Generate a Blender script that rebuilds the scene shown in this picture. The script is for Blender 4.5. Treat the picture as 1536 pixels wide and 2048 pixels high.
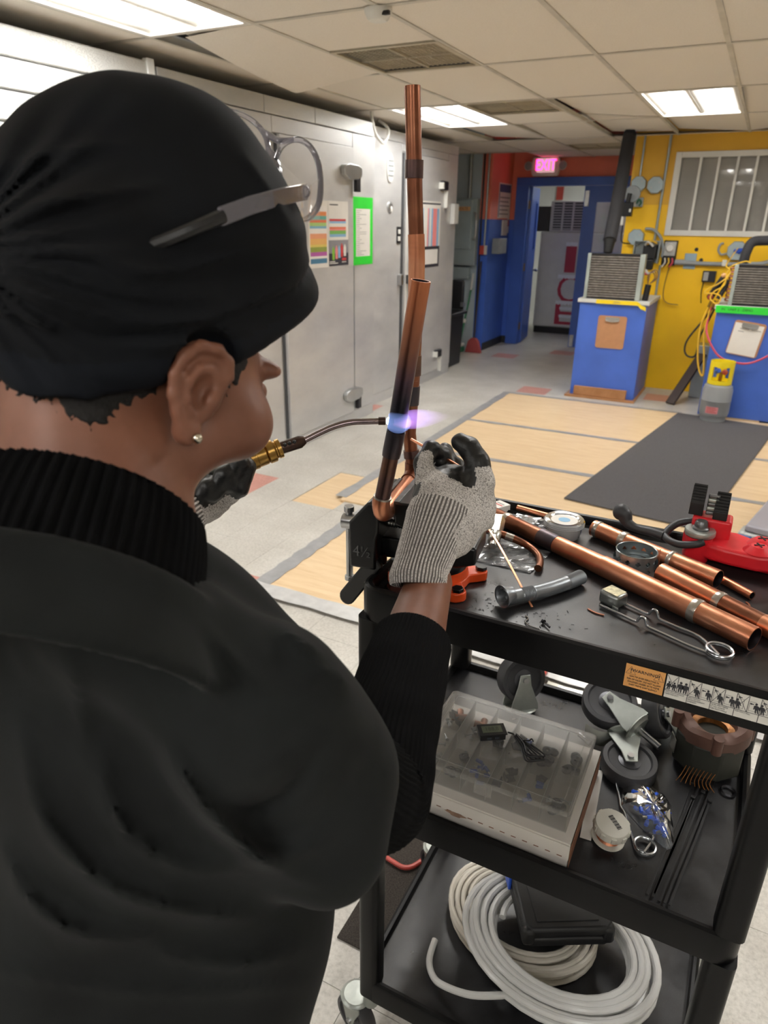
import bpy, math, random
import numpy as np
from mathutils import Vector, Matrix, Euler
random.seed(7); rng = np.random.default_rng(7)
R = math.radians; PI = math.pi
S = bpy.context.scene; C = S.collection
for o in list(bpy.data.objects): bpy.data.objects.remove(o)

# ---------------------------------------------------------------- camera, world, exposure
H = 1.617
YAW, PITCH, ROLL, FPX = -0.47305, 0.396403, 0.011551, 1387.16
def cam_axes():
    cy, sy, cp, sp = math.cos(YAW), math.sin(YAW), math.cos(PITCH), math.sin(PITCH)
    f = Vector((sy*cp, cy*cp, -sp)); r0 = Vector((cy, -sy, 0)); u0 = r0.cross(f)
    cr, sr = math.cos(ROLL), math.sin(ROLL)
    return cr*r0 + sr*u0, -sr*r0 + cr*u0, f
CR, CU, CF = cam_axes()
cd = bpy.data.cameras.new('camera'); cam = bpy.data.objects.new('camera', cd); C.objects.link(cam)
cam.matrix_world = Matrix(((CR.x, CU.x, -CF.x, 0), (CR.y, CU.y, -CF.y, 0), (CR.z, CU.z, -CF.z, H), (0, 0, 0, 1)))
cd.sensor_fit = 'HORIZONTAL'; cd.sensor_width = 36.0; cd.lens = 36.0*FPX/1536.0
cd.clip_start = .02; cd.clip_end = 60
cd.dof.use_dof = True; cd.dof.focus_distance = 0.98; cd.dof.aperture_fstop = 11.0
S.camera = cam
W = bpy.data.worlds.new('world'); S.world = W; W.use_nodes = True
W.node_tree.nodes['Background'].inputs[0].default_value = (.75, .82, .9, 1)
W.node_tree.nodes['Background'].inputs[1].default_value = .3
S.view_settings.view_transform = 'Standard'; S.view_settings.look = 'None'
S.view_settings.gamma = 1; S.view_settings.use_curve_mapping = False
S.view_settings.exposure = 0.38
try: S.cycles.transparent_max_bounces = 24
except Exception: pass
LAMP_STRENGTH = 26.0          # every ceiling fixture's tubes
LAMP_COLOUR = (1.0, .98, .95)

# ---------------------------------------------------------------- materials
def lin(c):
    if isinstance(c, str): c = [int(c[i:i+2], 16) for i in (1, 3, 5)]
    o = []
    for x in c[:3]:
        x /= 255.0; o.append(x/12.92 if x <= .04045 else ((x+.055)/1.055)**2.4)
    return (o[0], o[1], o[2], 1)
MATS = {}
class NT:
    def __init__(s, name):
        s.m = bpy.data.materials.new(name); s.m.use_nodes = True
        s.t = s.m.node_tree; s.n = s.t.nodes; s.b = s.n['Principled BSDF']; s.out = s.n['Material Output']
        MATS[name] = s.m
    def new(s, ty, **kw):
        nd = s.n.new(ty)
        for k, v in kw.items(): setattr(nd, k, v)
        return nd
    def link(s, a, b): s.t.links.new(a, b)
    def coords(s, scale=(1, 1, 1), rot=(0, 0, 0), src='Object'):
        tc = s.new('ShaderNodeTexCoord'); mp = s.new('ShaderNodeMapping')
        mp.inputs['Scale'].default_value = scale; mp.inputs['Rotation'].default_value = rot
        s.link(tc.outputs[src], mp.inputs['Vector']); return mp.outputs['Vector']
    def noise(s, vec, scale, detail=4, rough=.55, dist=0):
        n = s.new('ShaderNodeTexNoise'); n.inputs['Scale'].default_value = scale
        n.inputs['Detail'].default_value = detail; n.inputs['Roughness'].default_value = rough
        n.inputs['Distortion'].default_value = dist; s.link(vec, n.inputs['Vector']); return n.outputs['Fac']
    def ramp(s, fac, stops, interp='LINEAR'):
        r = s.new('ShaderNodeValToRGB'); e = r.color_ramp.elements; r.color_ramp.interpolation = interp
        while len(e) < len(stops): e.new(.5)
        for i, (p, c) in enumerate(stops): e[i].position = p; e[i].color = lin(c) if not isinstance(c, float) else (c, c, c, 1)
        s.link(fac, r.inputs['Fac']); return r.outputs['Color']
    def mix(s, fac, a, b, mode='MIX'):
        m = s.new('ShaderNodeMix', data_type='RGBA', blend_type=mode)
        for sock, v in ((m.inputs[0], fac), (m.inputs[6], a), (m.inputs[7], b)):
            if hasattr(v, 'is_linked') or hasattr(v, 'links'): s.link(v, sock)
            elif isinstance(v, (int, float)): sock.default_value = v
            else: sock.default_value = lin(v)
        return m.outputs[2]
    def bump(s, h, strength=.3, dist=.002, nrm=None):
        b = s.new('ShaderNodeBump'); b.inputs['Strength'].default_value = strength; b.inputs['Distance'].default_value = dist
        s.link(h, b.inputs['Height'])
        if nrm is not None: s.link(nrm, b.inputs['Normal'])
        s.link(b.outputs['Normal'], s.b.inputs['Normal']); return b.outputs['Normal']
    def set(s, col=None, rough=None, metal=None, spec=None, **kw):
        if col is not None:
            if hasattr(col, 'links'): s.link(col, s.b.inputs['Base Color'])
            else: s.b.inputs['Base Color'].default_value = lin(col)
        if rough is not None:
            if hasattr(rough, 'links'): s.link(rough, s.b.inputs['Roughness'])
            else: s.b.inputs['Roughness'].default_value = rough
        if metal is not None: s.b.inputs['Metallic'].default_value = metal
        if spec is not None: s.b.inputs['Specular IOR Level'].default_value = spec
        for k, v in kw.items(): s.b.inputs[k].default_value = v
        return s
def mat(name, col, rough=.5, metal=0, var=.12, vs=6, bump=0, bs=60, spec=None, **kw):
    """plain procedural surface: base colour with cloudy wear, roughness variation and fine relief"""
    t = NT(name); v = t.coords(); n = t.noise(v, vs)
    c = lin(col); lo = [x*(1-var) for x in c[:3]]; hi = [min(1, x*(1+var)) for x in c[:3]]
    r = t.new('ShaderNodeValToRGB'); r.color_ramp.elements[0].position = .3; r.color_ramp.elements[1].position = .7
    r.color_ramp.elements[0].color = (*lo, 1); r.color_ramp.elements[1].color = (*hi, 1)
    t.link(n, r.inputs['Fac']); t.set(r.outputs['Color'], rough, metal, spec, **kw)
    if bump: t.bump(t.noise(v, bs, 3), bump, .001)
    return t.m
def emit(name, col, strength):
    t = NT(name); t.set('#000000', .6)
    t.b.inputs['Emission Color'].default_value = col if len(col) == 4 else (*col, 1); t.b.inputs['Emission Strength'].default_value = strength
    return t.m
def clear_film(name, tint, opacity=.25, rough=.15, ior=1.35, var=0, vs=60, milky=0):
    """thin translucent plastic: mostly see-through, a milky share and a reflection that follows Fresnel"""
    t = NT(name); tr = t.new('ShaderNodeBsdfTransparent'); tr.inputs[0].default_value = (1, 1, 1, 1)
    t.set(tint, rough); t.b.inputs['IOR'].default_value = ior
    ms = t.new('ShaderNodeMixShader'); ms.inputs[0].default_value = opacity
    if var:
        n = t.noise(t.coords(), vs, 3); r = t.new('ShaderNodeMapRange'); r.inputs[1].default_value = .3; r.inputs[2].default_value = .7
        r.inputs[3].default_value = max(0, opacity-var); r.inputs[4].default_value = min(1, opacity+var)
        t.link(n, r.inputs[0]); t.link(r.outputs[0], ms.inputs[0]); t.bump(n, .8, .004)
    body = t.b.outputs[0]
    if milky:
        tl = t.new('ShaderNodeBsdfTranslucent'); tl.inputs[0].default_value = lin(tint); mk = t.new('ShaderNodeMixShader'); mk.inputs[0].default_value = milky; t.link(body, mk.inputs[1]); t.link(tl.outputs[0], mk.inputs[2]); body = mk.outputs[0]
    t.link(tr.outputs[0], ms.inputs[1]); t.link(body, ms.inputs[2])
    gl = t.new('ShaderNodeBsdfGlossy'); gl.inputs['Roughness'].default_value = rough
    fr = t.new('ShaderNodeFresnel'); fr.inputs[0].default_value = ior
    m2 = t.new('ShaderNodeMixShader'); t.link(fr.outputs[0], m2.inputs[0]); t.link(ms.outputs[0], m2.inputs[1]); t.link(gl.outputs[0], m2.inputs[2])
    t.link(m2.outputs[0], t.out.inputs['Surface']); return t.m

# ---------------------------------------------------------------- mesh builder
class B:
    def __init__(s, mat=None): s.v = []; s.f = []; s.fm = []; s.mats = []; s.T = Matrix(); s.cur = 0; s.flat = False; s.ff = []; (s.m(mat) if mat else None)
    def m(s, mat):
        mat = MATS[mat] if isinstance(mat, str) else mat
        if mat not in s.mats: s.mats.append(mat)
        s.cur = s.mats.index(mat); return s
    def at(s, x=0, y=0, z=0, rx=0, ry=0, rz=0, sc=1):
        s.T = Matrix.Translation((x, y, z)) @ Euler((R(rx), R(ry), R(rz))).to_matrix().to_4x4() @ Matrix.Scale(sc, 4); return s
    def frame(s, o, x, y, z):
        x, y, z, o = Vector(x), Vector(y), Vector(z), Vector(o)
        s.T = Matrix(((x.x, y.x, z.x, o.x), (x.y, y.y, z.y, o.y), (x.z, y.z, z.z, o.z), (0, 0, 0, 1))); return s
    def add(s, vs, fs):
        n = len(s.v); T = s.T
        s.v += [tuple(T @ Vector(p)) for p in vs]; s.f += [tuple(i+n for i in f) for f in fs]; s.fm += [s.cur]*len(fs); return s
    def addnp(s, V, F):
        n = len(s.v); s.v += [tuple(map(float, p)) for p in V]; s.f += [tuple(int(i)+n for i in f) for f in F]; s.fm += [s.cur]*len(F); return s
    def box(s, x0, x1, y0, y1, z0, z1):
        vs = [(x, y, z) for z in (z0, z1) for y in (y0, y1) for x in (x0, x1)]
        return s.add(vs, [(0, 2, 3, 1), (4, 5, 7, 6), (0, 1, 5, 4), (2, 6, 7, 3), (0, 4, 6, 2), (1, 3, 7, 5)])
    def cb(s, cx, cy, cz, sx, sy, sz): return s.box(cx-sx/2, cx+sx/2, cy-sy/2, cy+sy/2, cz-sz/2, cz+sz/2)
    def prism(s, poly, z0, z1):
        n = len(poly); vs = [(x, y, z0) for x, y in poly]+[(x, y, z1) for x, y in poly]
        a = sum(poly[i][0]*poly[(i+1) % n][1]-poly[(i+1) % n][0]*poly[i][1] for i in range(n))
        fs = [tuple(range(n))[::-1], tuple(range(n, 2*n))]+[(i, (i+1) % n, n+(i+1) % n, n+i) for i in range(n)]
        if a < 0: fs = [f[::-1] for f in fs]
        return s.add(vs, fs)
    def ring(s, path, prof, closed=False, cap=True, n=None):
        """sweep circle-like profile: path list of (Vector p, radius or list of (a,b) offsets)"""
        pts = [Vector(p) for p in path]; N = len(pts); k = len(prof[0])
        tang = []
        for i in range(N):
            a = pts[i-1] if (i > 0 or closed) else pts[i]; b = pts[(i+1) % N] if (i < N-1 or closed) else pts[i]
            tang.append((b-a).normalized())
        up = Vector((0, 0, 1)) if abs(tang[0].z) < .9 else Vector((1, 0, 0))
        x = tang[0].cross(up).normalized(); y = x.cross(tang[0]).normalized(); vs = []
        for i in range(N):
            if i:
                ax = tang[i-1].cross(tang[i]); an = tang[i-1].angle(tang[i]) if ax.length > 1e-7 else 0
                if an > 1e-6: q = Matrix.Rotation(an, 3, ax.normalized()); x = (q @ x).normalized()
                x = (x - tang[i]*x.dot(tang[i])).normalized(); y = x.cross(tang[i]).normalized()
            for (a, b) in prof[i]: vs.append(tuple(pts[i]+x*a+y*b))
        fs = []
        for i in range(N if closed else N-1):
            j = (i+1) % N
            for q in range(k): fs.append((i*k+q, i*k+(q+1) % k, j*k+(q+1) % k, j*k+q))
        fs = [f[::-1] for f in fs]
        if cap and not closed: fs.append(tuple(range(k))); fs.append(tuple(range((N-1)*k, N*k))[::-1])
        return s.add(vs, fs)
    def tube(s, pts, r, n=10, closed=False, cap=True, sub=0):
        if sub: pts, r = spline(pts, sub, closed, r)
        rr = r if isinstance(r, (list, tuple)) else [r]*len(pts)
        circ = [(math.cos(2*PI*i/n), math.sin(2*PI*i/n)) for i in range(n)]
        return s.ring(pts, [[(a*q, b*q) for a, b in circ] for q in rr], closed, cap)
    def ribbon(s, pts, w, t, sub=0, closed=False):
        if sub: pts, _ = spline(pts, sub, closed)
        return s.ring(pts, [[(-w/2, -t/2), (w/2, -t/2), (w/2, t/2), (-w/2, t/2)]]*len(pts), closed)
    def cyl(s, p0, p1, r0, r1=None, n=20): return s.tube([p0, p1], [r0, r0 if r1 is None else r1], n)
    def lathe(s, prof, n=24, o=(0, 0, 0), ax=(0, 0, 1), closed=False, a0=0, a1=2*PI):
        ax = Vector(ax).normalized(); o = Vector(o)
        x = ax.cross(Vector((0, 0, 1)) if abs(ax.z) < .9 else Vector((1, 0, 0))).normalized(); y = ax.cross(x)
        full = abs(a1-a0-2*PI) < 1e-6; k = n if full else n+1; vs = []
        for r, z in prof:
            for i in range(k):
                a = a0+(a1-a0)*i/n; vs.append(tuple(o+ax*z+(x*math.cos(a)+y*math.sin(a))*r))
        P = len(prof); fs = []
        for i in range(P if closed else P-1):
            j = (i+1) % P
            for q in range(n): fs.append((i*k+q, i*k+(q+1) % k, j*k+(q+1) % k, j*k+q))
        return s.add(vs, fs)
    def ball(s, c, r, n=14, m=9):
        rx, ry, rz = (r, r, r) if isinstance(r, (int, float)) else r; vs = []; fs = []
        for i in range(m+1):
            t = PI*i/m
            for j in range(n): p = 2*PI*j/n; vs.append((c[0]+rx*math.sin(t)*math.cos(p), c[1]+ry*math.sin(t)*math.sin(p), c[2]+rz*math.cos(t)))
        for i in range(m):
            for j in range(n): fs.append((i*n+j, (i+1)*n+j, (i+1)*n+(j+1) % n, i*n+(j+1) % n))
        return s.add(vs, fs)
    def quadmesh(s, fn, nu, nv, wrapu=False):
        vs = [fn(i/(nu-1) if not wrapu else i/nu, j/(nv-1)) for j in range(nv) for i in range(nu)]; fs = []
        for j in range(nv-1):
            for i in range(nu if wrapu else nu-1): i2 = (i+1) % nu; fs.append((j*nu+i, j*nu+i2, (j+1)*nu+i2, (j+1)*nu+i))
        return s.add(vs, fs)
    def text(s, txt, size, align='CENTER', ext=.0004, bold=1.0):
        V, F = text_mesh(txt, align)
        return s.add([(x*size*bold, y*size, z*0+(ext if z > 0 else 0)) for x, y, z in V], F)
_TC = {}
def text_mesh(txt, align):
    k = (txt, align)
    if k not in _TC:
        cu = bpy.data.curves.new('text', 'FONT'); cu.body = txt; cu.size = 1; cu.align_x = align; cu.align_y = 'CENTER'; cu.extrude = .5
        cu.resolution_u = 3; ob = bpy.data.objects.new('text', cu); C.objects.link(ob)
        dg = bpy.context.evaluated_depsgraph_get(); me = ob.evaluated_get(dg).to_mesh()
        _TC[k] = ([tuple(v.co) for v in me.vertices], [tuple(p.vertices) for p in me.polygons])
        ob.evaluated_get(dg).to_mesh_clear(); bpy.data.objects.remove(ob); bpy.data.curves.remove(cu)
    return _TC[k]
def spline(pts, sub, closed=False, rad=None):
    P = [Vector(p) for p in pts]; n = len(P); out = []; ro = []
    rl = rad if isinstance(rad, (list, tuple)) else None
    for i in range(n if closed else n-1):
        g = lambda k: P[k % n] if closed else P[max(0, min(n-1, k))]
        a, b, c, d = g(i-1), g(i), g(i+1), g(i+2)
        for j in range(sub):
            t = j/sub
            out.append(.5*((2*b)+(c-a)*t+(2*a-5*b+4*c-d)*t*t+(3*b-a-3*c+d)*t**3))
            if rl: ro.append(rl[i]*(1-t)+rl[(i+1) % n]*t)
    if not closed:
        out.append(P[-1])
        if rl: ro.append(rl[-1])
    return out, (ro if rl else rad)
def obj(name, b, parent=None, bevel=0, smooth=35, org=None, seg=2, sub=0):
    """link the builder as ONE mesh object; a child is stored relative to its parent's origin"""
    vs = b.v
    if parent is None:
        if org is None:
            A = np.array(vs); org = ((A[:, 0].min()+A[:, 0].max())/2, (A[:, 1].min()+A[:, 1].max())/2, A[:, 2].min())
        loc = Vector(org); off = loc
    else: loc = Vector((0, 0, 0)); off = world_loc(parent)
    A = np.array(vs, dtype=float)-np.array(off)
    me = bpy.data.meshes.new(name); me.from_pydata(A.tolist(), [], b.f)
    for m in b.mats: me.materials.append(m)
    if len(b.mats) > 1: me.polygons.foreach_set('material_index', b.fm)
    if smooth:
        me.shade_smooth()
        if smooth < 180: me.set_sharp_from_angle(angle=R(smooth))
    me.update(); o = bpy.data.objects.new(name, me); C.objects.link(o); o.location = loc; o.parent = parent
    if bevel:
        md = o.modifiers.new('bevel', 'BEVEL'); md.width = bevel; md.segments = seg; md.limit_method = 'ANGLE'; md.angle_limit = R(40)
    if sub: md = o.modifiers.new('subd', 'SUBSURF'); md.levels = sub; md.render_levels = sub
    return o
def world_loc(o):
    v = Vector((0, 0, 0))
    while o: v += o.location; o = o.parent
    return v
def tag(o, label=None, cat=None, group=None, kind=None):
    if label: o['label'] = label
    if cat: o['category'] = cat
    if group: o['group'] = group
    if kind: o['kind'] = kind
    return o
def thing(name, label, cat, loc, group=None):
    o = bpy.data.objects.new(name, None); C.objects.link(o); o.location = loc; o.empty_display_size = .05
    return tag(o, label, cat, group)
def struct(name, b, **kw): return tag(obj(name, b, **kw), kind='structure')
def sempty(name, loc=(0, 0, 0)):
    o = bpy.data.objects.new(name, None); C.objects.link(o); o.location = loc; return tag(o, kind='structure')
def link_copy(o, parent, loc=None, rot=None):
    c = o.copy(); C.objects.link(c); c.parent = parent
    if loc is not None: c.location = loc
    if rot is not None: c.rotation_euler = rot
    return c
def dup(root, loc, rotz=0, label=None):
    r = link_copy(root, None, loc, (0, 0, rotz))
    if label: r['label'] = label
    for ch in [x for x in bpy.data.objects if x.parent == root]:
        c = link_copy(ch, r)
        for g in [x for x in bpy.data.objects if x.parent == ch]: link_copy(g, c)
    return r
def P(px, py, d):
    """a point at forward distance d (metres) from the camera position, used for the near figures' joints"""
    return Vector((0, 0, H)) + d*(CF + CR*((px-768)/FPX) - CU*((py-1024)/FPX))
def in_view(p, m=60):
    q = Vector(p)-Vector((0, 0, H)); z = q.dot(CF)
    if z < .05: return None
    x, y = 768+FPX*q.dot(CR)/z, 1024-FPX*q.dot(CU)/z
    return (z, x, y) if -m < x < 1536+m and -m < y < 2048+m else None
# ================================================================ materials of the room
def m_tile(name, base, dark, light):
    t = NT(name); v = t.coords(src='Object'); oi = t.new('ShaderNodeObjectInfo')
    ad = t.new('ShaderNodeVectorMath'); t.link(v, ad.inputs[0]); t.link(oi.outputs['Location'], ad.inputs[1]); v = ad.outputs[0]
    n = t.noise(v, 90, 5, .7); c = t.ramp(n, [(.3, dark), (.5, base), (.72, light)])
    n2 = t.noise(v, 3, 4); c = t.mix(t.ramp(n2, [(.35, .0), (.8, .35)]), c, '#9c968c', 'MULTIPLY')
    t.set(c, .34, 0, .45); t.bump(t.noise(v, 140, 3), .12, .0006); return t.m
m_tile('vinyl_tile', '#c9c6bf', '#b3b0a9', '#d8d5ce'); m_tile('pink_tile', '#cf9488', '#ba7f74', '#dda79b')
mat('grout', '#7c7870', .9); mat('slab', '#6b6760', .9)
def m_ply(name, a, b, c3):
    t = NT(name); v = t.coords((.6, 6, 1)); n = t.noise(v, 5, 6, .6, .8); n2 = t.noise(t.coords((2, 40, 2)), 6, 4, .6, .4)
    c = t.ramp(n, [(.3, a), (.52, b), (.75, c3)]); c = t.mix(.35, c, t.ramp(n2, [(.35, a), (.65, c3)]))
    t.set(c, .42, 0, .4); t.bump(n2, .1, .0008); return t.m
m_ply('plywood', '#d2b389', '#dfc49d', '#e9d2b0'); m_ply('pine', '#9c6a43', '#b07d52', '#c08d62')
mat('duct_tape', '#a3a4a6', .38, .25, .12, 14, .25, 60); mat('foil_tape', '#d2d2d2', .3, .3, .1, 20, .3, 40)
def m_carpet(name, a, b):
    t = NT(name); v = t.coords(); n = t.noise(v, 320, 3, .8); t.set(t.ramp(n, [(.3, a), (.7, b)]), .95, 0, .1); t.bump(n, .9, .004); return t.m
m_carpet('carpet', '#4f4e50', '#737173'); m_carpet('dark_carpet', '#2c2927', '#5b5550')
def m_alu(name, a, b, rough=.42, metal=.75, emboss=0):
    t = NT(name); v = t.coords((1, 14, 1)); n = t.noise(t.coords((1, 1, 2.5)), 1.6, 6, .65); n2 = t.noise(t.coords((3, 3, 90)), 3, 3)
    t.set(t.ramp(n, [(.25, a), (.75, b)]), t.ramp(n, [(.2, rough-.1), (.8, rough+.14)]), metal)
    if emboss: t.bump(t.noise(t.coords((1, 1, 2.2)), 85, 3, .6), emboss, .004)
    else: t.bump(n2, .06, .0006)
    return t.m
m_alu('cooler_metal', '#c2c3c5', '#dddddc', .46, .5); m_alu('stucco_metal', '#bdbfbe', '#d6d6d2', .4, .6, .9); m_alu('galvanised', '#8f989b', '#b4bbbc', .38, .85)
t = NT('ceiling_board'); v = t.coords(); n = t.noise(v, 160, 3, .7); t.set(t.ramp(n, [(.3, '#e0d9cd'), (.6, '#e8e2d8')]), .9, 0, .2); t.bump(n, .25, .001)
mat('grid_paint', '#c9c4b8', .5); mat('plenum', '#3c3a38', .95); mat('white_paint', '#d9d8d2', .55, var=.05); mat('lamp_white', '#e6e4de', .35, var=.03)
mat('vent_dark', '#5b564c', .7, .2); mat('vent_tan', '#a08d6c', .7, .1, .25, 3); mat('vent_wire', '#c2b8a2', .5, .3)
emit('lamp_lens', (*LAMP_COLOUR, 1), LAMP_STRENGTH)
mat('yellow_paint', '#f6c20a', .5, 0, .06, 2.5, .1, 30); mat('mustard_paint', '#deaa2e', .55, 0, .08, 2.5, .1, 30)
mat('blue_paint', '#4369c6', .42, 0, .12, 3, .12, 25); mat('blue_door', '#3f63bc', .38, 0, .12, 2, .05, 30); mat('orange_paint', '#e27b64', .55, 0, .1, 2, .1, 30)
mat('grey_wall', '#b1bfc6', .6, 0, .08, 2, .2, 20); mat('cream_wall', '#d8d6cf', .7, 0, .05, 2); mat('black_rubber', '#232326', .55, 0, .2, 8)
mat('dark_steel', '#3c3c40', .4, .8); mat('steel', '#b6b7b9', .28, 1, .1, 20); mat('white_plastic', '#dddcd6', .4, var=.04); mat('grey_plastic', '#8d9396', .5)
mat('panel_grey', '#a3b3b8', .45, .1, .08); mat('black_plastic', '#18181a', .42); mat('brass', '#a98448', .32, 1, .2, 20)
clear_film('window_glass', '#dfe6e4', .06, .03, 1.45)

# ================================================================ floor
GX, GY, TS = -2.049, 2.406, .3048
fl = struct('floor', B('slab').box(-4.6, 3.3, -3.4, 14.2, -.12, -.008))
pink = {(0, -1), (-3, 2), (-3, 3), (-4, 10), (-3, 21), (-1, 23), (0, 15), (-5, 17), (1, 24), (4, 16), (-4, 3)}
boards = [(-1.83, .62, 2.33, 3.44), (-2.085, .40, 3.46, 4.66), (-2.08, .42, 4.68, 5.64), (-2.075, .40, 5.66, 6.82)]
def covered(x, y): return any(a-.02 < x-TS/2+.01 and x+TS/2-.01 < b+.02 and c < y-TS/2+.02 and y+TS/2-.02 < d for a, b, c, d in boards)
def tile_b(mat_): return B(mat_).box(-TS/2+.0007, TS/2-.0007, -TS/2+.0007, TS/2-.0007, -.006, 0)
tcell = []
for i in range(-9, 18):
    for j in range(-18, 39):
        x, y = GX+(i+.5)*TS, GY+(j+.5)*TS
        if not (-4.5 < x < 3.2 and -3.3 < y < 14.1) or covered(x, y): continue
        if (i, j) in ((-1, 3), (-1, 4)): continue
        v = in_view((x, y, 0), 40); tcell.append(((v[0] if v and x > -3.3 else 99), i, j, x, y))
tcell.sort(); near = [c for c in tcell if c[0] < 98][:280]; names = {}
for d, i, j, x, y in near:
    k = 'pink_tile' if (i, j) in pink else 'vinyl_tile'
    if k not in names: names[k] = obj('floor_tile', tile_b(k), fl); o = names[k]; o.location = Vector((x, y, .002))-fl.location; o.data.transform(Matrix.Translation(fl.location))
    else: o = link_copy(names[k], fl, Vector((x, y, .002))-fl.location)
used = {(c[1], c[2]) for c in near}; b = B('vinyl_tile')
for d, i, j, x, y in tcell:
    if (i, j) not in used:
        b.m('pink_tile' if (i, j) in pink else 'vinyl_tile'); b.at(x, y, .002).box(-TS/2+.0007, TS/2-.0007, -TS/2+.0007, TS/2-.0007, -.006, 0)
tag(obj('far_floor_tiles', b, fl), kind='stuff')
# patch of bare underlay where two tiles are torn out
b = B('plywood').box(-2.353, -2.05, 3.32, 3.93, -.008, -.003); tag(obj('bare_underlay', b, fl), 'bare brown patch where floor tiles are torn out')
lab = ['rough plywood floor panel closest to the tool cart', 'plywood floor panel second from the tool cart', 'plywood floor panel third from the tool cart', 'plywood floor panel reaching the wooden kick board of the blue pedestal']
for k, (x0, x1, y0, y1) in enumerate(boards):
    tag(obj('plywood_panel', B('plywood').box(x0, x1, y0, y1, .0022, .0145), bevel=.002), lab[k], 'floor panel', 'plywood sheets laid over the tiles')
def strip(label, p0, p1, w, z, m='duct_tape', name='tape_strip'):
    p0, p1 = Vector((*p0, 0)), Vector((*p1, 0)); d = (p1-p0).normalized(); L = (p1-p0).length; n = Vector((-d.y, d.x, 0)); k = 26
    b = B(m); b.frame(p0+Vector((0, 0, z)), d, n, (0, 0, 1)); vs = []; 
    for i in range(k+1):
        wob = .004*math.sin(i*1.9+L)+.003*math.sin(i*4.1)
        for s_, q in ((-1, 1), (1, 1)): vs.append((L*i/k, s_*w/2+wob*s_, .0006))
    fs = [(2*i, 2*i+2, 2*i+3, 2*i+1) for i in range(k)]; b.add(vs, fs); b.add([(x, y, -.0006) for x, y, q in vs], [f[::-1] for f in fs])
    return tag(obj(name, b), label, 'tape', 'tape strips on the plywood floor')
strip('grey tape over the seam between first and second plywood panels', (-1.84, 3.45), (.5, 3.45), .06, .016)
strip('grey tape over the seam between second and third plywood panels', (-2.08, 4.67), (.4, 4.67), .06, .016)
strip('grey tape over the seam between third and last plywood panels', (-2.08, 5.65), (.4, 5.65), .055, .016)
strip('grey tape along the plywood edge facing the blue pedestal', (-2.1, 6.84), (-.42, 6.84), .05, .016)
strip('long grey tape along plywood edges facing the metal coolers', (-2.1, 6.85), (-2.1, 3.5), .075, .0165)
strip('short grey tape on plywood edge beside a pink tile', (-1.85, 3.45), (-1.85, 2.28), .085, .0172)
strip('wide silvery tape with wrinkles along the plywood edge behind the cart', (-1.92, 2.30), (.6, 2.30), .10, .0182, 'foil_tape')
# carpet runner and the small mat under the cart
u = Vector((.1476, .989, 0)); vv = Vector((.989, -.1476, 0))
b = B('carpet').frame((-.846, 4.138, .0192), vv, u, (0, 0, 1)).box(0, .815, 0, 2.68, 0, .008)
tag(obj('carpet_runner', b, bevel=.002), 'long grey carpet runner lying across the plywood panels', 'carpet')
b = B('dark_carpet').box(-.62, .16, .985, 2.245, .0025, .0085)
tag(obj('floor_mat', b, bevel=.002), 'dark speckled carpet mat on the floor under the tool cart', 'floor mat')

# ================================================================ walls
CZ = 2.41
def wall(name, m, *boxes):
    b = B(m)
    for q in boxes:
        if len(q) == 7: b.m(q[6])
        else: b.m(m)
        b.box(*q[:6])
    return struct(name, b)
wall('wall_left', 'cream_wall', (-4.6, -4.45, -3.4, 9.18, 0, 3))
wall('wall_rear', 'cream_wall', (-4.6, 3.3, -3.4, -3.25, 0, 3))
wall('wall_right', 'cream_wall', (3.15, 3.3, -3.25, 14.2, 0, 3))
wall('wall_electrical', 'grey_wall', (-4.6, -3.23, 9.18, 9.33, 0, 3))
b = B('orange_paint').box(-3.36, -3.225, 9.172, 10, 1.66, 3); b.m('blue_paint').box(-3.36, -3.225, 9.172, 10, 0, 1.66); struct('wall_return', b)
OX0, OX1 = -3.03, -1.47
b = B('orange_paint').box(-3.25, OX0, 10, 10.15, 1.66, 3).box(OX0, OX1, 10, 10.15, 2.16, 3).box(OX1, -1.15, 10, 10.15, 1.66, 3)
b.m('blue_paint').box(-3.25, OX0, 10, 10.15, 0, 1.66).box(OX1, -1.15, 10, 10.15, 0, 1.66); struct('wall_door', b)
b = B('mustard_paint').box(-1.33, 3.2, 7.9, 8.02, 2.26, 3).box(-1.33, -.94, 7.9, 8.02, 1.80, 2.26).box(1.62, 3.2, 7.9, 8.02, 1.80, 2.26)
b.m('yellow_paint').box(-1.33, 3.2, 7.896, 8.02, 0, 1.52).box(-1.33, -.94, 7.896, 8.02, 1.52, 1.80).box(1.62, 3.2, 7.896, 8.02, 1.52, 1.80)
struct('wall_yellow', b)
wall('wall_yellow_end', 'yellow_paint', (-1.33, -1.2, 8.02, 10.0, 0, 3))
struct('baseboard_return', B('black_rubber').box(-3.224, -3.216, 9.17, 9.995, .002, .10))
struct('baseboard_door', B('black_rubber').box(-3.216, -3.16, 9.985, 9.996, .002, .10))
# corridor beyond the door
wall('wall_corridor_back', 'cream_wall', (-4.6, 3.2, 13.9, 14.05, 0, 3)); wall('wall_corridor_left', 'cream_wall', (-4.6, -4.45, 9.33, 13.9, 0, 3))
struct('ceiling_corridor', B('cream_wall').box(-4.6, 3.3, 10.15, 14.2, 2.6, 2.7))
struct('roof_deck', B('plenum').box(-4.6, 3.3, -3.4, 10.15, 2.95, 3.05))

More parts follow.
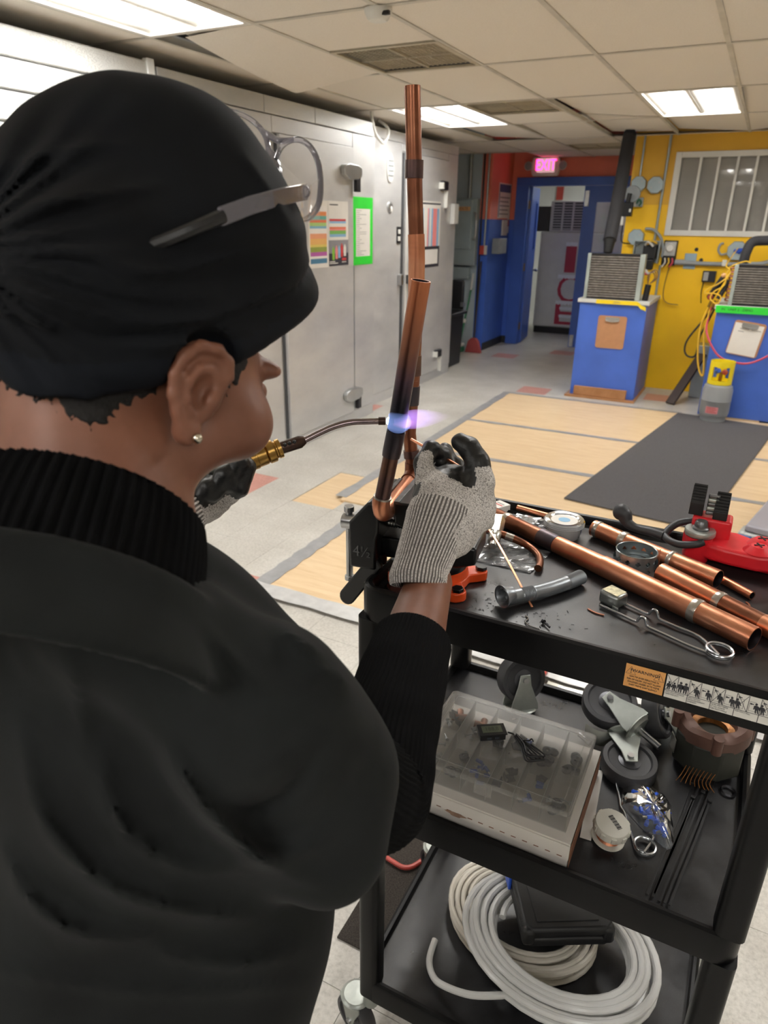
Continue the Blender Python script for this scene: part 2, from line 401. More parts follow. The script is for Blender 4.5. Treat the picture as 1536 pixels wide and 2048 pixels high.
# ================================================================ suspended ceiling
ce = sempty('ceiling', (0, 0, CZ)); XS = [-1.56+.61*k for k in range(-5, 9)]; YS = [4.163+1.22*k for k in range(-6, 6)]
for x in XS:
    if x < 3.1: obj('grid_bar', B('grid_paint').box(x-.012, x+.012, -3.24, 9.99 if x > -3.2 else 9.17, CZ-.004, CZ).box(x-.002, x+.002, -3.24, 9.17, CZ, CZ+.03), ce)
for y in YS+[9.04]:
    if y < 9.9: obj('grid_bar', B('grid_paint').box(-4.44, 3.14, y-.012, y+.012, CZ-.0045, CZ-.0004), ce)
LIGHTS = [(i, j) for i in (-2.78, -.95, .88, 2.1) for j in (-1.937, 1.723, 5.383)]
def is_light(x0, y0): return any(abs(x0-i) < .1 and abs(y0-j) < .1 for i, j in LIGHTS if i < 2)
VENTS = {(-2.17, 3.553): 1, (-2.17, 5.383): 2, (-2.17, 8.43): 3}
def ctile(x0, x1, y0, y1, dz=(0, 0, 0, 0), sh=(0, 0)):
    b = B('ceiling_board'); g = .006; nx, ny = 5, 7
    def z(u, v): return dz[0]*(1-u)*(1-v)+dz[1]*u*(1-v)+dz[2]*u*v+dz[3]*(1-u)*v
    for t_, fl_ in ((0, 1), (.014, 0)):
        vs = [(x0+g+(x1-x0-2*g)*i/(nx-1)+sh[0]*(j/(ny-1)), y0+g+(y1-y0-2*g)*j/(ny-1)+sh[1], CZ+.001+t_+z(i/(nx-1), j/(ny-1))) for j in range(ny) for i in range(nx)]
        fs = [(j*nx+i, j*nx+i+1, (j+1)*nx+i+1, (j+1)*nx+i) for j in range(ny-1) for i in range(nx-1)]
        b.add(vs, [f[::-1] for f in fs] if fl_ else fs)
    return obj('ceiling_tile', b, ce)
SAG = {(-1, 4): (.0, .03, .045, .0), (0, 4): (.035, .0, .0, .05), (0, 5): (.05, .0, .02, .04), (1, 4): (.06, .06, 0, 0), (-1, 5): (.03, .05, .0, .0), (2, 4): (.05, .05, .0, .0),
       (3, 3): (.0, .0, .05, .05), (3, 4): (.05, .05, .0, .0), (-2, 5): (.04, .0, .0, .04), (2, 5): (.0, .04, .06, .0), (1, 5): (.03, .0, .0, .04)}
proto_t = None
for ix in range(len(XS)-1):
    for iy in range(len(YS)-1):
        x0, x1, y0, y1 = XS[ix], XS[ix+1], YS[iy], YS[iy+1]; I, J = ix-5, iy-3
        if x1 > 3.2 or x0 < -4.5: continue
        if is_light(x0, y0): continue
        if abs(x0+2.78) < .1 and abs(y0-2.943) < .1: continue
        y1 = min(y1, 9.98)
        if y1 > 9.2 and x0 < -3.1: y1 = 9.17
        if y1-y0 < .1: continue
        vk = [k for k in VENTS if abs(k[0]-x0) < .1 and y0-.05 < k[1] < y1-.1]
        if vk:
            vy = vk[0][1]
            if vy-y0 > .2: ctile(x0, x1, y0, vy)
            else: ctile(x0, x1, vy+.61, y1)
            continue
        vis = in_view(((x0+x1)/2, (y0+y1)/2, CZ), 350)
        sg = SAG.get((I, iy-3), (0, 0, 0, 0)) if True else None
        if sg == (0, 0, 0, 0) and abs(y1-y0-1.22) < .01:
            if proto_t is None:
                proto_t = ctile(x0, x1, y0, y1); px0, py0 = x0, y0
            else: link_copy(proto_t, ce, (x0-px0, y0-py0, 0))
        else: ctile(x0, x1, y0, y1, sg)
# the tile that has slipped off its bar and hangs down at one corner
b = B('ceiling_board'); A_, B_, C_, D_ = [Vector(p) for p in ((-2.60, 2.985, 2.402), (-2.185, 2.96, 2.413), (-2.185, 4.135, 2.411), (-2.735, 4.10, 2.335))]; n = 8
for t_, fl_ in ((0, 1), (.014, 0)):
    vs = [tuple((A_*(1-i/n)+B_*(i/n))*(1-j/n)+(D_*(1-i/n)+C_*(i/n))*(j/n)+Vector((0, 0, t_-.012*math.sin(PI*j/n)*(1-i/n)))) for j in range(n+1) for i in range(n+1)]
    fs = [(j*(n+1)+i, j*(n+1)+i+1, (j+1)*(n+1)+i+1, (j+1)*(n+1)+i) for j in range(n) for i in range(n)]; b.add(vs, [f[::-1] for f in fs] if fl_ else fs)
tag(obj('ceiling_tile', b, ce), 'ceiling tile hanging down at one corner')
# fluorescent fixtures
def troffer(x0, y0, label):
    x1, y1 = x0+.61, y0+1.22; t = thing('ceiling_light', label, 'light', (x0+.305, y0+.61, CZ-.004), 'fluorescent ceiling fixtures')
    b = B('lamp_white').box(x0+.005, x0+.03, y0+.005, y1-.005, CZ-.006, CZ+.012).box(x1-.03, x1-.005, y0+.005, y1-.005, CZ-.006, CZ+.012).box(x0+.03, x1-.03, y0+.005, y0+.03, CZ-.006, CZ+.012).box(x0+.03, x1-.03, y1-.03, y1-.005, CZ-.006, CZ+.012)
    obj('frame', b, t, bevel=.002)
    b = B('lamp_white').box(x0+.02, x1-.02, y0+.02, y1-.02, CZ+.10, CZ+.11)
    for xa, xb in ((x0+.02, x0+.026), (x1-.026, x1-.02)): b.box(xa, xb, y0+.02, y1-.02, CZ+.01, CZ+.10)
    for ya, yb in ((y0+.02, y0+.026), (y1-.026, y1-.02)): b.box(x0+.02, x1-.02, ya, yb, CZ+.01, CZ+.10)
    obj('housing', b, t)
    for c in (x0+.165, x1-.165):      # curved reflector on each side of each lamp and the lamp basket itself
        for s_ in (-1, 1):
            obj('reflector', B('lamp_white').quadmesh(lambda u_, v_: (c+s_*(.05+.085*u_), y0+.03+1.16*v_, CZ+.075-.068*math.sin(u_*PI/2)**1.6), 8, 2), t)
        obj('lamp_lens', B('lamp_lens').lathe([(.048, 0), (.048, 1.0)], 12, (c, y0+.11, CZ+.078), (0, 1, 0), a0=0, a1=2*PI), t)
    obj('centre_ridge', B('lamp_white').box(x0+.3, x0+.31, y0+.03, y1-.03, CZ+.005, CZ+.06), t)
    return t
tl = {(-2.78, 1.723): 'fluorescent ceiling fixture above the embossed metal siding', (-2.78, 5.383): 'fluorescent ceiling fixture beside the cooler with the white cable loop',
      (-.95, 5.383): 'fluorescent ceiling fixture in front of the yellow wall', (-.95, 1.723): 'fluorescent ceiling fixture straight above the plywood behind the cart'}
for (x, y) in LIGHTS:
    if x < 2: troffer(x, y, tl.get((x, y), 'fluorescent ceiling fixture over the near half of the workshop'))
# return grilles
def grille(x0, y0, label, half=False):
    t = thing('ceiling_vent', label, 'vent', (x0+.305, y0+.305, CZ-.004), 'ceiling return grilles'); L = .61
    obj('frame', B('vent_wire').box(x0+.006, x0+.03, y0+.006, y0+L-.006, CZ-.006, CZ+.004).box(x0+L-.03, x0+L-.006, y0+.006, y0+L-.006, CZ-.006, CZ+.004).box(x0+.03, x0+L-.03, y0+.006, y0+.03, CZ-.006, CZ+.004).box(x0+.03, x0+L-.03, y0+L-.03, y0+L-.006, CZ-.006, CZ+.004), t)
    q = [('vent_dark', 0, 0), ('vent_tan', 1, 0), ('vent_tan', 0, 1), ('vent_tan', 1, 1)]
    for m_, i, j in q:
        xa, ya = x0+.03+.275*i, y0+.03+.275*j; obj('filter_panel', B(m_).box(xa+.003, xa+.272, ya+.003, ya+.272, CZ+.012, CZ+.018), t)
    b = B('vent_wire').cb(x0+.305, y0+.305, CZ+.006, .008, .55, .01).cb(x0+.305, y0+.305, CZ+.006, .55, .008, .01)
    for k in range(1, 20): b.cb(x0+.03+.0275*k, y0+.305, CZ+.009, .0022, .55, .004); b.cb(x0+.305, y0+.03+.0275*k, CZ+.009, .55, .0022, .004)
    tag(obj('wire_mesh', b, t), kind='stuff'); return t
grille(-2.17, 3.553, 'dusty square ceiling grille beside the hanging ceiling tile'); grille(-2.17, 5.383, 'dusty square ceiling grille beside a lit fixture'); grille(-2.17, 8.43, 'small dusty ceiling grille near the exit sign')
t = thing('smoke_detector', 'round white smoke detector on the ceiling grid', 'smoke detector', (-1.57, 2.965, CZ-.045))
obj('housing', B('white_plastic').lathe([(.0, 0), (.034, 0), (.045, .008), (.052, .022), (.056, .03), (.056, .042), (0, .042)], 28, (-1.57, 2.965, CZ-.046)), t)
obj('sensor_window', B('black_plastic').box(-1.535, -1.505, 2.93, 2.945, CZ-.034, CZ-.02), t)
# ================================================================ walk-in coolers along the left wall
def flat(name, col, rough=.6, **kw):
    if name not in MATS: mat(name, col, rough, 0, .04, 8, **kw)
    return name
def sheet(b, xs, ys, fn, z=0.0):
    """one connected printed sheet in the builder's local XY plane, a material per cell"""
    n = len(xs); base = len(b.v); T = b.T
    b.v += [tuple(T @ Vector((x, y, z))) for y in ys for x in xs]
    for j in range(len(ys)-1):
        for i in range(n-1):
            b.m(fn(i, j)); b.f.append((base+j*n+i, base+j*n+i+1, base+(j+1)*n+i+1, base+(j+1)*n+i)); b.fm.append(b.cur)
    return b
def bands(total, cuts):
    return [0]+[c for c in cuts]+[total]
FX = ((0, 1, 0), (0, 0, 1), (1, 0, 0))      # local frame of a wall that faces +X: x along Y, y up
FY = ((1, 0, 0), (0, 0, 1), (0, -1, 0))     # wall that faces -Y
mat('seam_dark', '#4a4b4e', .7); mat('hinge_metal', '#b9bcbd', .3, .9); mat('white_enamel', '#d5d5d2', .35, var=.04)
def hinge(parent, x, y, z, s=1):
    b = B('hinge_metal'); b.frame((x+.022, y, z), *FX)
    b.prism([(-.16, .02), (-.15, .045), (-.08, .06), (.05, .055), (.11, .035), (.11, -.02), (.05, -.045), (-.08, -.05), (-.15, -.02)], -.02, .02)
    o = obj('hinge', b, parent, bevel=.006); obj('hinge_pin', B('dark_steel').box(x+.005, x+.04, y+.03, y+.085, z-.13, z-.02), o, bevel=.004)
# --- near unit: embossed horizontal siding
t = thing('walk_in_cooler', 'cooler clad in embossed horizontal metal siding boards', 'cooler', (-3.6, 1.0, 0), 'walk-in coolers in a row')
obj('body', B('cooler_metal').box(-4.3, -2.955, -1.2, 3.10, 0, 2.35), t)
zb = [.06+.1205*k for k in range(20)]
pr = None
for k in range(19):
    b = B('stucco_metal').frame((-2.955, -1.2, zb[k]), (0, 1, 0), (1, 0, 0), (0, 0, 1)).prism([(0, 0), (4.3, 0), (4.3, .025), (0, .025)], .003, .117); obj('siding_board', b, t, bevel=.006)
obj('corner_trim', B('white_enamel').box(-2.957, -2.922, 3.06, 3.108, .02, 2.36), t, bevel=.003)
# --- middle unit: smooth aluminium with a hinged door
t = thing('walk_in_cooler', 'tall metal cooler carrying the refrigerant chart and green framed notice', 'cooler', (-3.6, 4.3, 0), 'walk-in coolers in a row')
obj('body', B('cooler_metal').box(-4.3, -2.945, 3.125, 5.49, 0, 2.23), t)
for y0, y1 in ((3.13, 4.03), (4.036, 4.615), (4.62, 5.49)): obj('header_panel', B('stucco_metal').box(-4.3, -2.93, y0, y1, 2.236, 2.333), t, bevel=.003)
for y0, y1, z0, z1 in ((3.13, 4.1, .1, 2.23), (5.135, 5.49, .1, 2.23), (4.104, 5.131, 2.135, 2.23)): obj('frame_panel', B('cooler_metal').box(-2.945, -2.93, y0, y1, z0, z1), t, bevel=.003)
obj('kick_plate', B('cooler_metal').box(-2.945, -2.934, 3.13, 5.485, 0.0, .098), t, bevel=.002)
d = obj('door', B('cooler_metal').box(-2.944, -2.905, 4.15, 5.095, .105, 2.13), t, bevel=.004)
obj('door_gasket', B('seam_dark').box(-2.944, -2.928, 4.135, 4.149, .105, 2.13), d); obj('door_gasket', B('galvanised').box(-2.944, -2.92, 5.096, 5.134, .105, 1.29), d)
hinge(t, -2.905, 5.06, 1.955); hinge(t, -2.905, 5.065, .262); hinge(t, -2.93, 3.55, 1.955)
# --- far unit
t = thing('walk_in_cooler', 'metal cooler with an oval vent beside its door', 'cooler', (-3.7, 6.55, 0), 'walk-in coolers in a row')
obj('body', B('cooler_metal').box(-4.3, -3.075, 5.495, 7.60, 0, 2.26), t)
obj('header_panel', B('cooler_metal').box(-4.3, -3.06, 5.495, 7.605, 2.264, 2.345), t, bevel=.003)
for y0, y1, z0, z1 in ((5.495, 6.26, .1, 2.262), (7.345, 7.603, .1, 2.262), (6.264, 7.341, 2.2, 2.262)): obj('frame_panel', B('cooler_metal').box(-3.075, -3.06, y0, y1, z0, z1), t, bevel=.003)
obj('kick_plate', B('cooler_metal').box(-3.075, -3.064, 5.5, 7.60, 0, .098), t, bevel=.002)
d = obj('door', B('cooler_metal').box(-3.074, -3.03, 6.30, 7.30, .105, 2.19), t, bevel=.004)
obj('door_gasket', B('seam_dark').box(-3.074, -3.052, 6.268, 6.298, .105, 2.19), d); obj('door_gasket', B('white_enamel').box(-3.034, -3.026, 6.303, 6.345, .11, 2.185), d)
b = B('steel').box(-3.06, -3.02, 6.20, 6.25, 1.06, 1.16); b.at(); l = obj('latch_strike', b, t, bevel=.006)
obj('latch', B('steel').tube([(-3.03, 6.33, 1.11), (-2.985, 6.35, 1.11), (-2.97, 6.43, 1.115), (-2.985, 6.53, 1.12)], .014, 10, sub=4).box(-3.031, -3.0, 6.31, 6.40, 1.07, 1.15), d)
for z in (1.955, .285):
    b = B('dark_steel').box(-3.031, -2.985, 7.06, 7.20, z-.04, z+.045); h = obj('hinge', b, t, bevel=.012); obj('hinge_cap', B('white_plastic').box(-3.031, -2.984, 7.05, 7.075, z-.03, z+.03), h); obj('hinge_pin', B('white_plastic').box(-3.03, -2.995, 7.19, 7.215, z-.2, z-.02), h)
b = B('white_plastic').frame((-3.058, 6.01, 2.05), *FX); b.prism([(.062*math.cos(a), .115*math.sin(a)) for a in np.linspace(0, 2*PI, 25)[:-1]], -.002, .010); v_ = obj('relief_vent', b, t, bevel=.003)
for k in range(4): obj('vent_slot', B('grey_plastic').box(-3.05, -3.044, 5.968, 6.052, 1.985+.038*k, 1.997+.038*k), v_)
obj('thermometer_port', B('hinge_metal').lathe([(0, .02), (.03, .02), (.048, .008), (.05, 0)], 20, (-3.06, 6.02, 1.735), (1, 0, 0)), t); obj('pilot_lamp', B('white_plastic').ball((-3.045, 6.02, 1.72), (.012, .022, .03)), t)
o_ = obj('outlet_plate', B('dark_steel').box(-3.06, -3.052, 6.165, 6.24, 1.43, 1.575), t, bevel=.002)
for z in (1.472, 1.533): obj('outlet', B('white_plastic').box(-3.054, -3.046, 6.182, 6.224, z-.02, z+.02), o_, bevel=.006)
tag(obj('switch_box', B('white_enamel').box(-3.06, -3.01, 7.44, 7.56, 1.60, 1.80), bevel=.006), 'small white control box on the far cooler corner', 'switch box')
tag(obj('cable_loop', B('white_plastic').tube([(-2.95, 5.47, 2.44), (-2.94, 5.46, 2.36), (-2.93, 5.49, 2.27), (-2.93, 5.58, 2.22), (-2.97, 5.72, 2.215), (-2.99, 5.83, 2.27), (-3.01, 5.87, 2.34), (-3.10, 5.88, 2.40)], .012, 10, sub=5)), 'white cable loop hanging over the cooler top', 'cable')
# posters on the coolers
PX = -2.904
t = thing('refrigerant_chart', 'coloured refrigerant chart poster on the cooler door', 'poster', (PX, 4.72, 1.30))
cols = ['#4a7fa0', '#e9e6e2', '#b75fa8', '#94a04a', '#e2cc6a', '#e8b56a', '#e8a078', '#e9e6e2', '#7fb2cc', '#a8c878', '#e0764e', '#66b0a4', '#e0894e', '#e9e6e2']
cuts = [.012, .03, .045, .07, .10, .115, .15, .18, .21, .225, .245, .262, .285, .31, .345]
for k, c in enumerate(cols): flat('chart%d' % k, c)
flat('paper', '#e4e1db'); flat('ink', '#2b2b30'); flat('ink_grey', '#8b8a88'); flat('chart_dark', '#33323c'); flat('chart_mid', '#8d8c92'); flat('chart_red', '#c83a3a'); flat('chart_pink', '#e88a88'); flat('chart_green', '#7ab65c'); flat('chart_blue', '#86b4d6'); flat('chart_lime', '#84bb3c')
b = B('paper').frame((PX, 4.45, 1.298), *FX)
ys = [0, .03]+[.03+.42*c/.345*.93 for c in cuts[1:]]+[.455]; ys = sorted(ys)
sheet(b, [0, .02, .245, .27], ys, lambda i, j: ('chart%d' % max(0, min(13, j-1))) if i == 1 and 0 < j < 15 else 'paper'); obj('left_page', b, t)
b = B('paper').frame((PX+.0008, 4.72, 1.302), *FX)
rows = [0, .04, .09, .16, .183, .205, .225, .25, .262, .275, .30, .315, .33, .345, .37, .395, .452]; rc = ['chart_dark', 'chart_dark', 'chart_mid', 'chart_mid', 'paper', 'chart_blue', 'chart_green', 'chart_pink', 'chart2', 'paper', 'chart_blue', 'chart_red', 'paper', 'paper', 'paper', 'paper']
rc = ['chart_dark', 'chart_dark', 'chart_mid', 'chart_mid', 'paper', 'chart_blue', 'chart_green', 'chart_pink', 'chart10', 'paper', 'chart_blue', 'chart_red', 'paper', 'paper', 'paper', 'paper']
sheet(b, [0, .015, .235, .255, .27, .2905], rows, lambda i, j: rc[j] if (0 < i < 3 or j < 4) else 'paper'); pg = obj('right_page', b, t)
for k, (c, x, h) in enumerate((('chart_lime', .065, .085), ('chart_pink', .11, .085), ('chart_blue', .15, .08), ('chart_red', .19, .088), ('paper', .235, .075))):
    b = B(c).frame((PX+.0012, 4.72+x, 1.345+.006*k), *FX).prism([(-.016, 0), (.016, 0), (.018, h*.8), (.008, h), (.005, h*1.12), (-.005, h*1.12), (-.008, h), (-.018, h*.8)], 0, .0006); obj('printed_bottle', b, pg)
b = B('paper').frame((PX+.0012, 4.72, 1.302), *FX); 
obj('printed_line', B('paper').frame((PX+.0014, 4.728, 1.318), *FX).box(0, .12, 0, .006, 0, .0004), pg); obj('printed_line', B('paper').frame((PX+.0014, 4.728, 1.33), *FX).box(0, .08, 0, .006, 0, .0004), pg)
obj('printed_block', B('chart_red').frame((PX+.0014, 4.91, 1.338), *FX).box(0, .065, 0, .018, 0, .0004), pg); obj('printed_line', B('paper').frame((PX+.0014, 4.91, 1.324), *FX).box(0, .065, 0, .005, 0, .0004), pg)
obj('heading', B('ink').frame((PX+.0014, 4.72, 1.725), *FX).box(.02, .14, 0, .007, 0, .0004), pg)
t = thing('notice', 'white paper notice framed in bright green tape', 'notice', (PX, 5.29, 1.29))
mat('green_tape', '#2fd43a', .5, 0, .06, 10); X_ = -2.9285
for n_, q in (('tape', (5.125, 5.455, 1.71, 1.795)), ('tape', (5.125, 5.455, 1.29, 1.355)), ('tape', (5.125, 5.175, 1.356, 1.709)), ('tape', (5.41, 5.455, 1.356, 1.709))): obj('green_tape', B('green_tape').box(X_, X_+.001, *q), t)
sh = obj('paper_sheet', B('paper').box(X_, X_+.0006, 5.17, 5.415, 1.345, 1.725), t)
for k in range(24):
    w = random.choice((.05, .08, .12, .16)); obj('text_line', B('ink_grey').box(X_+.0006, X_+.0009, 5.187, 5.187+w, 1.365+.0143*k, 1.3685+.0143*k), sh)
t = thing('wall_chart', 'tall blue and white chart on the far cooler door', 'poster', (-3.028, 6.9, 1.19))
b = B('paper').frame((-3.0285, 6.62, 1.193), *FX)
rws = [0, .03, .17, .20, .55, .585, .60, .615]; sheet(b, [0, .02, .07, .17, .20, .22, .26, .30, .40, .43, .45, .485], rws, lambda i, j: 'chart_dark' if j in (0, 2, 5) or (i in (0, 10) and j < 3) else ('paper' if j in (1, 4, 6) else ('chart_blue' if i in (1, 4, 6, 8, 9) else ('chart_pink' if i in (3, 7) else 'paper'))))
obj('sheet', b, t)

# ================================================================ electrical wall, return wall
t = thing('disconnect_switch', 'large grey electrical disconnect box with a side lever', 'electrical box', (-3.5, 9.1, 1.07))
obj('back_box', B('panel_grey').box(-3.76, -3.36, 9.06, 9.178, 1.10, 1.90), t, bevel=.006); dr = obj('door', B('panel_grey').box(-3.755, -3.42, 9.03, 9.06, 1.30, 1.88), t, bevel=.008)
obj('side_lever', B('hinge_metal').tube([(-3.385, 9.03, 1.42), (-3.345, 9.0, 1.46), (-3.345, 9.0, 1.66), (-3.385, 9.04, 1.74)], .014, 8, sub=4), t); flat('label_orange', '#d6a675')
l_ = obj('voltage_label', B('label_orange').box(-3.72, -3.44, 9.026, 9.029, 1.755, 1.805), dr); obj('lettering', B('ink').frame((-3.58, 9.0255, 1.78), *FY).text('240 VOLTS', .045), l_)
t = tag(obj('wireway_box', B('panel_grey').box(-3.72, -3.44, 9.08, 9.178, .93, 1.075), bevel=.005), 'small grey box below the electrical disconnect', 'electrical box')
tag(obj('conduit', B('galvanised').tube([(-3.50, 9.13, 1.902), (-3.50, 9.13, CZ)], .026, 14)), 'thick metal conduit rising from the disconnect box', 'conduit')
tag(obj('conduit', B('galvanised').tube([(-3.27, 9.155, 1.31), (-3.27, 9.155, CZ)], .012, 10)), 'thin metal conduit above the red alarm pull', 'conduit')
tag(obj('conduit', B('dark_steel').tube([(-3.33, 9.155, .25), (-3.33, 9.155, CZ)], .012, 10)), 'dark conduit running down beside the disconnect box', 'conduit')
t = thing('alarm_pull', 'small red and white alarm pull on the grey wall', 'fire alarm', (-3.28, 9.16, 1.24)); flat('alarm_red', '#b4483f', .4)
obj('base', B('white_plastic').box(-3.262, -3.232, 9.13, 9.178, 1.235, 1.345), t, bevel=.003); obj('pull_plate', B('alarm_red').box(-3.32, -3.262, 9.12, 9.178, 1.235, 1.345), t, bevel=.003)
t = thing('waste_bin', 'tall black waste bin with raised lid beside the far cooler', 'bin', (-3.42, 7.95, .003))
flat('bin_black', '#17171a', .45)
b = B('bin_black'); 
def tprism(b, x0, x1, y0, y1, z0, z1, k): 
    cx, cy = (x0+x1)/2, (y0+y1)/2; vs = [(x, y, z0) for x, y in ((x0, y0), (x1, y0), (x1, y1), (x0, y1))]+[(cx+(x-cx)*k, cy+(y-cy)*k, z1) for x, y in ((x0, y0), (x1, y0), (x1, y1), (x0, y1))]
    b.add(vs, [(3, 2, 1, 0), (4, 5, 6, 7), (0, 1, 5, 4), (1, 2, 6, 5), (2, 3, 7, 6), (3, 0, 4, 7)])
tprism(b, -3.55, -3.14, 7.72, 8.16, .004, .60, 1.08); obj('body', b, t, bevel=.015); obj('rim', B('bin_black').box(-3.60, -3.09, 7.68, 8.20, .60, .64), t, bevel=.01)
obj('lid', B('bin_black').box(-3.50, -3.14, 8.15, 8.20, .645, .98), t, bevel=.012); obj('bracket', B('hinge_metal').box(-3.16, -3.13, 8.13, 8.20, .68, .73), t)
t = thing('broom', 'broom with dark handle and dusty red bristles', 'broom', (-3.27, 8.98, .003)); flat('bristle_red', '#9c4444', .8, bump=.8, bs=200); flat('stick_dark', '#3d3638')
obj('handle', B('stick_dark').cyl((-3.27, 8.97, .16), (-3.29, 9.135, 1.15), .011), t)
b = B('bristle_red'); b.at(-3.27, 8.965, .004).prism([(-.105, 0), (.115, 0), (.07, .15), (.03, .19), (-.03, .19), (-.07, .15)], -.03, .03)
b.v = [(-3.27+(x+3.27), 8.965+(z-.004), .004+(y-8.965)) for x, y, z in b.v]; obj('bristles', b, t)
t = thing('mop', 'green handled mop with white head leaning on the grey wall', 'mop', (-3.43, 8.95, .003)); flat('green_handle', '#2f7d55', .4)
obj('handle', B('green_handle').cyl((-3.45, 8.93, .12), (-3.41, 9.13, .78), .012).cyl((-3.41, 9.13, .78), (-3.405, 9.16, .8), .012), t); obj('grip', B('white_plastic').cyl((-3.409, 9.132, .79), (-3.40, 9.16, 1.0), .014), t)
obj('clamp', B('white_plastic').ball((-3.433, 9.01, .40), (.025, .025, .03)), t); obj('mop_head', B('white_plastic').box(-3.62, -3.40, 8.86, 8.99, .075, .125), t, bevel=.02); obj('mop_base', B('green_handle').box(-3.63, -3.405, 8.85, 9.0, .004, .07), t, bevel=.012)
t = thing('safety_poster', 'small framed safety poster with dark heading on orange wall', 'poster', (-3.2, 9.7, 1.67)); X_ = -3.2235
obj('sheet', B('paper').box(X_, X_+.003, 9.46, 9.96, 1.675, 2.10), t); flat('poster_blue', '#46507f')
obj('heading', B('poster_blue').box(X_+.003, X_+.0036, 9.48, 9.94, 1.99, 2.085), t); obj('side_band', B('poster_blue').box(X_+.003, X_+.0036, 9.475, 9.50, 1.69, 1.985), t)
for k in range(5): obj('text_line', B('ink_grey').box(X_+.003, X_+.0036, 9.52, 9.92-.05*(k % 2), 1.72+.05*k, 1.735+.05*k), t)
tag(obj('document_holder', B('white_plastic').box(-3.224, -3.205, 9.66, 9.86, 1.46, 1.655), bevel=.003), 'white document holder below the safety poster', 'holder')
tag(obj('wall_box', B('grey_plastic').box(-3.224, -3.12, 9.32, 9.62, 1.24, 1.43), bevel=.006), 'plain grey box mounted on blue paint', 'box')
t = thing('inspection_tags', 'red and white paper tags hanging beside the door frame', 'tags', (-3.22, 9.9, 1.5)); 
for k, (z0, z1, m_) in enumerate(((1.66, 1.76, 'paper'), (1.58, 1.655, 'alarm_red'), (1.49, 1.575, 'paper'))): obj('tag', B(m_).box(-3.222, -3.219, 9.88, 9.96, z0, z1), t)
obj('string', B('ink').tube([(-3.2205, 9.92, 1.5), (-3.2205, 9.92, 1.79)], .0015, 6), t)

# ================================================================ double door
f = sempty('door_frame', (0, 10, 0)); f['kind'] = 'structure'
for n_, q in (('jamb', (OX0-.12, OX0+.05, 9.955, 10.16, 0, 2.08)), ('jamb', (OX1-.05, OX1+.12, 9.955, 10.16, 0, 2.08)), ('head', (OX0-.12, OX1+.12, 9.955, 10.16, 2.08, 2.18))): obj(n_, B('blue_door').box(*q), f, bevel=.004)
DM = -2.262
def leaf(name, hx, ang, w, sgn):
    e = sempty(name, (hx, 10.07, 0)); M_ = Matrix.Translation((hx, 10.07, 0)) @ Matrix.Rotation(ang, 4, 'Z')
    def bb(m_, *q): b = B(m_); b.T = M_; return b.box(*q)
    X = lambda a: sgn*a
    def rng_(a, b_): return (min(X(a), X(b_)), max(X(a), X(b_)))
    wx0, wx1, wz0, wz1 = .13, w-.15, 1.25, 1.90
    if sgn > 0: wx0, wx1 = .40, .58
    for q in ((rng_(0, wx0), .012, 2.075), (rng_(wx1, w), .012, 2.075), (rng_(wx0, wx1), .012, wz0), (rng_(wx0, wx1), wz1, 2.075)): obj('door_panel', bb('blue_door', *q[0], -.022, .022, q[1], q[2]), e)
    g = obj('pane', bb('window_glass', *rng_(wx0, wx1), -.004, .004, wz0, wz1), e)
    for q in ((rng_(wx0, wx0+.02), wz0, wz1), (rng_(wx1-.02, wx1), wz0, wz1), (rng_(wx0, wx1), wz0, wz0+.02), (rng_(wx0, wx1), wz1-.02, wz1)): obj('glazing_bead', bb('blue_door', *q[0], -.028, -.004, q[1], q[2]), e)
    return e, bb
e, bb = leaf('door_1', OX0+.055, R(98), .70, 1)
kn = B('steel'); kn.T = Matrix.Translation((OX0+.055, 10.07, 0)) @ Matrix.Rotation(R(98), 4, 'Z'); kn.lathe([(0, .07), (.02, .068), (.027, .055), (.022, .04), (.012, .03), (.012, 0), (.03, 0)], 16, (.635, -.022, .98), (0, -1, 0)).lathe([(0, .07), (.02, .068), (.027, .055), (.022, .04), (.012, .03), (.012, 0), (.03, 0)], 16, (.635, .022, .98), (0, 1, 0)); obj('door_knob', kn, e)
for z in (.25, 1.05, 1.85): obj('door_hinge', B('brass').box(OX0+.03, OX0+.06, 10.02, 10.05, z-.05, z+.05), e)
e, bb = leaf('door_2', OX1-.055, 0, .73, -1)
for z0, z1 in ((1.83, 2.02), (.02, .18)): obj('flush_bolt', B('steel').box(DM+.02, DM+.075, 10.03, 10.047, z0, z1), e, bevel=.003)
# exit sign
t = thing('exit_sign', 'white lit exit sign with pink letters and twin lamps', 'exit sign', (-2.76, 9.9, 2.2)); emit('exit_glow', (1.0, .02, .16, 1), 7.0); emit('exit_face', (1.0, .55, .58, 1), .5)
flat('exit_white', '#d8d4cf', .45)
b = B('exit_white').frame((-2.76, 9.9, 2.305), *FY).prism([(-.165, -.115), (.165, -.115), (.185, -.06), (.185, .06), (.165, .112), (-.165, .112), (-.185, .06), (-.185, -.06)], -.03, .03); obj('housing', b, t, bevel=.01)
obj('canopy', B('exit_white').box(-2.82, -2.68, 9.86, 9.96, 2.417, CZ+.002).box(-2.80, -2.70, 9.87, 9.95, 2.40, 2.418), t)
fa = obj('face', B('exit_face').frame((-2.755, 9.869, 2.31), *FY).box(-.11, .12, -.08, .085, 0, .003), t); obj('letters', B('exit_glow').frame((-2.752, 9.866, 2.312), *FY).text('EXIT', .185, ext=.004, bold=.72), fa)
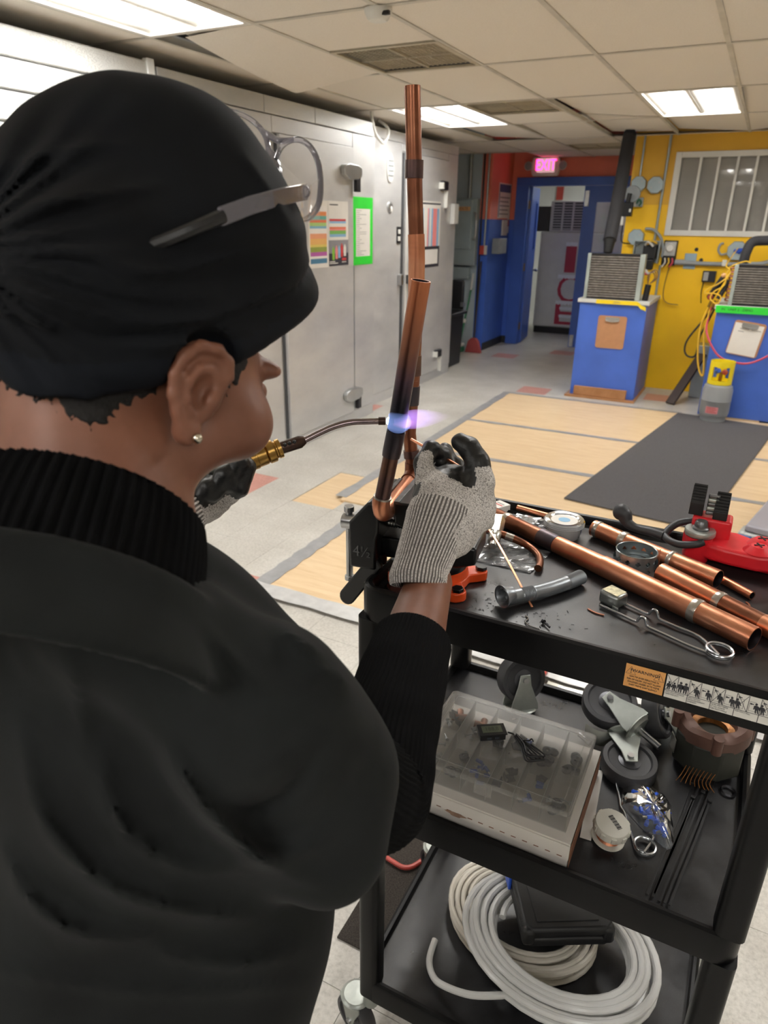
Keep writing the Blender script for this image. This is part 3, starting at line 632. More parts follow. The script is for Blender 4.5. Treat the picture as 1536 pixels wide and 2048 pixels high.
for s_ in (-1, 1):
    h = obj('lamp_head', B('exit_white').lathe([(0, -.035), (.03, -.03), (.05, -.005), (.055, .012), (.05, .014)], 20, (-2.76+s_*.225, 9.885, 2.31), (0, -1, 0)).box(-2.76+s_*.205-.02, -2.76+s_*.205+.02, 9.885, 9.91, 2.295, 2.325), t)
    obj('lamp_glass', B('grey_plastic').lathe([(0, .016), (.02, .016), (.047, .012)], 20, (-2.76+s_*.225, 9.885, 2.31), (0, -1, 0)), h)
# ice freezer seen through the doorway
t = thing('ice_freezer', 'white ice freezer with big red snow-capped letters', 'freezer', (-2.55, 11.6, 0)); flat('freezer_white', '#cfcfcb', .35); flat('ice_red', '#b02c45', .45); flat('snow', '#e9ecee', .6)
YF = 11.25
obj('body', B('freezer_white').box(-3.13, -1.55, YF+.05, 12.1, .10, 1.50), t, bevel=.01); obj('door', B('freezer_white').box(-3.12, -1.56, YF, YF+.048, .11, 1.49), t, bevel=.012); obj('base', B('black_plastic').box(-3.11, -1.57, YF+.04, 12.08, .003, .10), t)
def scallop(x0, x1, z, h):
    n = 14; return [(x0, z+h)]+[(x0+(x1-x0)*i/n, z-(.012+.018*abs(math.sin(i*1.3)))) for i in range(n+1)]+[(x1, z+h)]
for k, (ch, z0, h, w) in enumerate((('I', .93, .42, .85), ('C', .485, .40, 1.0), ('E', .155, .345, 1.0))):
    x_ = -2.645; V_, F_ = text_mesh(ch, 'CENTER'); zs = [p[1] for p in V_]; xs_ = [p[0] for p in V_]; s_ = h/(max(zs)-min(zs)); wd = .16 if ch == 'I' else .31; sx = wd/(max(xs_)-min(xs_)); x_ += 0.02 if ch == 'I' else .02
    b = B('ice_red').frame((x_, YF-.002, z0), *FY); b.add([((p[0]-(max(xs_)+min(xs_))/2)*sx, (p[1]-min(zs))*s_, .004 if p[2] > 0 else 0) for p in V_], F_); l_ = obj('letter', b, t)
    b = B('snow').frame((x_, YF-.007, 0), *FY); b.prism([(-wd/2-.008, z0+h+.012)]+[(-wd/2-.008+(wd+.016)*i/14, z0+h-.03-.022*abs(math.sin(i*1.35+k))) for i in range(15)]+[(wd/2+.008, z0+h+.012)], 0, .003); obj('snow_cap', b, l_)
    if ch == 'E':
        for zz in (.245, .125): obj('snow_cap', B('snow').frame((x_, YF-.007, z0+zz-.025), *FY).prism([(-.09, .045)]+[(-.09+.24*i/12, .012-.016*abs(math.sin(i*1.5))) for i in range(13)]+[(.15, .045)], 0, .003), l_)
t = thing('condenser_cabinet', 'white louvred condenser cabinet on top of the ice freezer', 'cabinet', (-2.7, 11.5, 1.5))
obj('body', B('freezer_white').box(-3.02, -1.9, 11.34, 11.95, 1.505, 1.93), t, bevel=.006); flat('louvre_dark', '#4b4b4c')
for k in range(4):
    x_ = -2.97+.155*k; lv = obj('louvre_panel', B('louvre_dark').box(x_, x_+.12, 11.33, 11.338, 1.53, 1.91), t)
    for q in range(10): obj('louvre', B('freezer_white').box(x_, x_+.12, 11.322, 11.33, 1.54+.037*q, 1.552+.037*q), lv)
tag(obj('speaker_panel', B('louvre_dark').box(-3.24, -3.06, 11.42, 11.9, 1.505, 1.86), bevel=.004), 'dark panel standing beside the condenser cabinet', 'panel')
obj('wall_bell', B('alarm_red').box(-3.62, -3.50, 13.86, 13.898, 2.02, 2.24), None); tag(bpy.data.objects['wall_bell'], 'small dark red alarm box on the corridor wall', 'alarm')
# corridor fixture that lights the space past the door
t = thing('corridor_light', 'ceiling fixture in the corridor past the blue door', 'light', (-2.0, 12.0, 2.53)); emit('corridor_lens', (.95, 1.0, 1.0, 1), 17.0)
obj('housing', B('lamp_white').box(-2.32, -1.68, 11.4, 12.62, 2.57, 2.599), t); obj('lens', B('corridor_lens').box(-2.28, -1.72, 11.44, 12.58, 2.555, 2.57), t)
# ================================================================ yellow wall: window, conduits, controls
w = sempty('window_1', (.34, 7.9, 1.52)); WX0, WX1, WZ0, WZ1 = -.94, 1.62, 1.52, 2.26
for q in ((WX0, WX0+.055, WZ0, WZ1), (WX1-.055, WX1, WZ0, WZ1), (WX0+.055, WX1-.055, WZ0, WZ0+.05), (WX0+.055, WX1-.055, WZ1-.05, WZ1)): obj('window_frame', B('white_paint').box(q[0], q[1], 7.875, 8.02, q[2], q[3]), w, bevel=.003)
mx = [WX0+.055]+[-.713+.161*k for k in range(15)]+[WX1-.055]; mx = [x for x in mx if x <= WX1-.05]
for x in mx[1:-1]: obj('mullion', B('white_paint').box(x-.011, x+.011, 7.882, 7.93, WZ0+.05, WZ1-.05), w)
for a, c in zip(mx[:-1], mx[1:]):
    if c-a > .03: obj('pane', B('window_glass').box(a+.011 if a > WX0+.06 else a, c-.011 if c < WX1-.06 else c, 7.90, 7.904, WZ0+.05, WZ1-.05), w)
flat('blind_white', '#b9b3aa', .5); b = B('blind_white')
nsl = 36
for k in range(nsl):
    z = WZ0+.055+k*(WZ1-WZ0-.11)/(nsl-1); b.frame((0, 7.955, z), (1, 0, 0), (0, .55, -.83), (0, .83, .55)).box(WX0+.06, WX1-.06, -.013, .013, -.0006, .0006)
b.T = Matrix(); tag(obj('blind_slats', b, w), kind='stuff'); obj('backing', B('white_paint').box(WX0+.02, WX1-.02, 8.0, 8.015, WZ0+.02, WZ1-.02), w)
YW = 7.893
def octbox(name, label, x, z, r, m_='galvanised', dep=.05, parts=True):
    t = thing(name, label, 'junction box', (x, YW, z-r)); o8 = [(r*1.08*math.cos(PI/8+k*PI/4), r*1.08*math.sin(PI/8+k*PI/4)) for k in range(8)]
    obj('box', B(m_).frame((x, YW-dep/2, z), *FY).prism(o8, -dep/2, dep/2), t, bevel=.004)
    obj('cover', B('panel_grey').frame((x, YW-dep-.002, z), *FY).prism([(p*.9, q*.9) for p, q in o8], -.001, .004), t)
    for s_ in (-1, 1): obj('screw', B('steel').cyl((x+s_*r*.45, YW-dep-.006, z+s_*r*.3), (x+s_*r*.45, YW-dep-.009, z+s_*r*.3), .008, n=10), t)
    return t
octbox('junction_box', 'octagonal metal junction box with blank cover beside the window', -1.087, 1.975, .075)
t = octbox('junction_box', 'metal junction box with its round cover hanging askew', -1.246, 1.985, .07)
obj('loose_cover', B('grey_plastic').lathe([(0, .006), (.075, .005), (.078, 0), (0, 0)], 26, (-1.285, YW-.085, 1.895), (0, -1, .12)), t)
t = thing('wire_box', 'small open box of white and green wires below the askew cover', 'electrical box', (-1.23, YW, 1.77)); obj('box', B('galvanised').box(-1.29, -1.18, YW-.045, YW, 1.78, 1.865), t, bevel=.003)
flat('wire_white', '#cfcac2'); flat('wire_green', '#2f6b52'); flat('wire_brown', '#7a5a34'); flat('wire_yellow', '#e2b53a', .4); flat('wire_blue', '#2f5fc8', .4); flat('wire_black', '#1c1c1f', .45); flat('wire_red', '#c8485a', .4)
obj('receptacle', B('wire_white').box(-1.285, -1.24, YW-.055, YW-.04, 1.785, 1.86), t, bevel=.004); obj('green_wire', B('wire_green').tube([(-1.21, YW-.05, 1.79), (-1.19, YW-.075, 1.82), (-1.215, YW-.085, 1.845), (-1.235, YW-.06, 1.81)], .008, 8, sub=4), t)
octbox('junction_box', 'round-shouldered junction box above the open contactor', -1.20, 1.50, .075)
tag(obj('conduit', B('galvanised').tube([(-1.245, YW-.018, 2.06), (-1.245, YW-.018, CZ)], .010, 10)), 'short conduit dropping to the box with the askew cover', 'conduit')
tag(obj('conduit', B('galvanised').tube([(-1.02, YW-.018, 1.44), (-1.015, YW-.018, 1.9), (-1.01, YW-.018, CZ)], .013, 10)), 'long conduit dropping from ceiling to the open contactor', 'conduit')
tag(obj('conduit', B('galvanised').tube([(-.93, YW-.016, .12), (-.93, YW-.016, 1.24)], .012, 10)), 'conduit running down the yellow wall behind the blue pedestal', 'conduit')
tag(obj('flexible_conduit', B('grey_plastic').tube([(-1.12, YW-.03, 1.58), (-1.04, YW-.05, 1.57), (-.96, YW-.06, 1.50), (-.925, YW-.05, 1.40), (-.925, YW-.03, 1.32)], .014, 10, sub=6)), 'curved flexible conduit arching over the open contactor', 'conduit')
t = thing('contactor', 'open metal box with black contactor and loose wires', 'contactor', (-1.1, 7.85, 1.2))
obj('enclosure', B('galvanised').box(-1.20, -1.19, 7.79, YW, 1.26, 1.47).box(-.96, -.95, 7.79, YW, 1.26, 1.47).box(-1.19, -.96, 7.79, YW, 1.46, 1.47).box(-1.19, -.96, YW-.008, YW, 1.26, 1.46), t)
obj('contactor_block', B('black_plastic').box(-1.10, -.975, 7.74, 7.885, 1.30, 1.43), t, bevel=.008); obj('coil_block', B('black_plastic').box(-1.06, -.985, 7.72, 7.80, 1.20, 1.30), t, bevel=.01)
for k, (m_, pts) in enumerate((('wire_white', [(-1.08, 7.74, 1.43), (-1.05, 7.70, 1.46), (-1.0, 7.69, 1.42)]), ('wire_white', [(-1.04, 7.73, 1.2), (-1.01, 7.69, 1.17), (-.96, 7.72, 1.19)]), ('wire_yellow', [(-1.06, 7.73, 1.44), (-1.02, 7.69, 1.47), (-.98, 7.74, 1.45)]), ('wire_red', [(-1.12, 7.75, 1.29), (-1.07, 7.70, 1.18), (-1.0, 7.72, 1.16)]))): obj('wire', B(m_).tube(pts, .011, 8, sub=5), t)
t = thing('thermostat', 'wall control with round dial and loose wires below', 'thermostat', (-.85, 7.87, 1.25)); obj('back_plate', B('dark_steel').box(-.925, -.795, YW-.02, YW, 1.24, 1.475), t, bevel=.006)
obj('face', B('hinge_metal').box(-.915, -.805, YW-.045, YW-.02, 1.33, 1.465), t, bevel=.006); obj('dial', B('white_plastic').lathe([(0, .03), (.03, .03), (.034, .012), (.042, 0)], 22, (-.86, YW-.045, 1.405), (0, -1, 0)), t)
obj('terminal_strip', B('black_plastic').box(-.92, -.80, YW-.04, YW-.02, 1.265, 1.325), t, bevel=.003)
for m_, x_ in (('wire_white', -.895), ('wire_yellow', -.86), ('wire_red', -.825)): obj('wire', B(m_).tube([(x_, YW-.04, 1.31), (x_+.01, YW-.07, 1.27), (x_-.015, YW-.06, 1.23)], .008, 8, sub=4), t)
tag(obj('hanging_wires', B('wire_brown').tube([(-.84, YW-.03, 1.24), (-.86, YW-.03, 1.05), (-.85, YW-.03, .93), (-.80, YW-.03, .88), (-.70, YW-.03, .87)], .005, 6, sub=5)), 'thin brown wire trailing down from the wall control', 'wire')
t = thing('conduit_run', 'grey conduit running level across the yellow wall', 'conduit', (-.3, YW, 1.25)); obj('pipe', B('grey_plastic').tube([(-.795, YW-.03, 1.275), (-.45, YW-.03, 1.27), (-.12, YW-.03, 1.28), (.02, YW-.03, 1.30), (.14, YW-.03, 1.38), (.35, YW-.03, 1.42)], .02, 12, sub=5), t)
obj('coupling', B('grey_plastic').cyl((-.795, YW-.03, 1.276), (-.70, YW-.03, 1.276), .026), t); obj('conduit_clip', B('white_plastic').box(-.365, -.325, YW-.058, YW, 1.255, 1.31), t, bevel=.004)
flat('bare_grey', '#93a8b4'); tag(obj('wall_patch', B('bare_grey').box(-.715, -.605, YW-.008, YW, 1.215, 1.36), bevel=.012), 'unpainted grey blank plate behind the level conduit', 'wall plate')
t = octbox('junction_box', 'junction box with blue wire nuts and yellow leads', -.256, 1.395, .085); flat('nut_blue', '#2a5ad0', .4)
obj('wire_nut', B('nut_blue').tube([(-.25, YW-.06, 1.40), (-.17, YW-.085, 1.405)], [.016, .024], 10), t); obj('wire_nut', B('nut_blue').tube([(-.28, YW-.06, 1.40), (-.225, YW-.075, 1.385)], [.012, .018], 10), t); obj('pigtail', B('grey_plastic').tube([(-.335, YW-.03, 1.37), (-.39, YW-.03, 1.36), (-.42, YW-.03, 1.40), (-.41, YW-.03, 1.45), (-.385, YW-.02, 1.46)], .01, 8, sub=5), t)
for x_, z_ in ((-.619, 1.397), (-.56, 1.30)): obj('wall_hole', B('wire_black').cyl((x_, 7.8965, z_), (x_, 7.8945, z_), .018), bpy.data.objects['wall_yellow'])
t = thing('relay_module', 'small grey relay with wires on the yellow wall', 'relay', (-.46, YW, 1.07)); obj('case', B('dark_steel').box(-.52, -.40, YW-.05, YW, 1.10, 1.205), t, bevel=.005); obj('terminals', B('hinge_metal').box(-.51, -.465, YW-.06, YW-.05, 1.115, 1.195), t, bevel=.002); obj('lead', B('wire_black').tube([(-.50, YW-.03, 1.1), (-.505, YW-.03, 1.0), (-.49, YW-.03, .9)], .005, 6, sub=4), t)
t = thing('start_kit', 'black control relay on the insulated pipe at the wall corner', 'relay', (-1.30, 7.8, 1.62)); obj('case', B('black_plastic').box(-1.345, -1.255, 7.72, 7.80, 1.69, 1.82), t, bevel=.008); obj('cap', B('black_plastic').cyl((-1.31, 7.76, 1.82), (-1.30, 7.76, 1.90), .022), t); obj('label_patch', B('white_plastic').box(-1.28, -1.262, 7.716, 7.72, 1.73, 1.76), t); obj('connector', B('white_plastic').box(-1.35, -1.325, 7.73, 7.77, 1.61, 1.69), t, bevel=.004); obj('lead', B('wire_black').tube([(-1.33, 7.77, 1.62), (-1.33, 7.8, 1.47), (-1.29, 7.84, 1.44), (-1.21, 7.86, 1.44)], .006, 6, sub=5), t)
flat('insulation', '#2c2c30', .75, bump=.3, bs=80)
t = thing('insulated_pipe', 'thick black insulated pipe rising from the pedestal coil to ceiling', 'pipe', (-1.34, 7.15, 1.37)); obj('sleeve', B('insulation').tube([(-1.325, 7.16, 1.48), (-1.335, 7.35, 1.80), (-1.36, 7.66, 2.34), (-1.362, 7.68, CZ-.012)], .062, 18, sub=4), t); obj('fitting', B('black_plastic').tube([(-1.325, 7.14, 1.372), (-1.325, 7.16, 1.49)], [.04, .055], 14), t)
t = thing('insulated_pipe', 'black insulated pipe bent over the coil with copper bends', 'pipe', (-.1, 6.9, 1.32)); obj('sleeve', B('insulation').tube([(-.16, 6.95, 1.325), (-.15, 6.95, 1.42), (-.12, 6.97, 1.49), (-.02, 7.0, 1.505), (.3, 7.02, 1.51), (.6, 7.4, 1.515)], .04, 14, sub=6), t)

# ================================================================ pedestals
flat('worn_white', '#c9cbc8', .5); mat('coil_fin', '#8d8781', .45, .5, .3, 30, .5, 90); mat('coil_dark', '#5a5552', .6, .3); mat('coil_frame', '#aab4b0', .4, .5); mat('copper_old', '#8a5a45', .4, .9, .25, 20)
mat('clip_brown', '#b4835e', .55, 0, .06, 20); flat('tape_yellow', '#f0d21e', .45)
def coil(name, label, x0, x1, y0, y1, z0, z1, rows, bends=False):
    t = thing(name, label, 'condenser coil', ((x0+x1)/2, (y0+y1)/2, z0)); obj('core', B('coil_dark').box(x0+.03, x1-.045, y0+.012, y1, z0+.008, z1-.01), t)
    b = B('coil_fin'); pitch = (z1-z0-.03)/rows
    for k in range(rows):
        z = z0+.014+pitch*k; n = 26; vs = []
        for i in range(n+1):
            x = x0+.03+(x1-x0-.075)*i/n; wob = random.uniform(-.0015, .0015)
            vs += [(x, y0+.014, z), (x, y0+wob, z+pitch*.25), (x, y0+wob, z+pitch*.6), (x, y0+.014, z+pitch*.85)]
        fs = [(4*i+q, 4*i+4+q, 4*i+5+q, 4*i+1+q) for i in range(n) for q in range(3)]; b.add(vs, fs)
    tag(obj('fin_rows', b, t), kind='stuff')
    obj('end_plate', B('coil_frame').box(x0, x0+.03, y0-.006, y1+.01, z0, z1), t, bevel=.003); obj('end_plate', B('coil_frame').box(x1-.045, x1, y0-.006, y1+.01, z0, z1), t, bevel=.003); obj('top_channel', B('dark_steel').box(x0+.03, x1-.045, y0-.004, y1+.008, z1-.012, z1), t); obj('bottom_channel', B('dark_steel').box(x0+.03, x1-.045, y0-.004, y1+.008, z0, z0+.01), t)
    if bends:
        for k in range(8): z = z0+.03+k*(z1-z0-.05)/8; obj('return_bend', B('copper_old').tube([(x0, y0+.03, z), (x0-.025, y0+.03, z+.004), (x0-.025, y0+.03, z+.022), (x0, y0+.03, z+.026)], .007, 8, sub=4), t)
    return t
def pedestal(label, x0, x1, y0, y1, z1):
    t = thing('pedestal', label, 'pedestal', ((x0+x1)/2, (y0+y1)/2, 0), 'blue wooden equipment pedestals')
    obj('body', B('blue_paint').box(x0, x1, y0, y1, .024, z1-.035), t, bevel=.004); obj('top_board', B('worn_white').box(x0-.02, x1+.02, y0-.02, y1, z1-.034, z1), t, bevel=.003); return t
t = pedestal('blue pedestal with yellow tape and an empty brown clipboard', -1.515, -.895, 7.08, 7.84, .955)
obj('base_plank', B('pine').box(-1.56, -.88, 7.035, 7.8, .003, .024), t, bevel=.002); obj('kick_board', B('pine').box(-1.475, -.965, 7.05, 7.08, .026, .115), t, bevel=.003)
coil('condenser_coil', 'scarred grey condenser coil standing on the yellow-taped pedestal', -1.495, -.975, 7.10, 7.19, .957, 1.365, 17)
t = thing('yellow_tape', 'strip of yellow tape with lettering along the pedestal top', 'tape', (-1.1, 7.05, .9)); obj('strip', B('tape_yellow').box(-1.36, -.985, 7.0585, 7.0598, .918, .955), t); obj('loose_end', B('tape_yellow').quadmesh(lambda u_, v_: (-.985+.085*u_, 7.0575-.012*math.sin(PI*u_), .953-.035*v_-.05*u_+.004*math.sin(9*u_)), 10, 3), t); obj('lettering', B('ink_grey').frame((-1.17, 7.058, .936), *FY).text('DEMO', .022), t)
def clipboard(label, x0, x1, z0, z1, y, paper=False, tilt=0):
    t = thing('clipboard', label, 'clipboard', ((x0+x1)/2, y, z0)); w_, h_ = x1-x0, z1-z0
    b = B('clip_brown'); b.frame(((x0+x1)/2, y-.003, (z0+z1)/2), Vector((math.cos(tilt), 0, -math.sin(tilt))), Vector((math.sin(tilt), 0, math.cos(tilt))), (0, -1, 0)); T_ = b.T.copy(); r = .02
    poly = [(s1*(w_/2-r)+r*math.cos(a), s2*(h_/2-r)+r*math.sin(a)) for s1, s2, a0 in ((1, 1, 0), (-1, 1, 90), (-1, -1, 180), (1, -1, 270)) for a in (R(a0), R(a0+45), R(a0+90))]; b.prism(poly, 0, .0035); obj('board', b, t)
    c = B('hinge_metal'); c.T = T_; c.box(-.065, .065, h_/2-.045, h_/2-.012, .0036, .010); c.tube([(-.06, h_/2-.045, .012), (0, h_/2-.053, .014), (.06, h_/2-.045, .012)], .006, 8, sub=3); obj('clip', c, t)
    if paper:
        p = B('paper'); p.T = T_; p.box(-w_/2+.006, w_/2-.016, -h_/2+.006, h_/2-.02, .0036, .0048); s_ = obj('paper', p, t)
        for k, (x_, z_, l_) in enumerate(((-.07, h_/2-.066, .07), (.02, h_/2-.066, .075), (-.08, h_/2-.09, .045))): p = B('ink_grey'); p.T = T_; p.box(x_, x_+l_, z_, z_+.005, .0049, .0052); obj('handwriting', p, s_)
clipboard('empty brown clipboard hanging on the blue pedestal', -1.322, -1.056, .505, .81, 7.078)
t = pedestal('blue pedestal with green tape behind the grey gas cylinder', -.29, .32, 6.84, 7.6, .985); obj('bare_edge', B('plywood').box(-.05, .22, 6.832, 6.839, .006, .024), t)
coil('condenser_coil', 'dark condenser coil with copper bends on the green-taped pedestal', -.215, .42, 6.87, 6.97, .987, 1.315, 15, True)
t = thing('green_label_tape', 'strip of green tape with black marker writing', 'tape', (0, 6.8, .92)); obj('strip', B('green_tape').box(-.30, .335, 6.8175, 6.819, .925, .984), t); obj('lettering', B('ink').frame((-.255, 6.817, .955), *FY).text('IN   UNIT 2 - DEMO', .028, 'LEFT'), t)
clipboard('clipboard holding a sheet of white paper on the pedestal', -.145, .105, .575, .862, 6.838, True, .12)
# gas cylinder
t = thing('gas_cylinder', 'grey refrigerant cylinder with a yellow collar', 'gas cylinder', (-.155, 6.68, .028)); flat('cyl_grey', '#8f9294', .4, bump=.1); flat('cyl_yellow', '#efd818', .42); cx, cy = -.155, 6.68
CZ0 = .0285; obj('body', B('cyl_grey').lathe([(.0, .03), (.09, .028), (.115, .045), (.122, .07), (.122, .175), (.1245, .18), (.122, .186), (.122, .27), (.112, .305), (.085, .325), (.0, .33)], 36, (cx, cy, CZ0)), t); obj('foot_ring', B('cyl_grey').lathe([(.098, 0), (.098, .04), (.103, .04), (.103, 0)], 32, (cx, cy, CZ0), closed=True), t)
b = B('cyl_yellow'); o_ = Vector((cx, cy, CZ0-.004))
for a0, a1, z0, z1 in ((R(222), R(318), .33, .50), (R(42), R(138), .33, .50), (R(-22), R(22), .33, .50), (0, 2*PI, .475, .52), (0, 2*PI, .325, .36)): b.lathe([(.092, z0), (.094, z1), (.098, z1), (.098, z0)], 24, o_, closed=True, a0=a0, a1=a1)
obj('collar', b, t); obj('collar_floor', B('cyl_yellow').lathe([(0, .345), (.06, .34), (.092, .328)], 24, o_), t)
vl = obj('valve', B('brass').cyl((cx, cy, .36), (cx, cy, .45), .014), t); obj('valve_knob', B('alarm_red').lathe([(0, .03), (.022, .028), (.026, .01), (.022, 0), (0, 0)], 12, (cx+.02, cy-.01, .44), (.6, -.2, .8)), vl); obj('valve_knob', B('wire_blue').lathe([(0, .03), (.022, .028), (.026, .01), (.022, 0), (0, 0)], 12, (cx-.02, cy-.01, .445), (-.6, -.2, .8)), vl)
flat('sticker_pink', '#d98a90'); sk = obj('warning_sticker', B('sticker_pink').lathe([(.1228, .075), (.1228, .135)], 10, (cx, cy, CZ0), a0=R(172)-.42, a1=R(172)+.42), t)
for k in range(4): obj('sticker_line', B('alarm_red').lathe([(.1232, .084+.013*k), (.1232, .089+.013*k)], 8, (cx, cy, CZ0), a0=R(172)-.34, a1=R(172)+.34-.1*(k % 2)), sk)
# plank, duct piece
flat('plank_brown', '#3f322c', .6); b = B('plank_brown'); d_ = Vector((.2, .33, .46)).normalized(); s_ = Vector((.86, -.5, 0)).normalized(); n_ = d_.cross(s_)
b.frame((-.585, 7.20, .012), s_, d_, n_).box(-.02, .07, 0, .58, -.012, .012); b.T = Matrix(); tag(obj('wooden_plank', b), 'dark brown plank leaning beside the green-taped pedestal', 'plank')
tag(obj('duct_piece', B('galvanised').box(-.44, -.315, 7.62, 7.86, .003, .52), bevel=.004), 'upright grey sheet metal duct piece against the yellow wall', 'duct')
# manifold gauge with its hoses
t = thing('gauge_manifold', 'black manifold with yellow, red and dark hoses hanging from it', 'manifold', (-.33, 6.93, 1.0))
obj('body', B('black_plastic').tube([(-.37, 6.95, 1.03), (-.325, 6.93, 1.13), (-.285, 6.92, 1.22)], [.03, .028, .022], 10), t); obj('handle', B('black_plastic').tube([(-.30, 6.9, 1.03), (-.262, 6.9, 1.12), (-.245, 6.9, 1.19)], [.022, .02, .014], 10), t); obj('valve_knob', B('alarm_red').ball((-.365, 6.92, 1.04), .025), t)
for k in range(3): obj('hose_end', B('brass').cyl((-.35+.03*k, 6.93, 1.015), (-.365+.03*k, 6.93, .955), .012, n=10), t)
obj('knob_orange', B('label_orange').ball((-.29, 6.9, 1.225), .02), t)
for m_, pts in (('wire_red', [(-.34, 6.93, .96), (-.35, 6.93, .85), (-.33, 6.80, .74), (-.21, 6.78, .57), (-.06, 6.79, .52), (.06, 6.79, .53), (.2, 6.79, .62), (.36, 6.8, .78)]), ('wire_yellow', [(-.36, 6.94, .96), (-.40, 6.95, .78), (-.38, 6.95, .52), (-.335, 6.94, .38), (-.305, 6.93, .37), (-.33, 6.93, .55), (-.36, 6.93, .72), (-.35, 6.93, .93)]),
                ('wire_black', [(-.33, 6.95, .95), (-.40, 6.97, .82), (-.49, 6.98, .66), (-.50, 6.98, .56), (-.46, 6.97, .51), (-.40, 6.96, .53), (-.39, 6.96, .7), (-.35, 6.95, .82), (-.31, 6.93, .96)])): obj('hose', B(m_).tube(pts, .0085, 8, sub=6), t)
obj('loose_lead', B('wire_yellow').tube([(-.25, 7.82, 1.42), (-.27, 7.3, 1.36), (-.285, 6.93, 1.30), (-.24, 6.9, 1.25), (-.30, 6.88, 1.17), (-.40, 6.9, 1.10), (-.41, 6.9, 1.07), (-.34, 6.88, 1.075), (-.28, 6.88, 1.05), (-.30, 6.88, .99), (-.36, 6.88, 1.03), (-.34, 6.88, 1.09), (-.27, 6.88, 1.15), (-.26, 6.9, 1.28), (-.15, 6.9, 1.34), (-.10, 6.9, 1.33)], .006, 6, sub=6), t)
t = thing('wire_bundle', 'coil of brown wires and black capacitor beside the first coil', 'wire bundle', (-.93, 7.2, .957)); obj('capacitor', B('black_plastic').cyl((-.938, 7.18, .957), (-.925, 7.18, 1.10), .028), t)
for k in range(3): obj('wire_loop', B('wire_brown').tube([(-.93, 7.18, 1.10), (-.94+.01*k, 7.17, 1.18+.015*k), (-.90+.015*k, 7.17, 1.21+.01*k), (-.88+.012*k, 7.18, 1.16), (-.915, 7.18, 1.11)], .005, 6, sub=5), t)
# equipment at the edge of the runner
flat('unit_grey', '#a7a9a6', .4); flat('unit_top', '#8f8c94', .35); flat('unit_blue', '#3d4e86', .4); flat('unit_cream', '#d8cfba', .45)
t = thing('equipment_cabinet', 'low grey metal cabinet with blue corner beside the carpet runner', 'cabinet', (.5, 3.4, 0)); a_ = R(-12.4); M_ = Matrix.Translation((.105, 2.95, 0)) @ Matrix.Rotation(a_, 4, 'Z')
def q(m_, *bx): b = B(m_); b.T = M_; return b.box(*bx)
obj('body', q('unit_grey', .012, .50, .012, 1.3, .02, .468), t, bevel=.012); obj('top_panel', q('unit_top', 0.02, .26, .02, 1.31, .47, .50), t, bevel=.008); obj('corner_band', q('unit_blue', -.004, .055, -.004, .01, .02, .46), t, bevel=.003); obj('corner_post', q('unit_grey', 0.0, .03, .012, .10, .02, .47), t, bevel=.01); obj('top_trim', q('unit_cream', .262, .28, .02, 1.31, .47, .495), t, bevel=.003)
# ================================================================ tool cart
t = NT('cart_black'); v = t.coords(); n = t.noise(v, 9, 5); t.set(t.ramp(n, [(.3, '#09090a'), (.75, '#111113')]), t.ramp(n, [(.3, .30), (.8, .46)]), 0, .22); t.bump(t.noise(v, 400, 2), .12, .0005)
t = NT('cart_deck'); v = t.coords(); n = t.noise(v, 14, 6, .65); n2 = t.noise(v, 260, 3, .8)
c_ = t.mix(t.ramp(n2, [(.60, .0), (.78, .35)]), t.ramp(n, [(.35, '#161618'), (.8, '#2b2b2e')]), '#4c4c4e'); t.set(c_, t.ramp(n, [(.3, .26), (.75, .5)]), 0, .55); t.bump(n2, .15, .0005)
CX0, CX1, CY0, CY1 = -.462, .152, .81, 1.272
cart = thing('utility_cart', 'black three-shelf utility cart with warning labels', 'cart', ((CX0+CX1)/2, (CY0+CY1)/2, 0))
def rrect(x0, x1, y0, y1, r, k=6): return [(sx+r*math.cos(R(a0+90*i/k)), sy+r*math.sin(R(a0+90*i/k))) for sx, sy, a0 in ((x1-r, y0+r, 270), (x1-r, y1-r, 0), (x0+r, y1-r, 90), (x0+r, y0+r, 180)) for i in range(k+1)]
RIM = (1.105, .700, .208); DECK = tuple(z-.016 for z in RIM)
for zi, z in enumerate(RIM):
    path = [(x, y, z-.0275) for x, y in rrect(CX0+.006, CX1-.006, CY0+.006, CY1-.006, .03)]
    prof = [(.006, -.0275), (.006, .018), (.004, .025), (-.001, .0275), (-.007, .0265), (-.010, .021), (-.010, -.0275)]
    sh = obj('shelf', B('cart_deck').prism(rrect(CX0+.012, CX1-.012, CY0+.012, CY1-.012, .026), z-.05, z-.016), cart)
    obj('rim', B('cart_black').ring(path, [prof]*len(path), closed=True), sh)
    if zi == 0: obj('inner_bead', B('cart_black').ring([(x, y, z-.014) for x, y in rrect(CX0+.03, CX1-.03, CY0+.03, CY1-.03, .022)], [[(.006, -.003), (0, .0025), (-.006, -.003)]]*28, closed=True), sh)
legxy = [(CX0, CY0, 1, 1), (CX1, CY0, -1, 1), (CX0, CY1, 1, -1), (CX1, CY1, -1, -1)]
for k, (x, y, sx, sy) in enumerate(legxy):
    for z0, z1 in ((.16, .6455), (.7005, 1.0500)):
        w_ = .042
        pts = rrect(min(x, x+sx*w_), max(x, x+sx*w_), min(y, y+sy*w_), max(y, y+sy*w_), .012, 4); obj('leg', B('cart_black').prism([(px_*1, py_*1) for px_, py_ in pts], z0 if z0 > .5 else .155, z1), cart)
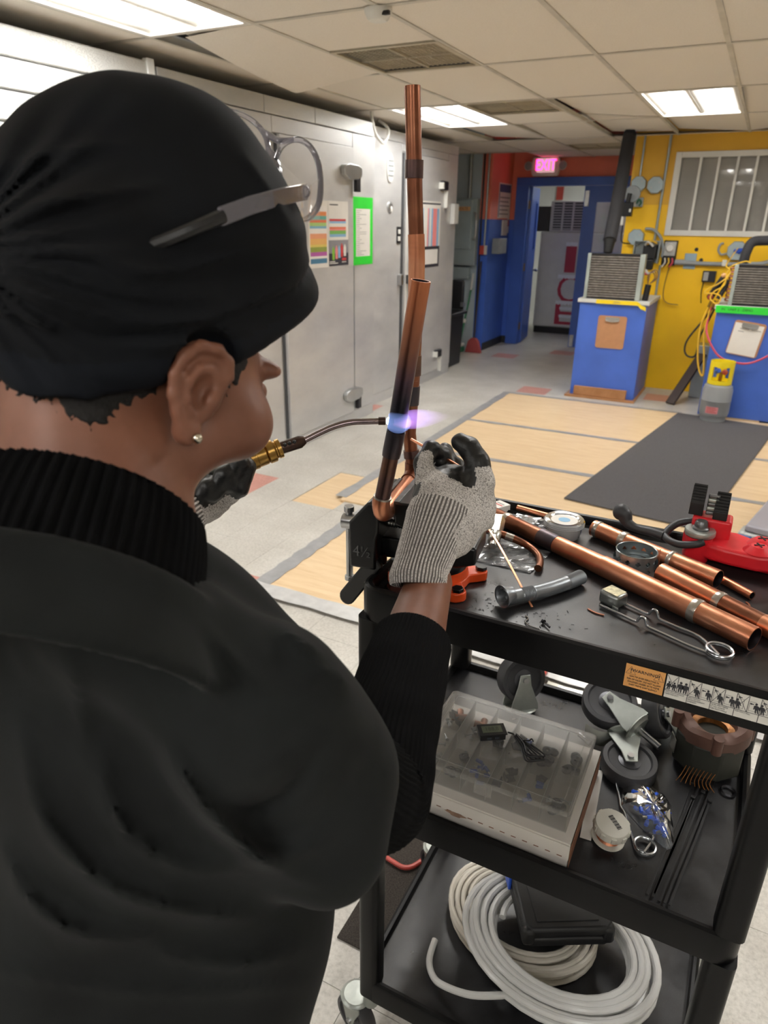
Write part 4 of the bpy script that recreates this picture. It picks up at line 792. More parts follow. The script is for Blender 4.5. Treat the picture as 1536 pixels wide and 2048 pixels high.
def caster_parts(parent, M_, r=.05, w=.03, stem=False, brake=False, parts=True):
    """wheel at the local origin with its axle along X, fork and swivel above it along +Z"""
    def nb(m_): b = B(m_); b.T = M_; return b
    wh = obj('wheel', nb('caster_rubber').lathe([(.0, -w*.32), (r*.42, -w*.30), (r*.74, -w*.36), (r*.80, -w*.5), (r*.96, -w*.5), (r, -w*.36), (r, w*.36), (r*.96, w*.5), (r*.80, w*.5), (r*.74, w*.36), (r*.42, w*.30), (0, w*.32)], 36, (0, 0, 0), (1, 0, 0)), parent)
    obj('hub', nb('caster_hub').lathe([(0, -w*.62), (r*.16, -w*.62), (r*.2, -w*.4), (r*.40, -w*.33), (r*.40, w*.33), (r*.2, w*.4), (r*.16, w*.62), (0, w*.62)], 24, (0, 0, 0), (1, 0, 0)), wh)
    for s_ in (-1, 1):
        b = nb('zinc'); T0 = b.T.copy(); b.T = T0 @ Matrix(((0, 0, 1, s_*(w*.62)), (1, 0, 0, 0), (0, 1, 0, 0), (0, 0, 0, 1)))
        b.prism([(-.011, -.011), (.011, -.011), (.016, .012), (.03, r*1.05), (.03, r*1.28), (-.03, r*1.28), (-.03, r*1.05), (-.014, .012)], -.0015, .0015); obj('fork_side', b, parent, bevel=.001)
    obj('fork_top', nb('zinc').lathe([(0, r*1.26), (.031, r*1.26), (.033, r*1.31), (.028, r*1.36), (.026, r*1.42), (0, r*1.44)], 24, (0, 0, 0)), parent)
    obj('axle', nb('steel').cyl((-w*.62-.006, 0, 0), (w*.62+.006, 0, 0), .006, n=10), parent)
    if stem: obj('stem', nb('steel').cyl((0, 0, r*1.42), (0, 0, r*1.42+.045), .0065, n=12), parent)
    if brake: obj('brake_lever', nb('zinc').quadmesh(lambda u_, v_: ((u_-.5)*.038, -.02-.05*v_, r*1.12-.012*math.sin(PI*v_)+.014*v_+.006*(2*u_-1)**2), 7, 8), parent)
mat('caster_rubber', '#3a3a3d', .5, 0, .2, 20); mat('caster_hub', '#55565a', .35, .4, .2, 20); mat('zinc', '#adb2ad', .42, .8, .2, 18, .15, 60)
for k, (x, y, sx, sy) in enumerate(legxy):
    cs = bpy.data.objects.new('caster', None); C.objects.link(cs); cs.parent = cart; cs.location = Vector((x+sx*.02-.02, y+sy*.02, .05))-cart.location
    caster_parts(cs, Matrix.Translation((x+sx*.02-.035*(k in (0, 2))+.0, y+sy*.02, .0515)) @ Matrix.Rotation(R((70, 20, 60, 10)[k]), 4, 'Z'), r=.048, w=.03)
    obj('caster_socket', B('zinc').cyl((x+sx*.02, y+sy*.02, .118), (x+sx*.02, y+sy*.02, .157), .016), cs)
# labels on the front rim
flat('label_white', '#d3d0c8', .5); flat('label_amber', '#d79a57', .5)
def FYp(x, z, d=0): return ((x, CY0-.0006-d, z), *FY)
wl = obj('warning_label', B('label_amber').box(-.0615, -.0135, CY0-.0009, CY0-.0002, 1.0635, 1.0975), cart, smooth=0); tag(wl, 'amber warning label')
obj('heading', B('ink').frame(*FYp(-.0375, 1.0895, .0004)).text('WARNING', .0063, bold=1.05), wl)
for x_ in (-.0545, -.0205):
    tr = B('ink'); tr.frame(*FYp(x_, 1.0885, .0004)); 
    for (a, c_) in (((-.0062, -.0052), (.0062, -.0052)), ((.0062, -.0052), (0, .006)), ((0, .006), (-.0062, -.0052))):
        d_ = Vector((c_[0]-a[0], c_[1]-a[1], 0)); n_ = Vector((-d_.y, d_.x, 0)).normalized()*.00022; tr.add([(a[0]-n_.x, a[1]-n_.y, 0), (c_[0]-n_.x, c_[1]-n_.y, 0), (c_[0]+n_.x, c_[1]+n_.y, 0), (a[0]+n_.x, a[1]+n_.y, 0)], [(0, 1, 2, 3)])
    tag(obj('hazard_triangle', tr, wl), kind='stuff'); obj('exclamation_mark', B('ink').frame(*FYp(x_, 1.0882, .0004)).text('!', .0095, bold=1.3), wl)
for k, s_ in enumerate(('CAN TIP OVER RESULTING IN', 'RISK OF INJURY. DO NOT ALLOW', 'CHILDREN UNDER 18 TO MOVE', 'CART. MOVE CART SLOWLY')): obj('caption', B('ink').frame(*FYp(-.0375, 1.0802-.0042*k, .0004)).text(s_, .0033, bold=.82), wl)
pl = obj('picture_label', B('label_white').box(-.0115, .1215, CY0-.0009, CY0-.0002, 1.0635, 1.0975), cart, smooth=0); tag(pl, 'white pictogram label')
def bar(par, nm, x0, z0, x1, z1, wd=.00035, m_='ink'):
    b = B(m_); b.frame(*FYp(0, 0, .0005)); d_ = Vector((x1-x0, z1-z0, 0)); n_ = Vector((-d_.y, d_.x, 0)).normalized()*wd; b.add([(x0-n_.x, z0-n_.y, 0), (x1-n_.x, z1-n_.y, 0), (x1+n_.x, z1+n_.y, 0), (x0+n_.x, z0+n_.y, 0)], [(0, 1, 2, 3)]); obj(nm, b, par)
def person_icon(par, x, z, h, lean=0):
    b = B('ink'); b.frame(*FYp(x, z, .0005)); s_ = h
    o = [(-.16, 0), (-.05, 0), (-.02, .3), (.02, .3), (.05, 0), (.16, 0), (.17, .45), (.26, .3), (.32, .35), (.24, .68), (.12, .74), (-.12, .74), (-.24, .68), (-.32, .35), (-.26, .3), (-.17, .45)]
    b.prism([(p*s_*.8+lean*q*s_, q*s_) for p, q in o], 0, .0002); obj('figure', b, par); b = B('ink'); b.frame(*FYp(x+lean*.88*h, z+.87*h, .0005)); b.prism([(.1*h*math.cos(a), .11*h*math.sin(a)) for a in np.linspace(0, 2*PI, 11)[:-1]], 0, .0002); obj('figure_head', b, par)
cells = [-.0115+.0133*k for k in range(11)]
bar(pl, 'rule_line', -.0115, 1.0745, .1215, 1.0745)
for k in range(1, 10): bar(pl, 'rule_line', cells[k], 1.0745 if k % 2 else 1.0637, cells[k], 1.0973)
for k in range(10):
    x0 = cells[k]; xc = x0+.00665
    if k % 2 == 0: bar(pl, 'cross_stroke', x0+.0004, 1.0748, x0+.0128, 1.0972, .0003); bar(pl, 'cross_stroke', x0+.0004, 1.0972, x0+.0128, 1.0748, .0003)
    if k < 2: 
        for dx in (-.003, .003): person_icon(pl, xc+dx, 1.0758, .0125 if k == 0 else .016)
    else:
        person_icon(pl, xc+(.0042 if k < 6 or k % 2 else -.003), 1.0758, .0145, -.18); bar(pl, 'cart_icon', x0+.0015, 1.0775, x0+.0085, 1.0775, .00018); bar(pl, 'cart_icon', x0+.0015, 1.0905, x0+.0085, 1.0905, .00018); bar(pl, 'cart_icon', x0+.0015, 1.0765, x0+.0015, 1.0905, .00018); bar(pl, 'cart_icon', x0+.0085, 1.0765, x0+.0085, 1.0905, .00018)
        b = B('ink'); b.frame(*FYp(x0+.004, 1.0875 if k % 2 else 1.0925, .0005)); b.prism([(-.0026, 0), (-.0006, .0016), (-.0006, .0006), (.0018, .0006), (.0018, -.0006), (-.0006, -.0006), (-.0006, -.0016)], 0, .0002); obj('arrow', b, pl)
for k, ls in enumerate((('ONLY ADULTS SHOULD', 'MOVE THIS UNIT!'), ('APPLY MOTION', 'FORCE ON NARROW', 'DIMENSION'), ('NEVER APPLY FORCE', 'AT TOP. ALWAYS', 'PUSH FROM MIDDLE'), ("PUSH DON'T PULL",))):
    for q_, s_ in enumerate(ls): obj('caption', B('ink_grey').frame(*FYp(cells[2*k]+.0008, 1.0722-.0029*q_, .0005)).text(s_, .0024, 'LEFT', bold=.85), pl)

# ================================================================ bench vise
mat('vise_black', '#0d0d0f', .32, 0, .2, 20, .1, 90); mat('vise_orange', '#e4511d', .38, 0, .08, 14); mat('jaw_steel', '#6f7072', .35, .9, .3, 60, .3, 200)
vj = Vector((-.146, .989, 0)).normalized(); vs_ = Vector((vj.y, -vj.x, 0)); VO = Vector((-.435, .857, 0)); DK = DECK[0]
vise = thing('bench_vise', 'black bench vise on an orange swivel base', 'vise', (-.37, .91, DK))
def vb(m_): b = B(m_); b.frame(VO, vs_, vj, (0, 0, 1)); return b
def vprof(m_, poly, j0, j1):      # polygon in (s,z) extruded along the jaw axis
    b = B(m_); b.frame(VO, vs_, Vector((0, 0, 1)), -vj); return b.prism(poly, -j1, -j0)
cbx, cby = .072, .048; LUGS = (R(-50), R(24), R(130), R(205))
base = B('vise_orange'); base.frame(VO, vs_, vj, (0, 0, 1)); pts = []
for k in range(72):
    a = 2*PI*k/72; r = .050
    for la in LUGS:
        dd = abs((a-la+PI) % (2*PI)-PI); r = max(r, .050+.030*(1/(1+math.exp((dd-.24)*26))))
    pts.append((cbx+r*math.cos(a), cby+r*math.sin(a)))
base.prism(pts, DK+.0008, DK+.016); obj('swivel_base', base, vise, bevel=.002); obj('base_ring', vb('vise_orange').lathe([(.049, DK+.016), (.047, DK+.028), (.04, DK+.03), (0, DK+.03)], 32, (cbx, cby, 0)), vise)
for la in LUGS: c_ = (cbx+.070*math.cos(la), cby+.070*math.sin(la)); obj('mounting_bolt', vb('vise_black').prism([(c_[0]+.0095*math.cos(a), c_[1]+.0095*math.sin(a)) for a in np.linspace(0, 2*PI, 7)[:-1]], DK+.016, DK+.022), vise, bevel=.001)
obj('swivel_disc', vb('vise_black').lathe([(0, DK+.052), (.03, DK+.052), (.044, DK+.046), (.046, DK+.038), (.0455, DK+.03), (0, DK+.03)], 32, (cbx, cby, 0)), vise)
obj('fixed_body', vprof('vise_black', [(.046, 1.205), (.056, 1.19), (.072, 1.174), (.138, 1.170), (.138, 1.142), (.11, 1.132), (.046, 1.132)], .012, .092), vise, bevel=.004)
obj('fixed_jaw', vprof('vise_black', [(.0125, 1.232), (.040, 1.232), (.058, 1.2), (.058, 1.186), (.034, 1.188), (.0125, 1.196)], .0, .118), vise, bevel=.003)
obj('jaw_insert', vprof('jaw_steel', [(.0112, 1.2335), (.020, 1.2335), (.020, 1.205), (.0112, 1.205)], .001, .117), vise, bevel=.0006)
mj = obj('moving_jaw', vprof('vise_black', [(-.061, 1.112), (-.061, 1.189), (-.030, 1.226), (-.0125, 1.226), (-.0125, 1.178), (-.016, 1.165), (-.016, 1.112)], .0, .118), vise, bevel=.004)
obj('jaw_insert', vprof('jaw_steel', [(-.0112, 1.2275), (-.018, 1.2275), (-.018, 1.20), (-.0112, 1.20)], .001, .117), mj, bevel=.0006)
b = B('jaw_steel'); b.frame(VO+vs_*(-.038)+vj*(-.0006)+Vector((0, 0, 1.142)), vs_, Vector((0, 0, 1)), -vj); b.text('4½', .026, ext=.0012, bold=.9); obj('size_mark', b, mj)  # raised black mark coloured as lighter steel, painting in its highlights
obj('guide_beam', vprof('vise_black', [(-.03, 1.122), (.10, 1.128), (.10, 1.158), (-.03, 1.158)], .03, .088), vise, bevel=.003)
obj('screw', vb('steel').tube([(-.055+.0022*k, .058, 1.1725) for k in range(54)], [.0082 if k % 2 else .0066 for k in range(54)], 16), vise)
obj('screw_head', vb('steel').cyl((-.094, .058, 1.164), (-.061, .058, 1.164), .0135, n=24), vise, bevel=.0015)
hb = obj('handle_bar', vb('steel').cyl((-.083, .058, 1.062), (-.083, .058, 1.182), .0058, n=16), vise); obj('handle_knob', vb('steel').cyl((-.083, .058, 1.181), (-.083, .058, 1.191), .0085, n=18), hb, bevel=.001); obj('handle_knob', vb('steel').cyl((-.083, .058, 1.056), (-.083, .058, 1.064), .0085, n=18), hb, bevel=.001)
b = B('vise_black'); b.frame(VO+vs_*(-.066)+vj*.012+Vector((0, 0, 1.055)), Vector((.55, .05, .83)).normalized(), Vector((-.83, 0, .55)).normalized(), vj); b.prism([(.014*math.cos(a)-.004, .014*math.sin(a)) for a in np.linspace(PI/2, 3*PI/2, 9)]+[(.085, -.015), (.09, 0), (.085, .012)], -.006, .006); obj('lock_lever', b, vise, bevel=.003)
obj('lever_stem', vb('vise_black').cyl((-.02, .03, 1.113), (-.02, .03, 1.13), .012, n=14), vise); obj('neck', vb('vise_black').lathe([(.04, DK+.05), (.036, 1.136)], 24, (cbx, cby, 0)), vise)

# ================================================================ copper work piece
def m_copper(name, a, b_, c_, ox, oxamt, rough=.27, scale=22):
    t = NT(name); v = t.coords(); n = t.noise(v, scale*.7, 3, .5, .2); n2 = t.noise(v, scale, 3, .5, .5)
    c = t.ramp(n, [(.25, a), (.5, b_), (.75, c_)]); c = t.mix(t.ramp(n2, [(.56-oxamt, .0), (.95-oxamt*.5, .65)]), c, ox)
    t.set(c, t.ramp(n2, [(.3, rough-.02), (.8, rough+.08)]), .95); return t.m
m_copper('copper_bright', '#bd7654', '#cd8868', '#dc9f7e', '#935a42', .02, .31); m_copper('copper_brown', '#7c4c38', '#905c45', '#a67258', '#45291f', .16, .3); m_copper('copper_burnt', '#5a4848', '#6e5450', '#8c6650', '#33323a', .24, .3)
m_copper('copper_dark', '#48464e', '#575258', '#685a5a', '#2a2a31', .18, .36); m_copper('copper_pipe', '#bd7656', '#cd8767', '#db9c7b', '#8f5a45', .05, .32, 14); mat('solder', '#b5afa6', .3, .9, .2, 60, .4, 160)
RL = .0113
wp = thing('copper_assembly', 'brazed copper tube assembly with two risers clamped in the vise', 'copper pipe', (-.43, .93, 1.2))
n0, n1, n2_, n3 = Vector((-.4315, .834, 1.238)), Vector((-.4165, .836, 1.318)), Vector((-.4115, .837, 1.345)), Vector((-.3805, .838, 1.549))
obj('elbow', B('copper_bright').tube([(-.4365, .872, 1.2165), (-.4345, .852, 1.2165), (-.4325, .839, 1.2225), (-.4318, .834, 1.236), (-.4305, .834, 1.246)], .0132, 20, sub=6), wp)
obj('lower_riser', B('copper_burnt').tube([n0, n1], RL, 24), wp); obj('joint_ring', B('solder').tube([n0+(n1-n0)*.10, n0+(n1-n0)*.13], .0136, 24), wp)
obj('coupling', B('copper_dark').tube([n1-(n2_-n1)*.25, n1, n2_, n2_+(n2_-n1)*.15], [.0128, .0134, .0134, .0134], 24), wp)
u_ = (n3-n2_); seg = [('copper_dark', 0, .16), ('copper_burnt', .16, .42), ('copper_brown', .42, .72), ('copper_bright', .72, 1.0)]
t = NT('copper_tempered'); v = t.coords(); sp = t.new('ShaderNodeSeparateXYZ'); t.link(v, sp.inputs[0]); mr = t.new('ShaderNodeMapRange'); mr.inputs[1].default_value = .145; mr.inputs[2].default_value = .36; t.link(sp.outputs['Z'], mr.inputs[0])
nn = t.noise(v, 25, 5); ad = t.new('ShaderNodeMath', operation='MULTIPLY_ADD'); ad.inputs[1].default_value = .22; t.link(nn, ad.inputs[0]); t.link(mr.outputs[0], ad.inputs[2]); sb = t.new('ShaderNodeMath', operation='SUBTRACT'); sb.inputs[1].default_value = .11; t.link(ad.outputs[0], sb.inputs[0])
t.set(t.ramp(sb.outputs[0], [(0, '#2f3138'), (.18, '#3c3a42'), (.36, '#5c4a55'), (.55, '#8a5f50'), (.75, '#b06f52'), (1, '#bb7350')]), .3, .95)
b = B('copper_tempered'); b.tube([n2_, n2_+u_*.3, n2_+u_*.6, n3], .0128, 28, cap=False); b.lathe([(.0128, 0), (.0112, 0)], 28, n3, u_.normalized()); b.m('copper_dark'); b.tube([n3-u_*.3, n3], .0112, 28, cap=False); obj('upper_riser', b, wp)
f_ = [Vector(p) for p in ((-.468, 1.02, 1.232), (-.476, 1.02, 1.29), (-.472, 1.02, 1.38), (-.470, 1.02, 1.476), (-.471, 1.02, 1.564), (-.473, 1.02, 1.60), (-.479, 1.02, 1.688), (-.485, 1.02, 1.793))]
obj('bottom_tube', B('copper_bright').tube([(-.4365, .868, 1.2165), (-.4635, 1.0, 1.2165)], RL, 24), wp); obj('elbow', B('copper_brown').tube([(-.462, .99, 1.2165), (-.466, 1.01, 1.2175), (-.468, 1.019, 1.224), (-.4685, 1.02, 1.24)], .0132, 20, sub=5), wp)
obj('far_riser', B('copper_brown').tube([f_[0], f_[1], f_[2]], .0112, 24), wp); obj('collar', B('copper_burnt').tube([f_[0]+(f_[1]-f_[0])*.28, f_[0]+(f_[1]-f_[0])*.5], .0134, 24), wp)
obj('collar', B('copper_dark').tube([f_[2]-(f_[2]-f_[1])*.45, f_[2]-(f_[2]-f_[1])*.1], .0126, 24), wp); obj('far_riser', B('copper_brown').tube([f_[2], f_[3], f_[4]], .0112, 24), wp); obj('collar', B('copper_burnt').tube([f_[2]+Vector((0, 0, .008)), f_[2]+Vector((0, 0, .04))], .0130, 24), wp)
obj('collar', B('copper_bright').tube([f_[3]+Vector((0, 0, .02)), f_[4], f_[5]], .0126, 24), wp); obj('far_riser', B('copper_brown').tube([f_[5], f_[6]], .0115, 24), wp)
obj('collar', B('copper_burnt').tube([f_[6]-Vector((0, 0, .012)), f_[6]+Vector((0, 0, .012))], .0135, 24), wp); b = B('copper_brown').tube([f_[6], f_[7]], .0115, 24, cap=False); b.lathe([(.0115, 0), (.010, 0), (.010, -.05)], 24, f_[7], (f_[7]-f_[6]).normalized()); obj('far_riser', b, wp)
# ================================================================ torch and flame
mat('torch_tube', '#86787a', .2, .95, .25, 18); mat('torch_dark', '#4a3a34', .35, .9, .2, 20); mat('torch_grip', '#4d5450', .5, .1, .15, 20)
to = thing('brazing_torch', 'lit brazing torch with bent tube and brass valve', 'torch', P(487, 930, .93)); tp = [P(768, 842, .966), P(735, 843, .966), P(700, 845, .965), P(660, 856, .961), P(608, 881, .955)]
obj('tip_tube', B('torch_tube').tube(tp, .0043, 14, sub=6), to); obj('tip_end', B('torch_dark').tube([P(771, 842, .966), P(757, 842, .966)], .0056, 14), to)
q0, q1, q2, q3, q4, q5 = P(610, 880, .955), P(600, 884, .954), P(562, 896, .949), P(553, 899, .948), P(488, 924, .938), P(400, 975, .925)
b = B('torch_dark').tube([q0, q1, q2], [.0055, .0088, .0088], 18); obj('mixer', b, to)
for k in range(3): c_ = q1*(1-.25*k-.2)+q2*(.25*k+.2); obj('air_hole', B('black_plastic').ball(c_+Vector((.0022, -.0075, .0042)), .0028), to)
ax_ = (q4-q3); obj('brass_body', B('brass').tube([q3+ax_*f for f in (-.14, -.13, -.02, 0, .04, .08, .28, .31, .34, .6, .62, .95, 1.0)], [.011, .0135, .0135, .012, .012, .0155, .0155, .013, .0148, .0148, .0158, .0158, .013], 26), to)
obj('handle', B('torch_grip').tube([q4-ax_*.02, q4+(q5-q4)*.15, q5], [.012, .0145, .0145], 20), to); obj('hose', B('alarm_red').tube([q5, q5+Vector((-.06, -.05, -.08)), q5+Vector((-.10, -.02, -.3)), q5+Vector((-.12, .15, -.8)), Vector((-.76, 1.26, .04)), Vector((-.68, 1.27, .017)), Vector((-.60, 1.235, .0175)), Vector((-.53, 1.26, .0175)), Vector((-.48, 1.5, .0175)), Vector((-.46, 2.0, .0175)), Vector((-.45, 2.35, .03)), Vector((-.40, 2.75, .024)), Vector((-.2, 3.3, .024))], .0065, 10, sub=8), to)
def flame(name, c0, c1, r0, r1, col, strength, parent, core=False):
    """emissive gas: a tapering body of volume emission, hottest at the nozzle"""
    t = NT('gas_'+name); t.n.remove(t.b); L = (c1-c0).length; vol = t.new('ShaderNodeEmission'); vol.inputs['Color'].default_value = (*col, 1)
    tc = t.new('ShaderNodeTexCoord'); sp = t.new('ShaderNodeSeparateXYZ'); t.link(tc.outputs['Generated'], sp.inputs[0])
    mr = t.new('ShaderNodeMapRange'); mr.inputs[1].default_value = 0; mr.inputs[2].default_value = 1; mr.inputs[3].default_value = strength; mr.inputs[4].default_value = strength*(.9 if core else .04); t.link(sp.outputs['X'], mr.inputs[0]); t.link(mr.outputs[0], vol.inputs['Strength']); t.link(vol.outputs[0], t.out.inputs['Volume'])
    d = c1-c0; n = 12; pts = [c0+d*(k/n) for k in range(n+1)]; rr = [max(.0003, (r0+(r1-r0)*k/n)*math.sin(PI*min(1, .12+.88*k/n))**(.5 if core else .8)) for k in range(n+1)]
    return obj(name, B(t.m).tube(pts, rr, 14), parent)
fl_ = P(774, 842, .966)
flame('flame_core', fl_, P(792, 843, .962), .0066, .006, (.45, .90, 1.0), 5500, to, True); flame('flame_halo', P(776, 842, .951), P(824, 846, .951), .017, .016, (.30, .45, 1.0), 40, to, True); flame('flame_tongue', P(788, 842, .95), P(905, 832, .95), .016, .010, (.55, .30, 1.0), 42, to); flame('flame_root', P(786, 848, .950), P(835, 846, .950), .008, .006, (1.0, .30, .25), 55, to)
# ================================================================ things on the cart top
ZT = DECK[0]+.0006
def cpipe(name, label, segs, end=None, rings=(), inner='copper_dark', group='loose copper pipes on the cart'):
    """segs: list of (material, p0, p1, r0, r1); a hollow mouth at end"""
    t = thing(name, label, 'copper pipe', (segs[0][1]+segs[-1][2])/2, group)
    for m_, a, c, r0, r1 in segs:
        k = 6; last = (end is not None and c == segs[-1][2])
        b = B(m_).tube([a+(c-a)*i/k for i in range(k+1)], [r0+(r1-r0)*i/k for i in range(k+1)], 28, cap=not last)
        if last:
            d = (c-a).normalized(); b.lathe([(r1, 0), (r1-.0015, 0)], 28, c, d); b.m(inner); b.tube([c-d*.07, c], r1-.0015, 28, cap=False); b.tube([c-d*.071, c-d*.07], r1-.002, 20)
        obj('tube', b, t)
    for p, d, r, w in rings: obj('solder_ring', B('solder').tube([p-d*w, p-d*w*.4, p+d*w*.4, p+d*w], [r+.0002, r+.0011, r+.0011, r+.0002], 28), t)
    return t
A0, A1 = Vector((-.392, 1.194, ZT+.0172)), Vector((.082, .933, ZT+.0172)); dA = (A1-A0).normalized(); LA = (A1-A0).length
pa = lambda f, r=.0172: A0+(A1-A0)*f+Vector((0, 0, r-.0172))
cpipe('copper_pipe', 'longest copper pipe with soldered couplings and an open mouth', [('copper_brown', pa(0, .0145), pa(.285, .0145), .0142, .0142), ('copper_dark', pa(.275, .0155), pa(.345, .0155), .0158, .0158), ('copper_bright', pa(.34, .0155), pa(.54, .0165), .0150, .0165), ('copper_pipe', pa(.53), pa(.83), .0172, .0172), ('copper_bright', pa(.82), pa(1), .0166, .0172)], True,
      [(pa(.115, .0145), dA, .0142, .006), (pa(.84), dA, .0172, .006)])
B0, B1 = Vector((-.186, 1.206, ZT+.0155)), Vector((.028, 1.098, ZT+.0155)); dB = (B1-B0).normalized(); pb = lambda f: B0+(B1-B0)*f
cpipe('copper_pipe', 'copper pipe with two silver solder rings beside the plastic tub', [('copper_bright', pb(0), pb(.26), .0150, .0150), ('copper_pipe', pb(.25), pb(.64), .0142, .0142), ('copper_bright', pb(.63), pb(1), .0150, .0155)], True, [(pb(.04), dB, .0150, .004), (pb(.27), dB, .0150, .006), (pb(.66), dB, .0150, .004)])
C0, C1 = Vector((-.055, 1.081, ZT+.0155)), Vector((.135, .955, ZT+.0155)); dC = (C1-C0).normalized(); pc = lambda f: C0+(C1-C0)*f
cpipe('copper_pipe', 'copper pipe starting right beside the perforated collar', [('copper_pipe', pc(0), pc(.48), .0153, .0153), ('copper_brown', pc(.47), pc(.78), .0145, .0145), ('copper_bright', pc(.77), pc(1), .0150, .0150)], True, [(pc(.47), dC, .0150, .006)])
cpipe('copper_tube', 'short narrow copper tube beside the red vise', [('copper_pipe', Vector((-.0, 1.148, ZT+.0068)), Vector((.078, 1.084, ZT+.0068)), .0066, .0066)], True)
cpipe('copper_tube', 'thin copper tube lying behind the plastic tub', [('copper_bright', Vector((-.345, 1.256, ZT+.0062)), Vector((-.228, 1.232, ZT+.0062)), .006, .006)], True)
def tag_obj(name, b, label, cat, group=None, **kw): return tag(obj(name, b, **kw), label, cat, group)
tag_obj('brazing_rod', B('copper_bright').frame((0, 0, 0), (1, 0, 0), (0, 1, 0), (0, 0, 1)).ribbon([(-.362, 1.078, ZT+.050), (-.30, 1.004, ZT+.038), (-.211, .898, ZT+.0022)], .0032, .0014, sub=6), 'flat copper brazing rod leaning across the flexible tube', 'brazing rod')
tag_obj('copper_offcut', B('copper_brown').ribbon([(-.137, .935, ZT+.001), (-.125, .929, ZT+.001), (-.112, .928, ZT+.001)], .0026, .0014, sub=4), 'tiny copper offcut lying by the cart front rim', 'offcut')
tag_obj('copper_offcut', B('copper_bright').ribbon([(.071, 1.070, ZT+.001), (.075, 1.063, ZT+.0015), (.076, 1.054, ZT+.001)], .0026, .0014, sub=4), 'tiny curled copper offcut beyond the narrow tube', 'offcut')
# corrugated flexible tube
fa, fb = Vector((-.247, .889, ZT+.0125)), Vector((-.165, 1.012, ZT+.0118)); n = 120; d_ = (fb-fa); mid = Vector((.006, -.004, 0))
pth = [fa+d_*(i/n)+mid*math.sin(PI*i/n) for i in range(n+1)]; rr = [(.0118 if i % 2 else .0105) if (18 < i < 36 or i > 90) else .0112 for i in range(n+1)]
mat('flex_grey', '#8c9196', .36, .7, .12, 30); ft = thing('flexible_tube', 'grey corrugated flexible tube with flared mouth', 'flexible tube', (-.2, .95, ZT)); obj('hose', B('flex_grey').tube(pth, rr, 20), ft)
dn = d_.normalized(); b = B('flex_grey'); prof = [(.0118, .008), (.0122, 0), (.0165, -.008), (.0172, -.011)]+[(.0165-.0016*k, -.0105+.0016*k*(.4 if k % 2 else 1)) for k in range(7)]+[(.0, .002)]; b.lathe(prof, 28, fa+Vector((0, 0, .0052)), dn); obj('flared_mouth', b, ft)
# perforated collar resting on the pipes
t = thing('sheet_metal_collar', 'round perforated galvanised collar standing between copper pipes', 'collar', (-.098, 1.103, ZT)); zc = ZT+.0004; cc = Vector((-.098, 1.103, 0)); mat('bright_zinc', '#a9b2b5', .32, .85, .15, 30)
def holed_band(b, r, z0, z1, nh, rh, n_per=6):
    """cylinder wall whose real holes are cut as square-ish gaps with rounded corners"""
    N = nh*8; zs = [z0, z0+(z1-z0)*.30, z0+(z1-z0)*.42, z0+(z1-z0)*.58, z0+(z1-z0)*.70, z1]
    for w_, rr_ in ((0, r), (1, r-.0012)):
        vs = [(cc.x+rr_*math.cos(2*PI*i/N), cc.y+rr_*math.sin(2*PI*i/N), z) for z in zs for i in range(N)]; fs = []
        for j in range(len(zs)-1):
            for i in range(N):
                if i % 8 in (3, 4) and j in (1, 2, 3) and nh: continue
                if i % 8 in (2, 5) and j == 2 and nh: continue
                f = (j*N+i, j*N+(i+1) % N, (j+1)*N+(i+1) % N, (j+1)*N+i); fs.append(f if not w_ else f[::-1])
        b.add(vs, fs)
    return b
obj('lower_band', holed_band(B('bright_zinc'), .0352, zc, zc+.020, 12, .003), t); obj('upper_band', holed_band(B('bright_zinc'), .0322, zc+.012, zc+.034, 12, .003), t)
for k in range(3): obj('inner_bead', B('bright_zinc').lathe([(.0310-.003*k, zc+.016-.004*k), (.0288-.003*k, zc+.0175-.004*k), (.0282-.003*k, zc+.014-.004*k)], 40, (cc.x, cc.y, 0)), t)
obj('lip', B('bright_zinc').lathe([(.0322, zc+.034), (.0332, zc+.035), (.0322, zc+.036), (.0312, zc+.035)], 48, (cc.x, cc.y, 0), closed=True), t); obj('tab', B('copper_bright').ribbon([(-.061, 1.101, zc+.012), (-.063, 1.103, zc+.045)], .004, .001), t)
# tub of flux
flat('tub_clear', '#cfd3d6', .25); flat('tub_blue', '#2b5fb0', .4); clear_film('tub_film', '#dfe4ea', .45, .12, 1.45)
t = thing('flux_tub', 'round clear plastic tub with a blue dot on its lid', 'tub', (-.236, 1.181, ZT)); o_ = (-.236, 1.181, ZT)
obj('cup', B('tub_film').lathe([(0, 0), (.029, 0), (.030, .002), (.033, .026)], 40, o_), t); obj('contents', B('paper').lathe([(0, .003), (.028, .003), (.030, .02), (0, .022)], 30, o_), t); obj('side_label', B('tub_blue').lathe([(.0316, .004), (.0333, .022)], 16, o_, a0=R(-75), a1=R(20)), t)
for k in range(3): obj('lid_ridge', B('tub_film').lathe([(.0355, .022+.0032*k), (.0368, .0236+.0032*k), (.0355, .0252+.0032*k), (.0342, .0236+.0032*k)], 44, o_, closed=True), t)
l_ = obj('lid', B('tub_film').lathe([(0, .031), (.026, .031), (.028, .033), (.0345, .034), (.0362, .032)], 44, o_), t); obj('lid_print', B('paper').lathe([(.0105, .0313), (.024, .0313)], 40, o_), l_); obj('lid_dot', B('chart_blue').lathe([(0, .0315), (.0105, .0315)], 28, o_), l_)
